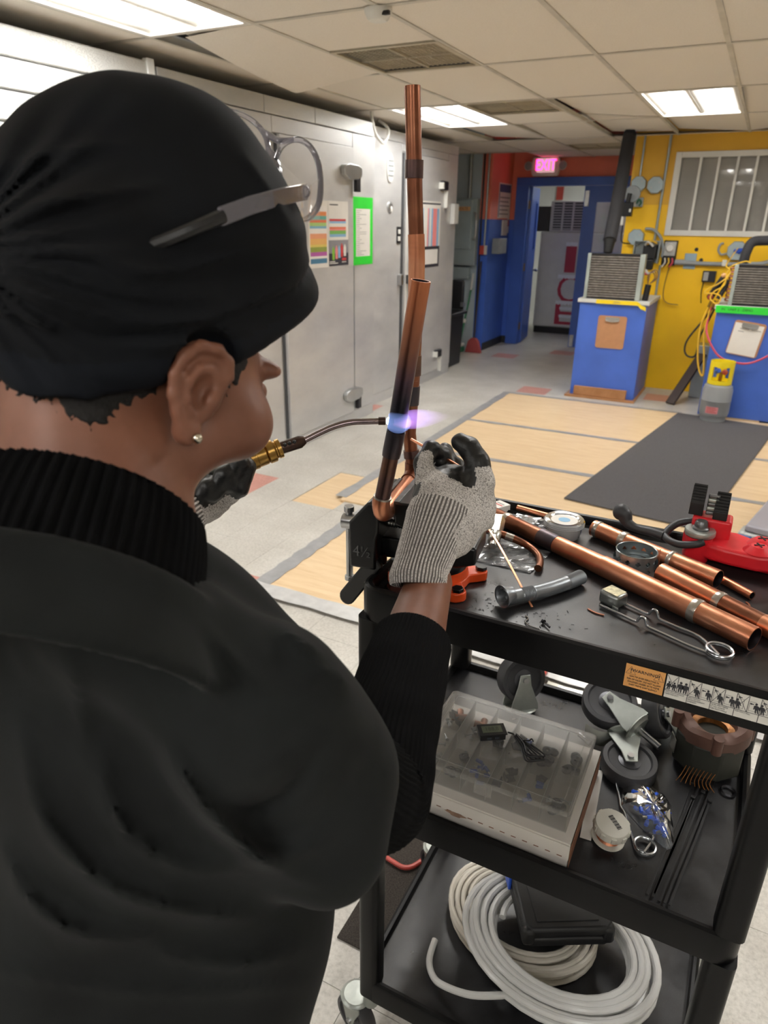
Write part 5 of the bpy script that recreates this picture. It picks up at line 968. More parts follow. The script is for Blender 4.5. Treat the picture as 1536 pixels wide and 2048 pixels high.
# small carton, foil sachets, film
t = thing('small_carton', 'tiny white carton with a red band at the cart far corner', 'carton', (-.372, 1.235, ZT)); M_ = Matrix.Translation((-.378, 1.238, ZT)) @ Matrix.Rotation(R(-28), 4, 'Z')
def qb(m_, *bx): b = B(m_); b.T = M_; return b.box(*bx)
obj('box', qb('paper', -.015, .015, -.017, .017, 0, .014), t, bevel=.0006); obj('red_band', qb('chart_red', -.012, .012, -.004, -.001, .0141, .0144), t); obj('print_line', qb('ink_grey', -.010, .010, .003, .006, .0141, .0144), t)
mat('foil', '#c9cdd2', .25, .8, .15, 40, .8, 90)
def crumple(b, x0, x1, y0, y1, z, amp, n=14, seed=1, skew=0):
    rg = np.random.default_rng(seed); hh = rg.uniform(0, 1, (n, n)); return b.add([(x0+(x1-x0)*i/(n-1)+skew*j/(n-1)+rg.uniform(-.0006, .0006), y0+(y1-y0)*j/(n-1)+rg.uniform(-.0006, .0006), z+amp*hh[i, j]*(.35+.65*math.sin(PI*i/(n-1))*math.sin(PI*j/(n-1)))) for j in range(n) for i in range(n)], [(j*n+i, j*n+i+1, (j+1)*n+i+1, (j+1)*n+i) for j in range(n-1) for i in range(n-1)])
tag_obj('foil_sachet', crumple(B('foil'), -.345, -.29, 1.200, 1.235, ZT+.0008, .008, 9, 3, .006), 'crumpled silver sachet behind the longest copper pipe', 'sachet', smooth=0)
clear_film('bag_film', '#d8dee2', .16, .1, 1.42, .12, 70)
tag_obj('film_scrap', crumple(B('bag_film'), -.30, -.268, 1.185, 1.222, ZT+.0008, .012, 8, 5), 'scrap of clear film beside the flux tub', 'film', smooth=0)
tag_obj('plastic_bag', crumple(B('bag_film'), -.352, -.245, 1.005, 1.098, ZT+.0006, .006, 16, 8, .01), 'flat clear plastic bag under the service valve', 'bag', smooth=0)
# service valve with bent stub
t = thing('service_valve', 'silver hexagonal service valve with a bent copper stub', 'valve', (-.33, 1.085, ZT)); va, vb_ = Vector((-.323, 1.040, ZT+.017)), Vector((-.343, 1.128, ZT+.030)); mat('nickel', '#b9b8b0', .3, .95, .15, 30)
obj('hex_body', B('nickel').tube([va+(vb_-va)*.42, vb_], .0125, 6), t, smooth=20); obj('collar', B('nickel').tube([va+(vb_-va)*f for f in (.14, .16, .25, .27, .33, .42)], [.009, .0105, .0105, .009, .0112, .0112], 20), t); obj('flare_end', B('nickel').tube([va, va+(vb_-va)*.15], [.0062, .0062], 16), t)
vm = va+(vb_-va)*.5; obj('side_port', B('nickel').tube([vm, vm+Vector((-.03, -.001, .001))], .0065, 14), t); obj('port_cap', B('black_plastic').tube([vm+Vector((-.026, -.001, .001)), vm+Vector((-.046, -.002, .0))], [.0085, .008], 16), t)
obj('stub', B('copper_brown').tube([vm, vm+Vector((.028, .004, -.006)), Vector((-.275, 1.088, ZT+.009)), Vector((-.250, 1.066, ZT+.0072)), Vector((-.238, 1.036, ZT+.007)), Vector((-.236, 1.016, ZT+.007))], [.0068, .0068, .0062, .006, .006, .0064], 16, sub=6), t); obj('stub_joint', B('solder').tube([vm+Vector((.018, .002, -.004)), vm+Vector((.032, .004, -.007))], .0074, 16), t)
# flint striker on the top shelf
mat('striker_wire', '#b8bbbf', .24, .95, .08, 40); mat('striker_cup', '#8d918f', .35, .85, .2, 40, .2, 90); mat('flint_worn', '#c6bf9f', .6, .2, .35, 120, .4, 200)
def striker(label, zz, cup, ring_c, rr, pa_, pb_, group='spring wire flint strikers'):
    t = thing('flint_striker', label, 'striker', (ring_c.x, ring_c.y, zz-.003), group); w = .0021
    lp = [ring_c+Vector((rr*math.cos(a), rr*math.sin(a), .0042*k/48)) for k, a in enumerate(np.linspace(R(-150), R(-150)+4*PI+R(60), 64))]
    obj('spring_loop', B('striker_wire').tube(lp, w, 10), t); obj('arm', B('striker_wire').tube([lp[0]]+pa_, w, 10, sub=8), t); obj('arm', B('striker_wire').tube([lp[-1]]+pb_, w, 10, sub=8), t)
    if cup is not None:
        M_ = Matrix.Translation(cup) @ Matrix.Rotation(R(-28), 4, 'Z'); b = B('striker_cup'); b.T = M_; b.box(-.0165, .0165, -.0145, .0145, -.001, .021); obj('spark_cup', b, t, bevel=.005); b = B('flint_worn'); b.T = M_; b.box(-.0135, .0135, -.0115, .0115, .0212, .0216); obj('flint', b, t, bevel=.0002)
        b = B('striker_cup'); b.T = M_; b.box(.012, .022, -.0175, -.0145, -.001, .007); obj('cup_flange', b, t, bevel=.001)
    return t
zz = ZT+.004
def arm_pts(c0, c1, off, zz):
    L = (c1-c0).length; d = (c1-c0).normalized(); n = Vector((-d.y, d.x, 0)); z = Vector((0, 0, 1))
    return [c0+d*L*t_+n*off+z*(zz-c0.z+h_) for t_, h_ in ((.80, 0), (.60, 0), (.47, 0), (.445, .004), (.43, .0095), (.40, .0105), (.375, .005), (.35, 0), (.2, 0), (.02, 0))]
cu_, rc_ = Vector((-.120, .966, zz)), Vector((.043, .899, zz))
striker('wire flint striker with a square spark cup beside the longest pipe', zz, Vector((-.108, .970, ZT+.001)), rc_, .0165, arm_pts(cu_, rc_, -.016, zz), arm_pts(cu_, rc_, .016, zz))
tag_obj('wire_connector', B('nut_blue').lathe([(.0035, .014), (.0042, .013), (.0062, .0), (.0048, 0), (.0035, .008)], 16, (-.100, 1.258, ZT+.0063), (.8, .5, 0)), 'single blue wire connector lying near the black handle', 'wire connector')
tag_obj('wire_hook', B('striker_wire').tube([(-.213, .872, ZT+.001), (-.207, .866, ZT+.0012), (-.209, .856, ZT+.0015), (-.200, .848, ZT+.0012), (-.185, .846, ZT+.001)], .0011, 8, sub=4), 'small bent wire by the cart front rim', 'wire')
t = thing('loose_screw', 'tiny dark screw near the cart front rim', 'screw', (-.182, .862, ZT)); obj('head', B('dark_steel').cyl((-.186, .866, ZT+.0035), (-.184, .864, ZT+.0035), .0033, n=10), t); obj('shank', B('dark_steel').tube([(-.184, .864, ZT+.003)]+[(-.184+.0012*k, .864-.0011*k, ZT+.003) for k in range(1, 10)], [.0016 if k % 2 else .0011 for k in range(10)], 8), t)
tag_obj('hex_nut', B('steel').at(-.148, 1.11, ZT).prism([(.0045*math.cos(a), .0045*math.sin(a)) for a in np.linspace(0, 2*PI, 7)[:-1]], 0, .004), 'little steel nut between the two parallel pipes', 'nut', bevel=.0008)
# metal filings scattered on the deck: nobody could count them
b = B('dark_steel'); rg = np.random.default_rng(4)
for k in range(170):
    x, y = rg.normal(-.26, .055), rg.normal(.885, .028)
    if not (-.43 < x < .1 and .838 < y < 1.05): continue
    if any((Vector((x, y, 0))-Vector((p.x, p.y, 0))).length < .018 for p in (fa, fb, (fa+fb)/2)) or (x < -.3 and y > .84): continue
    a = rg.uniform(0, PI); L = rg.uniform(.0006, .0028); c_, s_ = math.cos(a)*L, math.sin(a)*L; q = (-s_*.25, c_*.25); z = ZT
    b.add([(x-c_-q[0], y-s_-q[1], z), (x+c_-q[0], y+s_-q[1], z), (x+c_+q[0], y+s_+q[1], z+.0006), (x-c_+q[0], y-s_+q[1], z+.0004)], [(0, 1, 2, 3)])
tag(obj('metal_filings', b, org=(-.26, .88, ZT)), 'dark metal filings scattered over the cart top', 'filings', kind='stuff')

# ================================================================ red chain vise
mat('cast_red', '#d6202c', .38, 0, .1, 12, .15, 50); mat('forged_grey', '#3b3c3f', .5, .4, .15, 20, .1, 60); mat('jaw_black', '#2c2b2c', .5, .5, .2, 40)
t = thing('chain_vise', 'red cast chain vise with serrated jaws and a dark handle', 'chain vise', (.04, 1.2, ZT)); bx, by = -.012, 1.192
obj('screw_boss', B('cast_red').lathe([(0, 0), (.019, 0), (.021, .006), (.022, .045), (.0, .046)], 32, (bx, by, ZT)), t); obj('washer', B('zinc').lathe([(0, .047), (.0235, .047), (.0245, .049), (.0245, .055), (.0235, .057), (0, .057)], 36, (bx, by, ZT)), t)
obj('bolt', B('jaw_steel').lathe([(0, .072), (.008, .072), (.010, .069), (.011, .062), (.0135, .060), (.0135, .057), (0, .057)], 20, (bx, by, ZT)), t)
b = B('cast_red'); b.at(0, 0, ZT); b.prism([(.0, 1.175), (.03, 1.165), (.08, 1.160), (.14, 1.178), (.145, 1.225), (.11, 1.24), (.07, 1.235), (.045, 1.25), (-.03, 1.25), (-.038, 1.225), (-.03, 1.205)], .012, .040); obj('body', b, t, bevel=.006, seg=3)
obj('upright', B('cast_red').box(-.028, .034, 1.205, 1.247, ZT+.002, ZT+.072), t, bevel=.005); obj('base_pad', B('cast_red').at(0, 0, ZT).prism([(-.034, 1.20), (.13, 1.185), (.13, 1.235), (-.034, 1.248)], 0, .014), t, bevel=.004)
for x_, y_, z_ in ((.083, 1.215, .040), (.078, 1.183, .040)):
    bo = obj('screw_boss', B('cast_red').lathe([(.023, 0), (.019, .004), (.012, .010), (0, .011)], 28, (x_, y_, ZT+z_)), t)
    for a in (0, 90): b = B('jaw_black'); b.at(x_, y_, ZT+z_+.0105, rz=a+25); b.box(-.008, .008, -.0012, .0012, 0, .0012); obj('screw_slot', b, bo)
for x0, x1, y0, y1, zt in ((-.036, -.014, 1.212, 1.246, .118), (.002, .024, 1.206, 1.246, .110)):
    j_ = obj('jaw', B('jaw_black').frame((x0, 0, 0), (0, 1, 0), (0, 0, 1), (1, 0, 0)).prism([(y0, ZT+.072), (y1, ZT+.072), (y1, ZT+zt), (y1-.012, ZT+zt), (y0, ZT+zt-.024)], 0, x1-x0), t, bevel=.001)
    for k in range(7):
        f = k/6; yy = y0+.002+(y1-y0-.013)*f; zz_ = ZT+zt-.023+.0235*f; obj('tooth', B('jaw_black').frame((x0+.0006, yy, zz_), (1, 0, 0), (0, .68, .73), (0, -.73, .68)).prism([(0, -.0015), (x1-x0-.0012, -.0015), (x1-x0-.0012, .0015), (0, .0015)], -.001, .0022), j_)
for k in range(5):
    yy, zz_ = 1.214+.004*k, ZT+.080+.006*k
    obj('chain_link', B('zinc' if k % 2 else 'jaw_steel').box(-.010, .008, yy-.004, yy+.004, zz_-.0035, zz_+.0035), t, bevel=.002)
hb_ = [(-.146, 1.222, ZT+.052), (-.139, 1.219, ZT+.046), (-.130, 1.214, ZT+.034), (-.112, 1.207, ZT+.030), (-.090, 1.201, ZT+.031), (-.068, 1.196, ZT+.030)]
obj('handle', B('forged_grey').tube(hb_, [.0135, .0140, .0095, .0070, .0074, .0085], 16, sub=6).ball((-.145, 1.2215, ZT+.050), .0155), t); rg_ = [(-.068, 1.196, ZT+.030)]
obj('handle_yoke', B('forged_grey').tube([(-.066, 1.196, ZT+.031), (-.056, 1.181, ZT+.030), (-.038, 1.168, ZT+.032), (-.014, 1.165, ZT+.039), (-.004, 1.170, ZT+.043)], .0062, 12, sub=6), t); obj('handle_yoke', B('forged_grey').tube([(-.067, 1.196, ZT+.031), (-.060, 1.212, ZT+.040), (-.045, 1.224, ZT+.050), (-.02, 1.227, ZT+.056), (.004, 1.222, ZT+.060)], .0062, 12, sub=6), t)

# ================================================================ middle shelf
ZM = DECK[1]+.0006
mat('carton_white', '#c9c4bd', .75, 0, .06, 6, .15, 40); mat('carton_brown', '#7a5038', .8)
t = thing('cardboard_box', 'flat white cardboard box under the parts organiser', 'box', (-.24, .95, ZM)); obj('box', B('carton_white').box(-.390, -.099, .836, 1.062, ZM, ZM+.050), t, bevel=.001); obj('lid_flap', B('carton_white').box(-.392, -.098, .832, 1.062, ZM+.0505, ZM+.054), t); obj('front_flap', B('carton_white').box(-.392, -.098, .8305, .8355, ZM+.022, ZM+.0503), t)
for k in range(15): obj('perforation', B('carton_brown').box(-.375+.0185*k, -.367+.0185*k, .8298, .8304, ZM+.030-.0003*k, ZM+.0312-.0003*k), t)
obj('torn_edge', B('carton_brown').box(-.0975, -.0965, .834, 1.06, ZM+.004, ZM+.046), t); mat('stain', '#8a6e5c', .8, 0, .3, 40); obj('stain', B('stain').frame((-.285, .8296, ZM+.026), *FY).prism([(.016*math.cos(a)*(1+.4*math.sin(3*a)), .0045*math.sin(a)) for a in np.linspace(0, 2*PI, 19)[:-1]], 0, .0002), t)
tag_obj('paper_sheet', B('paper').frame((-.094, .905, ZM+.0004), (.996, .08, 0), (-.08, .996, 0), (0, 0, 1)).box(-.03 + .03, .018, 0, .17, 0, .0004), 'white sheet of paper beside the cardboard box', 'paper')
# parts organiser
clear_film('organiser_film', '#f3f0ea', .15, .3, 1.2, milky=.55); OX_0, OX_1, OY_0, OY_1 = -.377, -.110, .850, 1.046; OZ = ZM+.0546; OH = .044
t = thing('parts_organiser', 'translucent compartment box full of small parts', 'organiser', ((OX_0+OX_1)/2, (OY_0+OY_1)/2, OZ)); f_ = 'organiser_film'
obj('floor_panel', B(f_).box(OX_0+.002, OX_1-.002, OY_0+.002, OY_1-.002, OZ, OZ+.0012), t)
for q in ((OX_0, OX_1, OY_0, OY_0+.0015), (OX_0, OX_1, OY_1-.0015, OY_1), (OX_0, OX_0+.0015, OY_0+.0015, OY_1-.0015), (OX_1-.0015, OX_1, OY_0+.0015, OY_1-.0015)): obj('side_wall', B(f_).box(*q, OZ, OZ+OH-.006), t)
for k in range(1, 6): x_ = OX_0+(OX_1-OX_0)*k/6; obj('divider', B(f_).box(x_-.0006, x_+.0006, OY_0+.002, OY_1-.002, OZ+.0015, OZ+OH-.008), t)
ym = (OY_0+OY_1)/2
for k in range(6): obj('cross_divider', B(f_).box(OX_0+(OX_1-OX_0)*k/6+.001, OX_0+(OX_1-OX_0)*(k+1)/6-.001, ym-.0006, ym+.0006, OZ+.0015, OZ+OH-.008), t)
ld = obj('lid', B(f_).prism(rrect(OX_0-.002, OX_1+.002, OY_0-.002, OY_1+.002, .008), OZ+OH-.002, OZ+OH-.0006), t); pth = [(x, y, OZ+OH-.005) for x, y in rrect(OX_0-.002, OX_1+.002, OY_0-.002, OY_1+.002, .008)]; obj('lid_skirt', B(f_).ring(pth, [[(.0012, -.005), (.0012, .004), (0, .0045), (0, -.005)]]*len(pth), closed=True), ld)
pth = [(x, y, OZ+OH) for x, y in rrect(OX_0+.012, OX_1-.012, OY_0+.012, OY_1-.012, .005)]; obj('lid_ridge', B(f_).ring(pth, [[(.001, -.0006), (0, .0008), (-.001, -.0006)]]*len(pth), closed=True), ld)
obj('latch', B(f_).box(-.262, -.232, OY_0-.006, OY_0-.0023, OZ+.018, OZ+OH-.001), t, bevel=.001)
mat('part_dark', '#3f444c', .5, .3, .2, 60); mat('part_blue', '#2c4f9e', .4); mat('part_zinc', '#9aa0a4', .35, .8); rg = np.random.default_rng(11); protos = {}
def small(kind):
    if kind in protos: return protos[kind].data
    if kind == 'screw': b = B('part_zinc').cyl((0, 0, 0), (.014, 0, 0), .0016, n=7).cyl((.013, 0, 0), (.016, 0, 0), .0035, n=8)
    elif kind == 'connector': b = B('part_blue').cyl((0, 0, 0), (.012, 0, 0), .0032, n=8); b.m('part_zinc').cyl((.012, 0, 0), (.019, 0, 0), .0018, n=7)
    elif kind == 'bracket': b = B('part_dark').box(0, .018, -.007, .007, 0, .002).box(0, .002, -.007, .007, .002, .012)
    else: b = B('part_dark').lathe([(.003, 0), (.0085, 0), (.009, .004), (.004, .006), (.003, .004)], 10, (0, 0, 0))
    o = obj(kind, b, org=(0, 0, 0)); protos[kind] = o; return o.data
used_p = set()
SM = {'screw': ('zinc_screw', 'small zinc screw in the translucent organiser', 'screw', 'screws inside the parts organiser'), 'connector': ('crimp_terminal', 'blue crimp terminal in the translucent organiser', 'terminal', 'crimp terminals inside the parts organiser'), 'bracket': ('small_bracket', 'little dark bracket in the translucent organiser', 'bracket', 'brackets inside the parts organiser'), 'knob': ('dark_grommet', 'round dark grommet in the translucent organiser', 'grommet', 'grommets inside the parts organiser')}
def put(kind, x, y, z, rot):
    me = small(kind); pr = protos[kind]
    o = pr if kind not in used_p else link_copy(pr, None)
    used_p.add(kind); nm, lb, ct, gp = SM[kind]; o.name = nm; tag(o, lb, ct, gp); o.location = (x, y, z); o.rotation_euler = rot
lay = {(0, 0): ['screw']*9, (0, 1): ['bracket']*3+['screw']*4, (1, 0): ['knob']*6+['screw']*3, (1, 1): ['screw']*6, (2, 0): ['connector']*8, (2, 1): ['bracket']*4, (3, 0): ['bracket']*3, (3, 1): ['connector']*4+['bracket']*2, (4, 0): ['connector']*4+['bracket']*1, (4, 1): ['knob']*8, (5, 0): ['knob']*4+['screw']*4, (5, 1): ['knob']*7}
for (i, j), ks in lay.items():
    xa, ya = OX_0+(OX_1-OX_0)*i/6, OY_0+.002+(ym-OY_0)*j
    for q_, kd in enumerate(ks): put(kd, xa+.013+rg.uniform(0, .016), ya+.016+rg.uniform(0, .058), OZ+.004+.0042*(q_ % 3)+rg.uniform(0, .003), (rg.uniform(-.25, .25), rg.uniform(-.2, .2), rg.uniform(0, 6.28)))
for k, (x_, y_, a) in enumerate(((-.352, 1.015, 20), (-.305, 1.012, 100))):
    b = B('copper_brown'); b.at(x_, y_, OZ+.012, rz=a); b.tube([(-.016, 0, 0), (.016, 0, 0)], .0068, 12).tube([(0, 0, 0), (0, .017, .002)], .0066, 12); tag_obj('copper_tee', b, ('copper tee fitting in the organiser corner compartment', 'copper tee fitting in the organiser compartment beside the corner')[k], 'fitting')
# digital thermometer with its lead
flat('lcd', '#5f6655', .3); flat('lcd_digit', '#3b4036', .3); ZO = OZ+OH+.0008; t = thing('digital_thermometer', 'small black digital thermometer with a bundled black lead', 'thermometer', (-.27, .955, ZO)); M_ = Matrix.Translation((-.272, .956, ZO)) @ Matrix.Rotation(R(33), 4, 'Z')
def qb(m_, *bx): b = B(m_); b.T = M_; return b.box(*bx)
obj('case', qb('black_plastic', -.0225, .0225, -.012, .012, 0, .0125), t, bevel=.0008); obj('bezel', qb('black_plastic', -.0245, .0245, -.0145, .0145, .0126, .0148), t, bevel=.0006); sc = obj('display', qb('lcd', -.0175, .0175, -.0085, .0085, .0149, .0152), t); b = B('lcd_digit'); b.T = M_ @ Matrix.Translation((0, 0, .0153)); b.text('188.8', .0125, ext=.0001, bold=.9); obj('digits', b, sc)
for q_ in (-.011, .003): obj('button', qb('part_dark', q_, q_+.008, -.0135, -.0121, .004, .008), t)
wp_ = [(-.2475, .972, ZO+.006), (-.238, .975, ZO+.003)]; lp = []
for k in range(5):
    e0, e1 = Vector((-.232+.001*k, .972+.003*(k % 3), ZO+.0025+.0012*k)), Vector((-.195+.004*(k % 3), .928+.003*k, ZO+.0022+.001*k)); s_ = Vector((.006+.001*k, .004, 0)); lp += [e0-s_*.5, (e0+e1)/2-s_*(.4), e1-s_, e1+s_*.6+Vector((.003, -.003, 0)), e1+s_*1.6, (e0+e1)/2+s_*.7]
obj('lead', B('wire_black').tube([Vector(p) for p in wp_]+lp, .0014, 8, sub=5), t); obj('lead_tie', B('wire_black').tube([(-.222, .955, ZO+.003), (-.217, .962, ZO+.008), (-.208, .966, ZO+.008), (-.204, .968, ZO+.012), (-.200, .966, ZO+.009)], .0013, 8, sub=4), t)
# loose casters
def loose_caster(label, c, Z, X, r=.05, w=.030, **kw):
    Z = Vector(Z).normalized(); X = Vector(X); X = (X-Z*X.dot(Z)).normalized(); Y = Z.cross(X); t = thing('spare_wheel', label, 'caster', c, 'spare casters on the middle shelf')
    caster_parts(t, Matrix(((X.x, Y.x, Z.x, c[0]), (X.y, Y.y, Z.y, c[1]), (X.z, Y.z, Z.z, c[2]), (0, 0, 0, 1))), r, w, **kw)
loose_caster('loose caster propped upright behind the parts organiser', (-.287, 1.19, .7525), -CU+CF*.12, -CF+CR*.30, .0495)
loose_caster('loose caster lying tilted with its threaded stem pointing to the motor', (-.110, 1.196, .748), (.86, -.42, -.22), (.12, -.42, .90), .052, stem=True)
loose_caster('loose caster lying flat with a brake pedal', (-.050, 1.098, ZM+.0165), (-.35, .9, .1), (.05, -.12, 1), .050, brake=True)
loose_caster('loose caster leaning behind the tilted one', (-.022, 1.222, .737), (.3, .6, -.55), (-.2, -.75, .75), .046)
tag_obj('threaded_rod', B('steel').tube([(-.150, 1.142, ZM+.012), (-.125, 1.128, ZM+.010)], .005, 12), 'short threaded stem under the tilted caster', 'stem')
# stripped motor
mat('motor_iron', '#34352f', .6, .3, .25, 14, .3, 60); mat('motor_brown', '#5e4238', .55, .2, .2, 16, .2, 50); mat('winding', '#8a5a2c', .4, .5, .4, 90, .6, 160); t = thing('stripped_motor', 'dark electric motor stator with a brown cast end frame', 'motor', (.072, 1.188, ZM)); mc = (.074, 1.186)
oc = [(mc[0]+.060*math.cos(R(22.5+45*k))*1.02, mc[1]+.060*math.sin(R(22.5+45*k))*1.02) for k in range(8)]; obj('stator', B('motor_iron').prism(oc, ZM+.012, ZM+.075), t, bevel=.003); obj('foot', B('black_plastic').prism([(mc[0]+.05*math.cos(a), mc[1]+.05*math.sin(a)) for a in np.linspace(0, 2*PI, 17)[:-1]], ZM, ZM+.0118), t)
b = B('motor_brown'); N = 48; vs = []
for z, rs in ((ZM+.074, 1.0), (ZM+.098, 1.0), (ZM+.104, .86), (ZM+.100, .62), (ZM+.080, .55)):
    for k in range(N): a = 2*PI*k/N; r = .060*rs*(1+.07*math.cos(4*a+.6)); zz_ = z+(.006*math.cos(4*a+.6) if rs > .8 else 0)-(.014*max(0, math.cos(8*a)) if z == ZM+.074 else 0)*0; vs.append((mc[0]+r*math.cos(a), mc[1]+r*math.sin(a), zz_))
b.add(vs, [(j*N+i, j*N+(i+1) % N, (j+1)*N+(i+1) % N, (j+1)*N+i) for j in range(4) for i in range(N)]); obj('end_frame', b, t); obj('winding', B('winding').lathe([(.026, .07), (.045, .072), (.046, .084), (.036, .090), (.026, .086)], 36, (mc[0], mc[1], ZM), closed=True), t)
for k in range(4): a = R(10+90*k); obj('ear', B('motor_brown').cyl((mc[0]+.061*math.cos(a), mc[1]+.061*math.sin(a), ZM+.076), (mc[0]+.061*math.cos(a), mc[1]+.061*math.sin(a), ZM+.108), .009, n=14), t)
obj('name_plate', B('nickel').frame((mc[0]-.0585, mc[1]-.0245, ZM+.03), Vector((.38, -.92, 0)), (0, 0, 1), Vector((-.92, -.38, 0))).box(-.012, .012, 0, .03, 0, .0012), t)
b = B('winding')
for k in range(9): x_ = mc[0]-.03+.006*k; b.tube([(x_, mc[1]-.058, ZM+.03), (x_-.006, mc[1]-.066, ZM+.012), (x_-.012+.002*k, mc[1]-.075, ZM+.004)], .0008, 5, sub=3)
tag(obj('loose_strands', b, t), kind='stuff'); tag_obj('steel_ring', B('dark_steel').lathe([(.012, 0), (.014, .003), (.012, .006), (.009, .003)], 24, (.118, 1.128, ZM), closed=True), 'small steel ring beside the stripped motor', 'ring')
# bag of connectors
t = thing('connector_bag', 'clear zip bag of blue crimp connectors', 'bag', (0, 1.02, ZM)); clear_film('zip_film', '#c9d2dc', .17, .12, 1.42, .1, 90)
poly = [(-.056, 1.100), (.016, 1.070), (.034, 1.045), (.046, .955), (.036, .945), (-.010, .975), (-.045, 1.005)]; cxp, cyp = np.mean([p[0] for p in poly]), np.mean([p[1] for p in poly]); rg = np.random.default_rng(5)
b = B('zip_film'); ringn = 7; vs = []; M0 = 42
def pl(i):
    f = i/M0*len(poly); k = int(f) % len(poly); g = f-int(f); a, c = poly[k], poly[(k+1) % len(poly)]; return a[0]+(c[0]-a[0])*g, a[1]+(c[1]-a[1])*g
for j in range(ringn):
    s_ = j/(ringn-1)
    for i in range(M0): x, y = pl(i); vs.append((cxp+(x-cxp)*(1-s_*.98), cyp+(y-cyp)*(1-s_*.98), ZM+.0008+.022*math.sin(PI/2*s_)**.7+rg.uniform(-.0016, .0016)*(s_ > 0)))
b.add(vs, [(j*M0+i, j*M0+(i+1) % M0, (j+1)*M0+(i+1) % M0, (j+1)*M0+i) for j in range(ringn-1) for i in range(M0)]); obj('film', b, t, smooth=0)
pr = None
for k in range(46):
    f = rg.uniform(0, 1)**.6*.72; i = rg.integers(0, M0); x, y = pl(int(i)); x, y = cxp+(x-cxp)*f, cyp+(y-cyp)*f
    if pr is None:
        b = B('nut_blue').tube([(-.008, 0, 0), (.002, 0, 0)], [.0036, .0032], 9); b.m('nickel').tube([(.002, 0, 0), (.010, 0, 0)], [.0024, .002], 8); pr = o = obj('crimp_connector', b, org=(0, 0, 0)); tag(pr, 'blue crimp connector inside the clear zip bag', 'connector', 'connectors in the zip bag')
    else: o = link_copy(pr, None)
    o.location = (x, y, ZM+.0045+.0036*(k % 4)); o.rotation_euler = (0, rg.uniform(-.2, .2), rg.uniform(0, 6.28))
# solder spool
t = thing('solder_spool', 'white spool of solder wire with a barcode on its cap', 'spool', (-.053, .925, ZM)); flat('spool_white', '#c9c6bb', .45); so = Vector((-.053, .925, ZM)); sa = Vector((.10, -.10, 1)).normalized()
obj('flange', B('spool_white').lathe([(0, .0), (.0265, .0), (.027, .001), (.0265, .0022), (0, .0022)], 36, so+Vector((0, 0, .0028)), sa), t)
b = B('winding'); b.mats = []; b.m('copper_bright'); N = 9; prf = [(.017, .002)]+[(.0198 if k % 2 else .0182, .0026+.0011*k) for k in range(16)]+[(.017, .021)]; b.lathe(prf, 36, so+Vector((0, 0, .0028)), sa); obj('solder_wire', b, t)
cap = B('spool_white'); prf = [(0, .020), (.027, .020), (.0285, .0215), (.0285, .033), (.0265, .0365), (0, .038)]; cap.lathe(prf, 40, so+Vector((0, 0, .0028)), sa); cp_ = obj('cap', cap, t)
for k in range(10): a = 2*PI*k/10; obj('grip_rib', B('spool_white').frame(so+sa*.030+Vector((.0285*math.cos(a), .0285*math.sin(a), .0015-.0285*(.1*math.cos(a)-.1*math.sin(a)))), Vector((math.cos(a), math.sin(a), 0)), Vector((-math.sin(a), math.cos(a), 0)), sa).box(-.002, .0012, -.004, .004, -.006, .005), cp_, bevel=.001)
x_ = sa.cross(Vector((0, 1, 0))).normalized()*-1; y_ = sa.cross(x_); ux = (CR-sa*CR.dot(sa)).normalized(); uy = sa.cross(ux)
for k in range(15): obj('barcode_bar', B('ink').frame(so+Vector((0, 0, .0028))+sa*.0378+ux*.004, (ux*.35+uy*-.94).normalized(), (ux*.94+uy*.35).normalized(), sa).box(-.013+.0018*k, -.0125+.0018*k+.0006*(k % 3 == 0), -.004, .004, 0, .0006), cp_)
zz = ZM+.003
striker('wire flint striker without spark cup beside the solder spool', zz, None, Vector((.004, .932, zz)), .0165, [Vector((-.018, .945, zz)), Vector((-.036, .985, zz+.002)), Vector((-.046, 1.0, zz+.002)), Vector((-.052, 1.02, zz+.003)), Vector((-.069, 1.072, zz+.003))], [Vector((.014, .958, zz)), Vector((.006, .966, zz-.0005))])
# cable ties
heads = [(.058, 1.117), (.073, 1.131), (.094, 1.142), (.078, 1.101), (.063, 1.077), (.090, 1.079)]; tails = [(.020, .846), (.028, .843), (.045, .838), (.038, .842), (.030, .850), (.052, .838)]
for k, (h, e) in enumerate(zip(heads, tails)):
    t = thing('cable_tie', 'black cable tie lying lengthwise on the middle shelf', 'cable tie', (h[0], h[1], ZM), 'black cable ties beside the zip bag'); z = ZM+.0012+.0024*(k % 3)
    obj('strap', B('black_plastic').ribbon([(h[0], h[1], z), (h[0]*.6+e[0]*.4, h[1]*.6+e[1]*.4-.004, z), (h[0]*.2+e[0]*.8, h[1]*.2+e[1]*.8, z), (e[0], e[1], z)], .0036, .0013, sub=5), t); d_ = (Vector((h[0], h[1], 0))-Vector((e[0], e[1], 0))).normalized(); obj('tie_head', B('black_plastic').frame((h[0], h[1], z), d_, Vector((-d_.y, d_.x, 0)), (0, 0, 1)).box(0, .0065, -.0036, .0036, -.001, .0042), t, bevel=.0006)

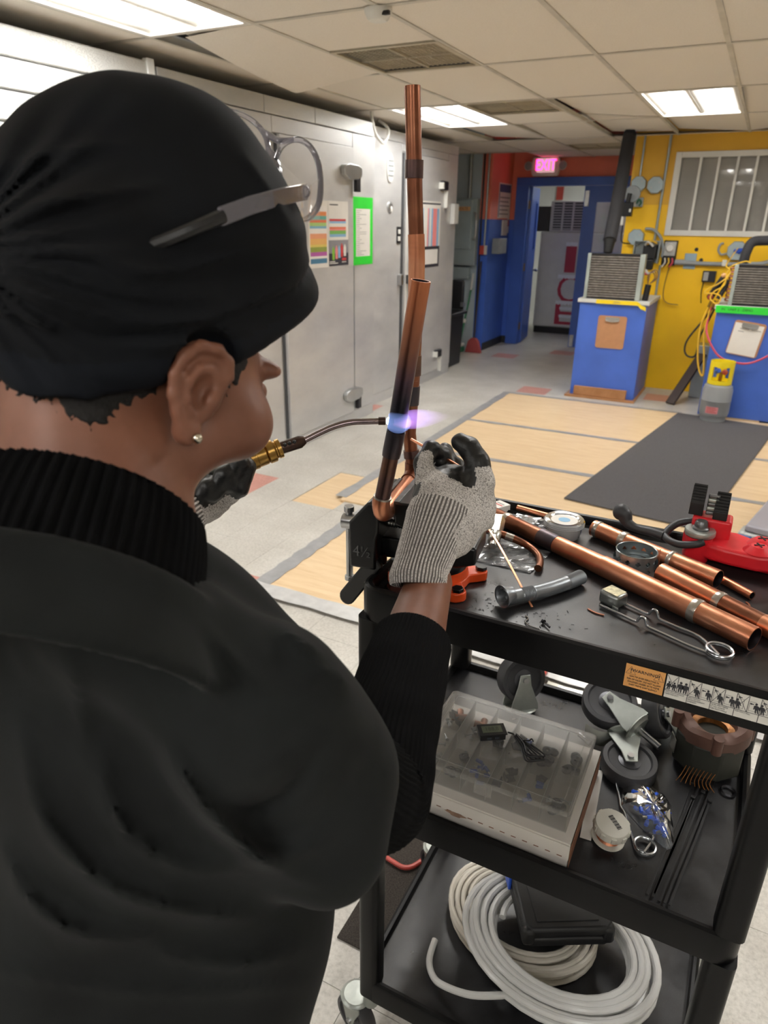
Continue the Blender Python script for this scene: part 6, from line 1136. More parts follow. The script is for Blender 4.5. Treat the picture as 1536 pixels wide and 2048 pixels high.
# ================================================================ bottom shelf
ZB = DECK[2]+.0006
mat('cable_white', '#cfc9bd', .5, 0, .06, 20); t = NT('poly_tube'); t.set('#e9e9e7', .18, 0, .5); t.b.inputs['Transmission Weight'].default_value = .25; t.b.inputs['Subsurface Weight'].default_value = .2; t.b.inputs['Subsurface Radius'].default_value = (.01, .01, .01); t.b.inputs['IOR'].default_value = 1.3
def coil_path(c, R0, R1, zz0, zz1, turns, n=36, ph=0, ecc=.94, jit=.004, seed=0):
    rg = np.random.default_rng(seed); out = []; jr = rg.uniform(-jit, jit, turns+2); jx = rg.uniform(-jit*1.6, jit*1.6, (turns+2, 2))
    for k in range(turns*n+1):
        f = k/n; i = int(f); g = f-i; a = ph+2*PI*f; lvl = f/turns; tri = abs((lvl*3) % 2-1)
        r = R0+(R1-R0)*tri+jr[i]*(1-g)+jr[i+1]*g; ox = jx[i]*(1-g)+jx[i+1]*g; out.append(Vector((c[0]+r*math.cos(a)+ox[0], c[1]+ecc*r*math.sin(a)+ox[1], zz0+(zz1-zz0)*lvl)))
    return out
p_ = coil_path((-.205, 1.085), .112, .165, ZB+.006, ZB+.046, 12, ph=1.0, ecc=.82, seed=2); p_ += [p_[-1]+Vector((-.03, .02, .006)), p_[-1]+Vector((-.06, .06, .004))]
tag_obj('cable_coil', B('cable_white').tube(p_, .0055, 8), 'coil of flat white cable under the clear tubing', 'cable')
p_ = coil_path((-.112, 1.026), .128, .196, ZB+.061, ZB+.098, 12, ph=3.3, ecc=.80, seed=6)
p0_ = [Vector((-.356, .958, ZB+.010)), Vector((-.350, .915, ZB+.008)), Vector((-.330, .885, ZB+.012)), Vector((-.300, .865, ZB+.030)), Vector((-.24, .862, ZB+.048))]
p0_, _ = spline(p0_+[p_[6]], 6); tag_obj('tubing_coil', B('poly_tube').tube(p0_[:-1]+p_[6:], .0068, 10), 'thick coil of translucent white plastic tubing', 'tubing')
t = thing('tool_case', 'black moulded tool case with blue latch on the tubing coil', 'case', (-.14, 1.06, ZB+.106)); ku, kv = Vector((.871, .49, 0)), Vector((-.49, .871, 0)); ko = Vector((-.172, .958, ZB+.107)); mat('case_black', '#131315', .5, 0, .2, 30, .15, 120)
def kb(m_): b = B(m_); b.frame(ko, ku, kv, (0, 0, 1)); return b
kp = [(.014, 0), (.166, 0), (.18, .014), (.18, .20), (0, .20), (0, .014)]
obj('lower_shell', kb('case_black').prism(kp, 0, .022), t, bevel=.005, seg=3); obj('upper_shell', kb('case_black').prism(kp, .0235, .048), t, bevel=.007, seg=3); obj('top_panel', kb('case_black').prism([(.028, .018), (.152, .018), (.158, .19), (.022, .19)], .048, .0495), t, bevel=.001)
for k in range(4): obj('rib', kb('case_black').prism([(.075+.018*k, .07), (.081+.018*k, .068), (.083+.018*k, .17), (.077+.018*k, .17)], .0497, .0525), t, bevel=.001)
obj('corner_bumper', kb('case_black').box(-.002, .024, -.002, .020, .004, .046), t, bevel=.008); obj('corner_bumper', kb('case_black').box(.156, .182, -.002, .020, .004, .046), t, bevel=.008); obj('latch', kb('nut_blue').box(-.006, .001, .12, .165, .01, .046), t, bevel=.002)
# sheet of metal with handwriting behind the cart
t = thing('metal_sheet', 'shiny sheet metal piece with the number 36 in marker', 'metal sheet', (-.32, 2.17, .009)); mat('shiny_sheet', '#c4c4bc', .22, .9, .15, 14, .3, 30)
obj('sheet', B('shiny_sheet').box(-.435, -.20, 2.10, 2.24, .0092, .0108), t); obj('marker_number', B('ink').frame((-.335, 2.19, .0109), (-.2, .98, 0), (-.98, -.2, 0), (0, 0, 1)).text('36', .06, ext=.0002), t)
# ================================================================ implicit-surface kit for the figure
def surf(f, lo, hi, h):
    """naive surface nets of an implicit function sampled on a grid (vectorised)"""
    lo, hi = np.array(lo, float), np.array(hi, float); n = np.ceil((hi-lo)/h).astype(int)+1
    ax = [lo[i]+h*np.arange(n[i]) for i in range(3)]
    X, Y, Z = np.meshgrid(*[a.astype(np.float32) for a in ax], indexing='ij'); V = f(X, Y, Z).astype(np.float32); s = V < 0
    c = np.zeros(tuple(n-1), np.int8)
    for i in (0, 1):
        for j in (0, 1):
            for k in (0, 1): c += s[i:n[0]-1+i, j:n[1]-1+j, k:n[2]-1+k]
    act = (c > 0) & (c < 8); idx = -np.ones(act.shape, int); I = np.argwhere(act); idx[act] = np.arange(len(I))
    acc = np.zeros((len(I), 3)); cnt = np.zeros(len(I))
    corners = [(i, j, k) for i in (0, 1) for j in (0, 1) for k in (0, 1)]
    for a in range(8):
        for b_ in range(a+1, 8):
            ca, cb = np.array(corners[a]), np.array(corners[b_])
            if np.abs(ca-cb).sum() != 1: continue
            va = V[I[:, 0]+ca[0], I[:, 1]+ca[1], I[:, 2]+ca[2]]; vb = V[I[:, 0]+cb[0], I[:, 1]+cb[1], I[:, 2]+cb[2]]
            m = (va < 0) != (vb < 0); t = np.where(m, va/np.where(m, va-vb, 1), 0); p = ca+(cb-ca)*t[:, None]
            acc += p*m[:, None]; cnt += m
    P_ = lo+h*(I+acc/cnt[:, None]); F = []
    for d in range(3):
        e1, e2 = [(1, 2), (2, 0), (0, 1)][d]; sl = [slice(None)]*3; sh = [slice(None)]*3; sl[d] = slice(0, -1); sh[d] = slice(1, None)
        a, b_ = s[tuple(sl)], s[tuple(sh)]; E = np.argwhere(a != b_); ok = (E[:, e1] > 0) & (E[:, e2] > 0) & (E[:, e1] < n[e1]-1) & (E[:, e2] < n[e2]-1); E = E[ok]
        fl = a[E[:, 0], E[:, 1], E[:, 2]]; o1 = np.zeros(3, int); o1[e1] = 1; o2 = np.zeros(3, int); o2[e2] = 1
        q = [idx[tuple((E-x).T)] for x in (o1+o2, o2, 0*o1, o1)]; Q = np.stack(q, 1); Q[~fl] = Q[~fl][:, ::-1]; F.append(Q)
    return P_, np.concatenate(F)
def v3(p): return np.array([p[0], p[1], p[2]], np.float32)
def cone(X, Y, Z, a, b, ra, rb):
    a, b = v3(a), v3(b); d = b-a; L2 = float(d @ d)+1e-12; px, py, pz = X-a[0], Y-a[1], Z-a[2]; t = np.clip((px*d[0]+py*d[1]+pz*d[2])/L2, 0, 1)
    return np.sqrt((px-t*d[0])**2+(py-t*d[1])**2+(pz-t*d[2])**2)-(ra+(rb-ra)*t)
def ell(X, Y, Z, c, ax, r):
    c = v3(c); q = [((X-c[0])*a[0]+(Y-c[1])*a[1]+(Z-c[2])*a[2])/r[i] for i, a in enumerate(ax)]; k = np.sqrt(q[0]**2+q[1]**2+q[2]**2)
    g = np.sqrt((q[0]/r[0])**2+(q[1]/r[1])**2+(q[2]/r[2])**2)+1e-6; return k*(k-1)/g
def smin(a, b, k):
    h = np.clip(.5+.5*(b-a)/k, 0, 1); return b+(a-b)*h-k*h*(1-h)
def smax(a, b, k): return -smin(-a, -b, k)
WX = (Vector((1, 0, 0)), Vector((0, 1, 0)), Vector((0, 0, 1))); CAX = (CR, CU, CF)
def chain(X, Y, Z, pts, rs, k=.01):
    d = None
    for i in range(len(pts)-1):
        e = cone(X, Y, Z, pts[i], pts[i+1], rs[i], rs[i+1]); d = e if d is None else smin(d, e, k)
    return d
def bounds(pts, pad):
    A = np.array([tuple(p) for p in pts]); return A.min(0)-pad, A.max(0)+pad
def sdf_b(mat_, f, lo, hi, h): V, F = surf(f, lo, hi, h); b = B(mat_); b.addnp(V, F); return b

# ---------------------------------------------------------------- materials of the figure
t = NT('skin'); v = t.coords(); n = t.noise(v, 22, 4); t.set(t.ramp(n, [(.3, '#784d3a'), (.7, '#8b5d4a')]), .48, 0, .4); t.b.inputs['Subsurface Weight'].default_value = .12; t.b.inputs['Subsurface Radius'].default_value = (.012, .005, .003); t.bump(t.noise(v, 500, 2), .1, .0006)
t = NT('shirt_black'); v = t.coords(); n = t.noise(v, 9, 5); t.set(t.ramp(n, [(.3, '#171818'), (.7, '#222424')]), .92, 0, .1); t.b.inputs['Sheen Weight'].default_value = .03; t.bump(t.noise(v, 900, 2), .25, .0006, None)
t = NT('scarf_black'); v = t.coords(); t.set(t.ramp(t.noise(v, 14, 4), [(.3, '#0c0d10'), (.7, '#14161a')]), .82, 0, .12); t.b.inputs['Sheen Weight'].default_value = .02; t.bump(t.noise(v, 1100, 2), .2, .0005)
t = NT('knit_black'); v = t.coords(); t.set(t.ramp(t.noise(v, 40, 4), [(.3, '#070708'), (.7, '#0d0d0f')]), .9, 0, .1)
t = NT('glove_knit'); v = t.coords(); n = t.noise(v, 620, 3, .75); n2 = t.noise(v, 30, 3); c_ = t.ramp(n, [(.36, '#5c5855'), (.45, '#b8b3af'), (.58, '#e2deda')]); t.set(t.mix(t.ramp(n2, [(.4, .0), (.7, .3)]), c_, '#8c8580', 'MULTIPLY'), .95, 0, .1); t.bump(n, .6, .0015)
t = NT('glove_cuff'); v = t.coords(); n = t.noise(v, 480, 3, .75); t.set(t.ramp(n, [(.34, '#989390'), (.5, '#c9c4c0'), (.62, '#e2deda')]), .95, 0, .1); t.bump(n, .4, .001)
mat('cuff_groove_shade', '#6b6663', .95, 0, .2, 80); mat('scarf_band', '#12151b', .8, 0, .15, 30, .2, 400, .15); mat('eye_white', '#c9c2ba', .3); mat('eye_dark', '#1c120e', .2); mat('glove_rubber', '#161617', .42, 0, .25, 60, .5, 260, .5); mat('hair_black', '#120e0d', .8, 0, .2, 60, .9, 420); mat('trousers', '#0b0b0c', .9, 0, .15, 12, .3, 300); mat('shoe', '#151516', .5); mat('silver_stud', '#c9c2b2', .2, 1)
clear_film('goggle_clear', '#d5d2de', .10, .06, 1.5)

# ---------------------------------------------------------------- joints
HA, HP = R(10), R(22)
Fh = Vector((math.sin(HA)*math.cos(HP), math.cos(HA)*math.cos(HP), -math.sin(HP))); Rh = Vector((math.cos(HA), -math.sin(HA), 0)); Uh = Rh.cross(Fh)
EAR = P(402, 792, .490); HC = EAR-Rh*.076
def hl(x, y, z): return HC+Rh*x+Fh*y+Uh*z
NB = P(150, 1075, .480)
SHR, ELR, WRR = P(535, 1435, .485), P(738, 1590, .60), P(850, 1195, .80)
SHL = NB+Vector((-.175, .035, -.085)); ELL_, WRL = Vector((-.70, .52, 1.12)), P(330, 1055, .84)
PEL = P(250, 2010, .66)
person = thing('person', 'person in black clothes and head scarf brazing with gloved hands', 'person', (PEL.x, PEL.y, .003))
# ---------------------------------------------------------------- head and neck (fine) + torso, arms, legs (coarser), one mesh
HAX = (Rh, Fh, Uh)
def head_f(X, Y, Z, ears=True):
    d = ell(X, Y, Z, hl(0, -.012, .042), HAX, (.076, .096, .085)); d = smin(d, ell(X, Y, Z, hl(0, .046, .0), HAX, (.062, .050, .060)), .03)
    d = smin(d, ell(X, Y, Z, hl(0, .028, -.041), HAX, (.047, .042, .030)), .022); d = smin(d, ell(X, Y, Z, hl(0, .064, -.060), HAX, (.017, .014, .013)), .016)
    for s_ in (-1, 1):
        d = smin(d, ell(X, Y, Z, hl(s_*.046, .060, -.013), HAX, (.034, .033, .031)), .018); d = smin(d, ell(X, Y, Z, hl(s_*.048, .014, -.037), HAX, (.025, .034, .026)), .018)
        d = smin(d, ell(X, Y, Z, hl(s_*.032, .088, .036), HAX, (.026, .012, .009)), .012); d = smax(d, -ell(X, Y, Z, hl(s_*.033, .108, .014), HAX, (.017, .016, .011)), .012); d = smin(d, ell(X, Y, Z, hl(s_*.032, .085, .014), HAX, (.013, .013, .012)), .004)
    d = smin(d, cone(X, Y, Z, hl(0, .088, .022), hl(0, .098, -.015), .008, .0100), .012); d = smin(d, cone(X, Y, Z, hl(-.011, .092, -.020), hl(.011, .092, -.020), .008, .008), .008)
    d = smin(d, ell(X, Y, Z, hl(0, .082, -.035), HAX, (.022, .010, .006)), .006); d = smin(d, ell(X, Y, Z, hl(0, .079, -.045), HAX, (.020, .010, .007)), .006)
    # ears: a flat shell, a raised rim, a hollow and the lobe
    for s_ in ((-1, 1) if ears else ()):
        ef = (Fh*.96+Rh*.22*s_-Uh*.12).normalized(); en = (Rh*.95*s_-Fh*.26).normalized(); et = (Uh*.99+Fh*.12).normalized(); e0 = hl(s_*.0865, -.012, .003); eax = (en, ef, et)
        ep = lambda f_, t_, n_=0: e0+ef*f_+et*t_+en*n_
        sh = ell(X, Y, Z, ep(.001, .001, -.004), eax, (.0085, .0195, .0265)); d = smin(d, sh, .007)
        rim = [ep(*q) for q in ((.015, .006, -.001), (.018, .017, 0), (.014, .0255, .001), (.003, .030, .002), (-.009, .0275, .003), (-.018, .018, .0035), (-.0205, .004, .003), (-.017, -.009, .002), (-.010, -.019, .001), (-.004, -.026, 0))]
        d = smin(d, chain(X, Y, Z, rim, [.0036, .004, .0046, .0050, .0050, .0048, .0044, .0042, .0042, .0046], .003), .0035)
        d = smin(d, chain(X, Y, Z, [ep(.004, .018, .002), ep(-.006, .014, .003), ep(-.010, .004, .003), ep(-.007, -.008, .0025), ep(0, -.016, .002)], [.0030, .0034, .0036, .0034, .003], .003), .003)
        d = smax(d, -ell(X, Y, Z, ep(.003, -.001, .004), eax, (.0085, .0085, .0125)), .004); d = smax(d, -chain(X, Y, Z, [ep(.006, .0235, .005), ep(-.008, .021, .0065), ep(-.0150, .008, .0065)], [.003, .003, .003], .002), .003)
        d = smin(d, ell(X, Y, Z, ep(.011, -.003, .001), eax, (.004, .0045, .006)), .004); d = smin(d, ell(X, Y, Z, ep(.003, -.030, -.001), eax, (.0055, .0095, .0085)), .006)
    nk = cone(X, Y, Z, hl(0, -.024, -.040), NB+Vector((.006, .032, -.005)), .057, .056); nk = smin(nk, cone(X, Y, Z, hl(0, -.050, .0), NB+Vector((.0, .012, .012)), .050, .050), .03)
    return smin(d, nk, .022)
def body_f(X, Y, Z):
    C0 = NB+Vector((.0, .05, -.20)); d = ell(X, Y, Z, C0, WX, (.14, .075, .17)); d = smin(d, ell(X, Y, Z, NB+Vector((0, .05, -.40)), WX, (.125, .085, .18)), .06); d = smin(d, ell(X, Y, Z, PEL+Vector((0, 0, -.05)), WX, (.155, .105, .14)), .06)
    d = smin(d, cone(X, Y, Z, NB+Vector((0, .01, .02)), C0, .05, .06), .04)
    for s_, sh, el, wr in ((1, SHR, ELR, WRR), (-1, SHL, ELL_, WRL)):
        d = smin(d, cone(X, Y, Z, NB+Vector((0, .02, -.08)), sh, .04, .036), .03); d = smin(d, cone(X, Y, Z, sh, el, .036, .034), .025); d = smin(d, cone(X, Y, Z, el, wr, .040, .0285), .02)
    for s_ in (-1, 1):
        hp = PEL+Vector((s_*.085, 0, -.08)); kn = Vector((hp.x+s_*.01, hp.y+.02, .48)); an = Vector((hp.x+s_*.015, hp.y-.01, .09)); d = smin(d, cone(X, Y, Z, hp, kn, .075, .052), .03); d = smin(d, cone(X, Y, Z, kn, an, .052, .034), .02)
    return d
b = B('skin'); V_, F_ = surf(head_f, *bounds([hl(0, 0, 0), hl(0, .06, -.05), NB], .155), .0028); b.addnp(V_, F_)
V_, F_ = surf(body_f, *bounds([NB, SHR, ELR, WRR, SHL, ELL_, WRL, PEL, (PEL.x-.1, PEL.y, .1), (PEL.x+.1, PEL.y, .1)], .17), .009); b.addnp(V_, F_)
def arm_f(X, Y, Z): return smin(cone(X, Y, Z, ELR, ELR+(WRR-ELR)*.55, .040, .037), cone(X, Y, Z, ELR+(WRR-ELR)*.55, WRR+(WRR-ELR)*.1, .0365, .0275), .01)
V_, F_ = surf(arm_f, *bounds([ELR, WRR], .06), .005); b.addnp(V_, F_)
obj('body', b, person, smooth=180)
for s_ in (-1, 1):
    ey = obj('eye', B('eye_white').ball(tuple(hl(s_*.032, .0880, .0125)), .0112, 18, 12), person); obj('iris', B('eye_dark').ball(tuple(hl(s_*.032, .0942, .0082)), (.0064, .0064, .0064), 14, 10), ey)
    obj('eyelid', B('skin').ball(tuple(hl(s_*.032, .0880, .0155)), (.0128, .0120, .0105), 18, 12), ey)
obj('ear_stud', B('silver_stud').ball(tuple(hl(.0935, -.010, -.029)), .0038), person)
def ridge(X, Y, Z, folds):
    """cloth creases: height added to the shirt surface along drawn lines"""
    x, y, z = X, Y, Z-H; w = np.maximum(x*CF.x+y*CF.y+z*CF.z, .1); U = 768+FPX*(x*CR.x+y*CR.y+z*CR.z)/w; V = 1024-FPX*(x*CU.x+y*CU.y+z*CU.z)/w; out = np.zeros_like(X)
    for pts, amp, wd in folds:
        q, _ = spline([(a, b_, 0) for a, b_ in pts], 4); best = None; n = len(q)
        for i in range(n-1):
            ax, ay, bx_, by_ = q[i].x, q[i].y, q[i+1].x, q[i+1].y; dx, dy = bx_-ax, by_-ay; t = np.clip(((U-ax)*dx+(V-ay)*dy)/(dx*dx+dy*dy+1e-6), 0, 1); D = (U-ax-t*dx)**2+(V-ay-t*dy)**2; e = np.maximum(np.sin(PI*np.clip((i+t)/(n-1), 0, 1)), 0)**.7
            g = np.exp(-np.sqrt(D+16)/wd)*e; best = g if best is None else np.maximum(best, g)
        out += 1.7*amp*best
    return out
sfolds = [([(0, 455), (150, 505), (330, 545), (540, 480)], .0042, 13), ([(20, 560), (200, 630), (420, 640), (610, 560)], .0042, 12), ([(0, 610), (150, 670), (350, 690), (520, 655)], .0038, 10), ([(0, 420), (160, 395), (340, 370)], .0036, 16), ([(0, 340), (130, 300), (280, 285)], .0030, 16), ([(10, 500), (140, 560), (300, 595), (450, 590)], .0036, 10), ([(0, 530), (90, 590), (200, 610)], .0034, 9), ([(480, 300), (540, 380), (590, 470)], .0025, 16)]
# ---------------------------------------------------------------- head scarf, hair
sp1, sp2, sp3 = P(622, 662, .560), P(392, 742, .485), P(15, 730, .455)
SN = (sp2-sp1).cross(sp3-sp1).normalized(); SN = SN if SN.z > 0 else -SN
def scarf_raw(X, Y, Z):
    d = ell(X, Y, Z, P(292, 452, .560), CAX, (.118, .106, .105)); d = smin(d, ell(X, Y, Z, P(105, 560, .545), CAX, (.098, .080, .092)), .05)
    d = smin(d, ell(X, Y, Z, P(395, 560, .560), CAX, (.090, .066, .094)), .04); d = smin(d, ell(X, Y, Z, hl(0, -.008, .044), HAX, (.087, .108, .096)), .03); return smin(d, head_f(X, Y, Z, False)-.0075, .012)
def scarf_f(X, Y, Z):
    d = scarf_raw(X, Y, Z); hgt = (X-sp2.x)*SN.x+(Y-sp2.y)*SN.y+(Z-sp2.z)*SN.z; a = (X-sp2.x)*CR.x+(Y-sp2.y)*CR.y+(Z-sp2.z)*CR.z
    cv = hgt-.10*a*a*6+.12*a; env0 = .35; w1 = np.sin(105*cv+1.4*np.sin(14*a+5)); w2 = np.sin(230*cv+30*a+1.6*np.sin(33*a)+.8); w3 = np.sin(60*cv-70*a+2.0*np.sin(22*cv)); env = np.clip(1.1-7*np.abs(hgt-.055), 0, 1); d = d-env0*(.0034*w1*env+.0013*w2*env)-.0007*w3*np.clip((hgt-.02)*9, 0, 1)
    x, y, z = X, Y, Z-H; w = np.maximum(x*CF.x+y*CF.y+z*CF.z, .1); U = 768+FPX*(x*CR.x+y*CR.y+z*CR.z)/w; V = 1024-FPX*(x*CU.x+y*CU.y+z*CU.z)/w
    th = np.arctan2(V-500, U+110); rr = np.sqrt((V-500)**2+(U+110)**2); d = d-.0034*np.sin(30*th+1.3*np.sin(9*th)+.004*rr)*np.exp(-((rr-130)/240)**2)
    near = np.abs(d) < .03; q = np.zeros_like(d); q[near] = ridge(X[near], Y[near], Z[near], sfolds); d = d-1.5*q
    band = np.exp(-((hgt-.014)/.013)**2); d = d-.0055*band+.0055*np.exp(-((hgt-.036)/.0038)**2)
    er = ell(X, Y, Z, hl(.0875, -.010, .012), HAX, (.017, .027, .034)); d = smax(d, -er, .004)
    return smax(d, -hgt, .005)
lo, hi = bounds([P(300, 440, .56), P(110, 540, .545), hl(0, 0, 0)], .15); V_, F_ = surf(scarf_f, lo, hi, .0034); b = B('scarf_black'); b.m('scarf_band'); b.m('scarf_black'); b.addnp(V_, F_); ce_ = V_[F_].mean(1); hg = (ce_-np.array(sp2)) @ np.array(SN); b.fm = [1 if q < .022 else 0 for q in hg]; obj('head_scarf', b, person, smooth=180)
kn_ = P(-15, 640, .50)
obj('scarf_knot', sdf_b('scarf_black', lambda X, Y, Z: smin(ell(X, Y, Z, P(-20, 640, .50), CAX, (.035, .045, .035)), ell(X, Y, Z, P(5, 690, .49), CAX, (.022, .020, .024)), .02), *bounds([kn_], .08), .005), person, smooth=180)
def hair_f(X, Y, Z):
    hgt = (X-sp2.x)*SN.x+(Y-sp2.y)*SN.y+(Z-sp2.z)*SN.z; yy = (X-HC.x)*Fh.x+(Y-HC.y)*Fh.y+(Z-HC.z)*Fh.z
    low = .006+.003*np.sin(70*yy)+.003*np.sin(173*yy+1)+.006*np.exp(-((yy+.055)/.02)**2)-.006*np.exp(-((yy+.01)/.018)**2)+.016*np.exp(-((yy-.028)/.012)**2)+.0035*np.sin(510*X+40*Z)*np.sin(470*Y+90*Z)+.003*np.sin(900*X)*np.sin(860*Y+500*Z)
    d = head_f(X, Y, Z, False)-.0012-.0010*np.sin(700*X+2)*np.sin(640*Y+3)*np.sin(680*Z); d = np.maximum(d, hgt-.02); d = np.maximum(d, -(hgt+low)); return np.maximum(d, yy-.046)
lo, hi = bounds([HC, hl(0, -.08, -.03)], .13); V_, F_ = surf(hair_f, lo, hi, .0019); b = B('hair_black'); b.addnp(V_, F_); obj('hair', b, person, smooth=180)
# ---------------------------------------------------------------- ribbed knit helpers
def ribbed(b, pts, rad, ribs=56, depth=.0012, n_sub=6, squash=None, waves=0, groove=None):
    pts, rad = spline(pts, n_sub, False, rad); k = ribs*4; prof = []; f0 = len(b.f)
    for i, r in enumerate(rad):
        w = 1+waves*math.sin(i*1.1)
        prof.append([((r*w+depth*math.cos(ribs*2*PI*q/k))*math.cos(2*PI*q/k)*(squash[0] if squash else 1), (r*w+depth*math.cos(ribs*2*PI*q/k))*math.sin(2*PI*q/k)*(squash[1] if squash else 1)) for q in range(k)])
    b.ring(pts, prof, cap=False)
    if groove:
        b.m(groove)  # groove faces get a darker colour that paints in shade between ribs
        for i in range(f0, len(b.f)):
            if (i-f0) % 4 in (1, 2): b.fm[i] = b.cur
    return b
cu_t = hl(0, -.034, -.088)
# turtleneck collar
nt_ = (hl(0, -.030, -.060)-NB); nt = (nt_.normalized()+CR*.16).normalized()
obj('turtleneck', ribbed(B('knit_black'), [NB-nt*.090, NB-nt*.045, NB-nt*.006, NB+nt*.014, NB+nt*.019, NB+nt*.010], [.100, .0925, .0890, .0850, .0815, .071], 72, .0022, 6), person, smooth=180)
# ---------------------------------------------------------------- T-shirt
HEM = PEL+Vector((0, -.01, .03))
folds = [([(330, 1470), (370, 1560), (440, 1650), (540, 1730), (650, 1770)], .013, 26), ([(40, 1430), (70, 1600), (130, 1700), (250, 1790), (430, 1830), (520, 1830)], .013, 30), ([(200, 1490), (215, 1590), (270, 1680), (380, 1735), (500, 1740)], .010, 22), ([(0, 1680), (60, 1800), (170, 1870), (330, 1870)], .012, 26), ([(560, 1255), (610, 1290), (645, 1318)], .012, 20), ([(600, 1350), (660, 1345), (700, 1380)], .007, 14), ([(300, 1130), (440, 1290), (560, 1410)], .006, 16), ([(480, 1620), (560, 1590), (640, 1500)], -.008, 22), ([(420, 1720), (560, 1720), (680, 1660)], .007, 20), ([(300, 1900), (460, 1930), (620, 1900)], .009, 24), ([(120, 1250), (160, 1420), (170, 1560)], .005, 26), ([(-60, 1085), (120, 1100), (240, 1120), (345, 1145)], .0045, 9), ([(-60, 1930), (200, 1975), (420, 1985), (640, 1960)], .006, 14)]
def shirt_f(X, Y, Z):
    d = ell(X, Y, Z, NB+Vector((-.03, .050, -.180)), WX, (.180, .118, .165)); d = smin(d, ell(X, Y, Z, NB+Vector((-.02, .05, -.34)), WX, (.175, .128, .20)), .08); d = smin(d, ell(X, Y, Z, HEM+Vector((0, .0, .0)), WX, (.184, .138, .17)), .08)
    d = smin(d, cone(X, Y, Z, P(225, 1212, .462), SHR, .048, .052), .03); d = smin(d, cone(X, Y, Z, NB+Vector((0, .0, -.06)), SHL, .052, .056), .035)
    em = SHR+(ELR-SHR)*.55; sl = cone(X, Y, Z, SHR, em, .052, .051); ax_ = (ELR-SHR).normalized(); cut = (X-em.x)*ax_.x+(Y-em.y)*ax_.y+(Z-em.z)*ax_.z-.015
    sl = smax(sl, cut, .008); sl = smin(sl, cone(X, Y, Z, SHR+(ELR-SHR)*.3, P(655, 1690, .53), .050, .036), .035); sl = smin(sl, cone(X, Y, Z, P(655, 1690, .53), P(668, 1560, .535), .036, .040), .03); d = smin(d, sl, .03)
    em = SHL+(ELL_-SHL)*.85; ax_ = (ELL_-SHL).normalized(); sl = smax(cone(X, Y, Z, SHL, em, .066, .066), (X-em.x)*ax_.x+(Y-em.y)*ax_.y+(Z-em.z)*ax_.z-.01, .008); d = smin(d, sl, .03)
    near = np.abs(d) < .05; rr = np.zeros_like(d); rr[near] = ridge(X[near], Y[near], Z[near], folds); d = d-rr
    d = d-.0018*np.sin(40*(Z-.6*X)+3*np.sin(9*X+5*Y))*np.clip((1.30-Z)*6, 0, 1)
    col = np.maximum(cone(X, Y, Z, NB-nt*.03, NB+nt*.1, .088, .088), -((X-NB.x)*nt.x+(Y-NB.y)*nt.y+(Z-NB.z)*nt.z+.048)); d = smax(d, -col, .006)
    q1 = (X-NB.x)*nt.x+(Y-NB.y)*nt.y+(Z-NB.z)*nt.z; q2 = np.sqrt(np.maximum((X-NB.x)**2+(Y-NB.y)**2+(Z-NB.z)**2-q1*q1, 0)); tor = np.sqrt((q2-.0985)**2+((q1+.052)*.75)**2)-.0085; d = smin(d, tor, .010)
    d = smin(d, np.maximum(np.abs(q2-.0985-.35*np.maximum(-.052-q1, 0))-.006, np.abs(q1+.076)-.026), .012)
    return smax(d, (HEM.z-.10)-Z, .006)
lo, hi = bounds([NB+Vector((-.21, -.12, .06)), NB+Vector((.2, .2, 0)), SHR, ELR, SHL, ELL_, HEM+Vector((-.2, -.15, -.11)), HEM+Vector((.2, .15, 0)), P(665, 1690, .535)], .075); V_, F_ = surf(shirt_f, lo, hi, .0048); b = B('shirt_black'); b.addnp(V_, F_); obj('t_shirt', b, person, smooth=180)
# ---------------------------------------------------------------- sweater sleeves
dF = WRR-ELR
obj('sweater_sleeve', ribbed(B('knit_black'), [SHR+(ELR-SHR)*.6, SHR+(ELR-SHR)*.9, ELR+(ELR-SHR)*.03+dF*.03, ELR+dF*.20, ELR+dF*.45, ELR+dF*.70, ELR+dF*.725, ELR+dF*.70], [.046, .049, .051, .049, .0455, .0415, .0405, .0385], 60, .0009, 7, waves=.012), person, smooth=180)
dL = WRL-ELL_
obj('sweater_sleeve', ribbed(B('knit_black'), [SHL+(ELL_-SHL)*.6, SHL+(ELL_-SHL)*.9, ELL_+(ELL_-SHL)*.03+dL*.03, ELL_+dL*.25, ELL_+dL*.6, ELL_+dL*.86, ELL_+dL*.87], [.046, .049, .051, .049, .045, .040, .037], 60, .0009, 6), person, smooth=180)
# ---------------------------------------------------------------- trousers and shoes
def pants_f(X, Y, Z):
    d = ell(X, Y, Z, PEL+Vector((0, 0, -.04)), WX, (.172, .122, .15))
    for s_ in (-1, 1):
        hp = PEL+Vector((s_*.085, 0, -.08)); kn = Vector((hp.x+s_*.01, hp.y+.02, .48)); an = Vector((hp.x+s_*.015, hp.y-.005, .06)); d = smin(d, cone(X, Y, Z, hp, kn, .092, .072), .03); d = smin(d, cone(X, Y, Z, kn, an, .072, .062), .02)
    d = smin(d, cone(X, Y, Z, PEL+Vector((.16, .02, -.10)), PEL+Vector((.165, .02, .0)), .035, .02), .03); d = d-.003*np.sin(38*Z+9*np.sin(14*X)); return smax(smax(d, Z-(PEL.z+.10), .006), .05-Z, .006)
V_, F_ = surf(pants_f, *bounds([PEL+Vector((-.2, -.14, .1)), PEL+Vector((.22, .15, 0)), (PEL.x, PEL.y, .06)], .05), .009); b = B('trousers'); b.addnp(V_, F_); obj('trousers', b, person, smooth=180)
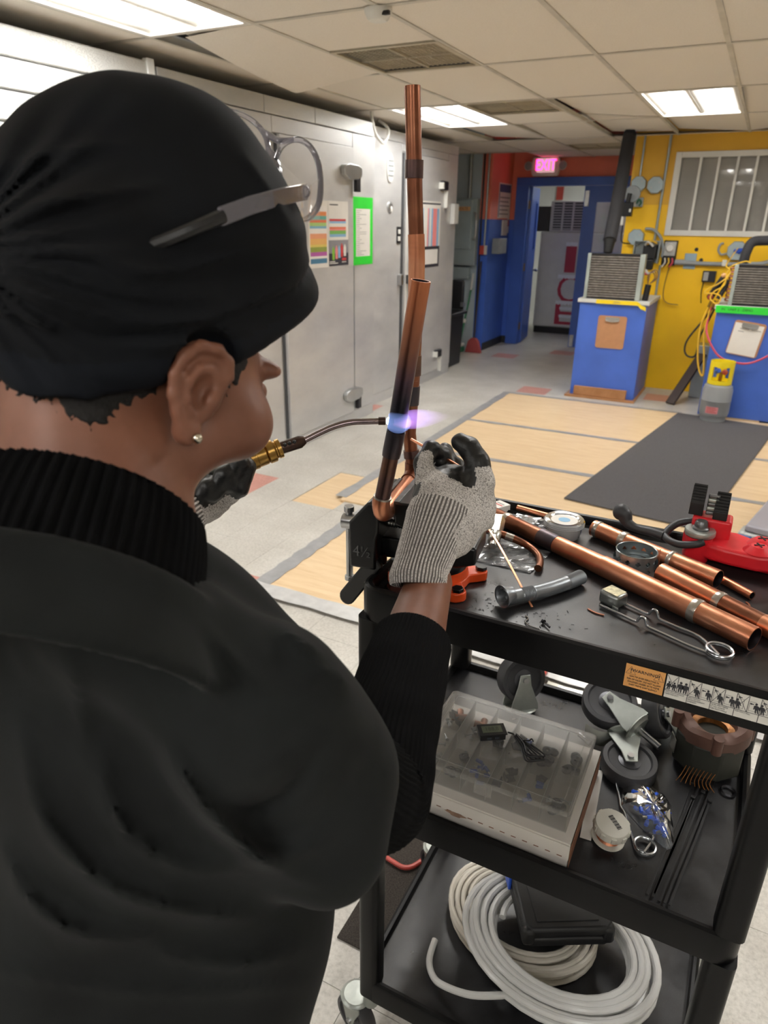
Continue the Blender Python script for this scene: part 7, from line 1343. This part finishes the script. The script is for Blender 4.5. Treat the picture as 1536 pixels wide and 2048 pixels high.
for s_ in (-1, 1):
    c_ = PEL+Vector((s_*.10, .045, 0)); obj('shoe', sdf_b('shoe', lambda X, Y, Z: smax(smin(ell(X, Y, Z, (c_.x, c_.y+.05, .045), WX, (.046, .115, .042)), cone(X, Y, Z, (c_.x, c_.y-.045, .05), (c_.x, c_.y-.045, .11), .046, .04), .03), .0045-Z, .003), (c_.x-.08, c_.y-.14, 0), (c_.x+.08, c_.y+.2, .18), .006), person, smooth=180)
# ---------------------------------------------------------------- gloves
def glove(name, label, prims, lo, hi, black, h=.0026):
    V_, F_ = surf(prims, lo, hi, h); b = B('glove_knit'); b.m('glove_rubber'); b.m('glove_knit'); b.addnp(V_, F_); cen = V_[F_].mean(1); m = black(cen[:, 0].astype(np.float32), cen[:, 1].astype(np.float32), cen[:, 2].astype(np.float32)); b.fm = [1 if q else 0 for q in m]
    return tag(obj(name, b, person, smooth=180), label)
# right hand: pinches the rod; thumb and forefinger stand up, the other fingers curl away from the viewer
W0 = P(858, 1085, .835); PAL = P(893, 1000, .868); KN = [P(862, 938, .885), P(895, 930, .905), P(935, 940, .915), P(962, 975, .905)]
fing = {'index': ([P(850, 965, .872), P(846, 925, .880), P(862, 898, .892), P(885, 908, .905), P(893, 925, .908)], [.0125, .0115, .0108, .0100, .0092]), 'middle': ([P(880, 960, .895), P(875, 915, .912), P(890, 902, .925), P(905, 925, .925)], [.0118, .0108, .010, .0092]),
        'ring': ([P(915, 965, .905), P(915, 935, .925), P(908, 945, .935), P(905, 965, .93)], [.0118, .0108, .0098, .009]), 'little': ([P(950, 985, .905), P(945, 955, .925), P(930, 960, .935)], [.011, .010, .009])}
thumb = ([P(938, 1010, .865), P(962, 965, .860), P(956, 925, .865), P(938, 896, .872), P(921, 884, .878)], [.021, .0165, .0145, .0130, .0115])
WIN = P(868, 1075, .83)
def hand_f(X, Y, Z):
    d = cone(X, Y, Z, P(862, 1070, .835), P(878, 1000, .866), .030, .034); d = smin(d, cone(X, Y, Z, P(905, 1062, .845), P(945, 1015, .872), .032, .026), .025); d = smin(d, ell(X, Y, Z, P(905, 985, .885), CAX, (.040, .036, .026)), .02)
    for pts, rs in fing.values(): d = smin(d, chain(X, Y, Z, pts, rs, .004), .006)
    d = smin(d, chain(X, Y, Z, *thumb, .006), .010); d = smin(d, cone(X, Y, Z, P(962, 1010, .868), P(970, 1040, .862), .016, .012), .012)
    return d-.0007*np.sin(330*X+90*Z)*np.sin(280*Y)
def hand_black(X, Y, Z):
    d = None
    for nm, (pts, rs) in fing.items():
        e = chain(X, Y, Z, pts[1:], [r+.004 for r in rs[1:]], .004); d = e if d is None else np.minimum(d, e)
    th = chain(X, Y, Z, thumb[0][2:], [r+.004 for r in thumb[1][2:]], .006); th2 = chain(X, Y, Z, [p-CR*.014 for p in thumb[0][1:]], [r for r in thumb[1][1:]], .006); d = np.minimum(np.minimum(d, th), th2)
    knit = cone(X, Y, Z, P(850, 960, .865), P(856, 912, .868), .013, .012)
    pit = ell(X, Y, Z, P(908, 945, .885), CAX, (.026, .030, .04)); side = ell(X, Y, Z, P(832, 985, .875), CAX, (.009, .050, .03))
    return ((np.minimum(np.minimum(d, pit), side) < 0) & (knit > .0))
lo, hi = bounds([P(830, 1080, .83), P(975, 1050, .84), P(915, 880, .94), P(845, 900, .88)], .045); glove('glove', 'grey knit glove with black coated fingers holding the rod', hand_f, lo, hi, hand_black)
obj('glove_cuff', ribbed(B('glove_cuff'), [P(835, 1172, .803), P(836, 1160, .805), P(842, 1135, .812), P(860, 1085, .828), P(876, 1045, .842), P(884, 1022, .85)], [.0300, .0335, .0315, .0350, .0400, .039], 50, .0012, 8, (1.0, .92), groove='cuff_groove_shade'), person, smooth=180)
# left hand: closed round the torch handle
lw = P(300, 1085, .86); lk = P(395, 985, .925)
lf = {'a': ([P(420, 1000, .93), P(455, 965, .905), P(478, 925, .90), P(470, 898, .92)], [.013, .0125, .0115, .0105]), 'b': ([P(440, 1005, .94), P(480, 975, .915), P(495, 935, .915), P(480, 905, .935)], [.013, .012, .011, .010]), 'c': ([P(395, 1005, .925), P(425, 985, .90), P(448, 950, .895), P(440, 925, .915)], [.013, .012, .011, .010]), 'd': ([P(370, 1010, .92), P(395, 1000, .895), P(415, 975, .89), P(410, 950, .91)], [.012, .011, .010, .009]), 't': ([P(400, 960, .95), P(440, 920, .955), P(480, 905, .95), P(500, 900, .945)], [.017, .0145, .0125, .011])}
def lhand_f(X, Y, Z):
    d = cone(X, Y, Z, P(345, 1035, .885), P(395, 995, .93), .033, .034); d = smin(d, ell(X, Y, Z, P(410, 985, .94), CAX, (.034, .034, .026)), .02)
    for k, (pts, rs) in lf.items(): d = smin(d, chain(X, Y, Z, pts, rs, .004), .005)
    return d-.0007*np.sin(330*X+90*Z)*np.sin(280*Y)
def lblack(X, Y, Z):
    d = None
    for k, (pts, rs) in lf.items(): e = chain(X, Y, Z, pts[1:], [r+.004 for r in rs[1:]], .004); d = e if d is None else np.minimum(d, e)
    return d < 0
lo, hi = bounds([P(345, 1035, .885), P(500, 900, .945), P(410, 985, .94), P(495, 935, .9)], .05); glove('glove', 'grey knit glove with black coated fingers gripping the torch', lhand_f, lo, hi, lblack, .003)
obj('glove_cuff', ribbed(B('glove_cuff'), [WRL-(dL)*.12, WRL-dL*.08, WRL+Vector((.0, 0, .005)), P(350, 1030, .887), P(368, 1015, .90)], [.0345, .036, .035, .0375, .036], 42, .0012, 8, groove='cuff_groove_shade'), person, smooth=180)
# ---------------------------------------------------------------- things held and worn
tag(obj('brazing_rod', B('copper_bright').tube([P(822, 878, .945), P(832, 884, .942), P(885, 914, .905), P(905, 925, .892), P(935, 943, .872)], [.0016, .0019, .0019, .0019, .0019], 10)), 'copper brazing rod pinched in the gloved fingers', 'brazing rod')
sg = thing('safety_glasses', 'clear plastic safety glasses pushed up on the head scarf', 'safety glasses', P(560, 330, .60))
mat('clear_edge', '#c9c4d4', .12, 0, .05); clear_film('goggle_solid', '#cbc6d6', .24, .06, 1.5)
lensR = [P(560, 335, .600), P(580, 280, .606), P(610, 290, .604), P(632, 322, .600), P(640, 370, .592), P(636, 410, .585), P(610, 440, .582)]
def lens(pts, c, out): return B('goggle_clear').quadmesh(lambda u_, v_: tuple(c*(1-v_)+spl(pts, u_)*v_+out*(.010*(1-v_*v_))), 26, 6)
def spl(pts, u_):
    q, _ = spline(pts, 8); return q[min(len(q)-1, int(u_*(len(q)-1)))]
rimR = [P(552, 318, .605), P(566, 290, .61), P(590, 279, .61), P(615, 288, .606), P(634, 318, .600), P(641, 362, .590), P(638, 405, .580), P(622, 432, .574), P(604, 440, .572)]
rimL = [P(400, 222, .63), P(440, 219, .64), P(490, 232, .645), P(525, 262, .64), P(537, 300, .628), P(530, 322, .622)]
obj('lens', lens(rimR, P(592, 372, .597), -CF*.2+CR*.6), sg); obj('lens', lens(rimL, P(470, 300, .63), -CF*.2+CR*.6), sg)
for q_ in (rimR, rimL): obj('lens_rim', B('goggle_solid').tube(q_, [.0016]+[.0026]*(len(q_)-2)+[.0016], 10, sub=6), sg)
obj('nose_bridge', B('goggle_solid').tube([P(537, 300, .628), P(548, 318, .62), P(556, 345, .61), P(562, 380, .60)], [.003, .004, .004, .003], 10, sub=5), sg); obj('brow_bar', B('goggle_solid').tube([P(520, 258, .64), P(540, 272, .632), P(560, 282, .622), P(585, 279, .612)], [.002, .003, .003, .002], 10, sub=5), sg)
obj('side_shield', B('goggle_solid').quadmesh(lambda u_, v_: tuple(P(640-8*u_, 355+85*v_, .588-.012*v_)*(1-u_)+P(604-4*v_, 388+60*v_, .540+.01*v_)*u_), 6, 8), sg)
obj('temple_arm', B('goggle_solid').ring([P(612, 383, .545), P(560, 394, .505), P(500, 411, .474), P(440, 434, .452)], [[(-.0014, -.006), (.0014, -.006), (.0014, .006), (-.0014, .006)]]*4), sg, bevel=.0008); obj('temple_tip', B('black_plastic').tube([P(446, 432, .454), P(380, 460, .443), P(300, 492, .440), P(230, 516, .444)], [.0048, .0042, .004, .003], 8, sub=4), sg)
obj('hinge', B('goggle_solid').ball(tuple(P(608, 384, .543)), .005), sg)
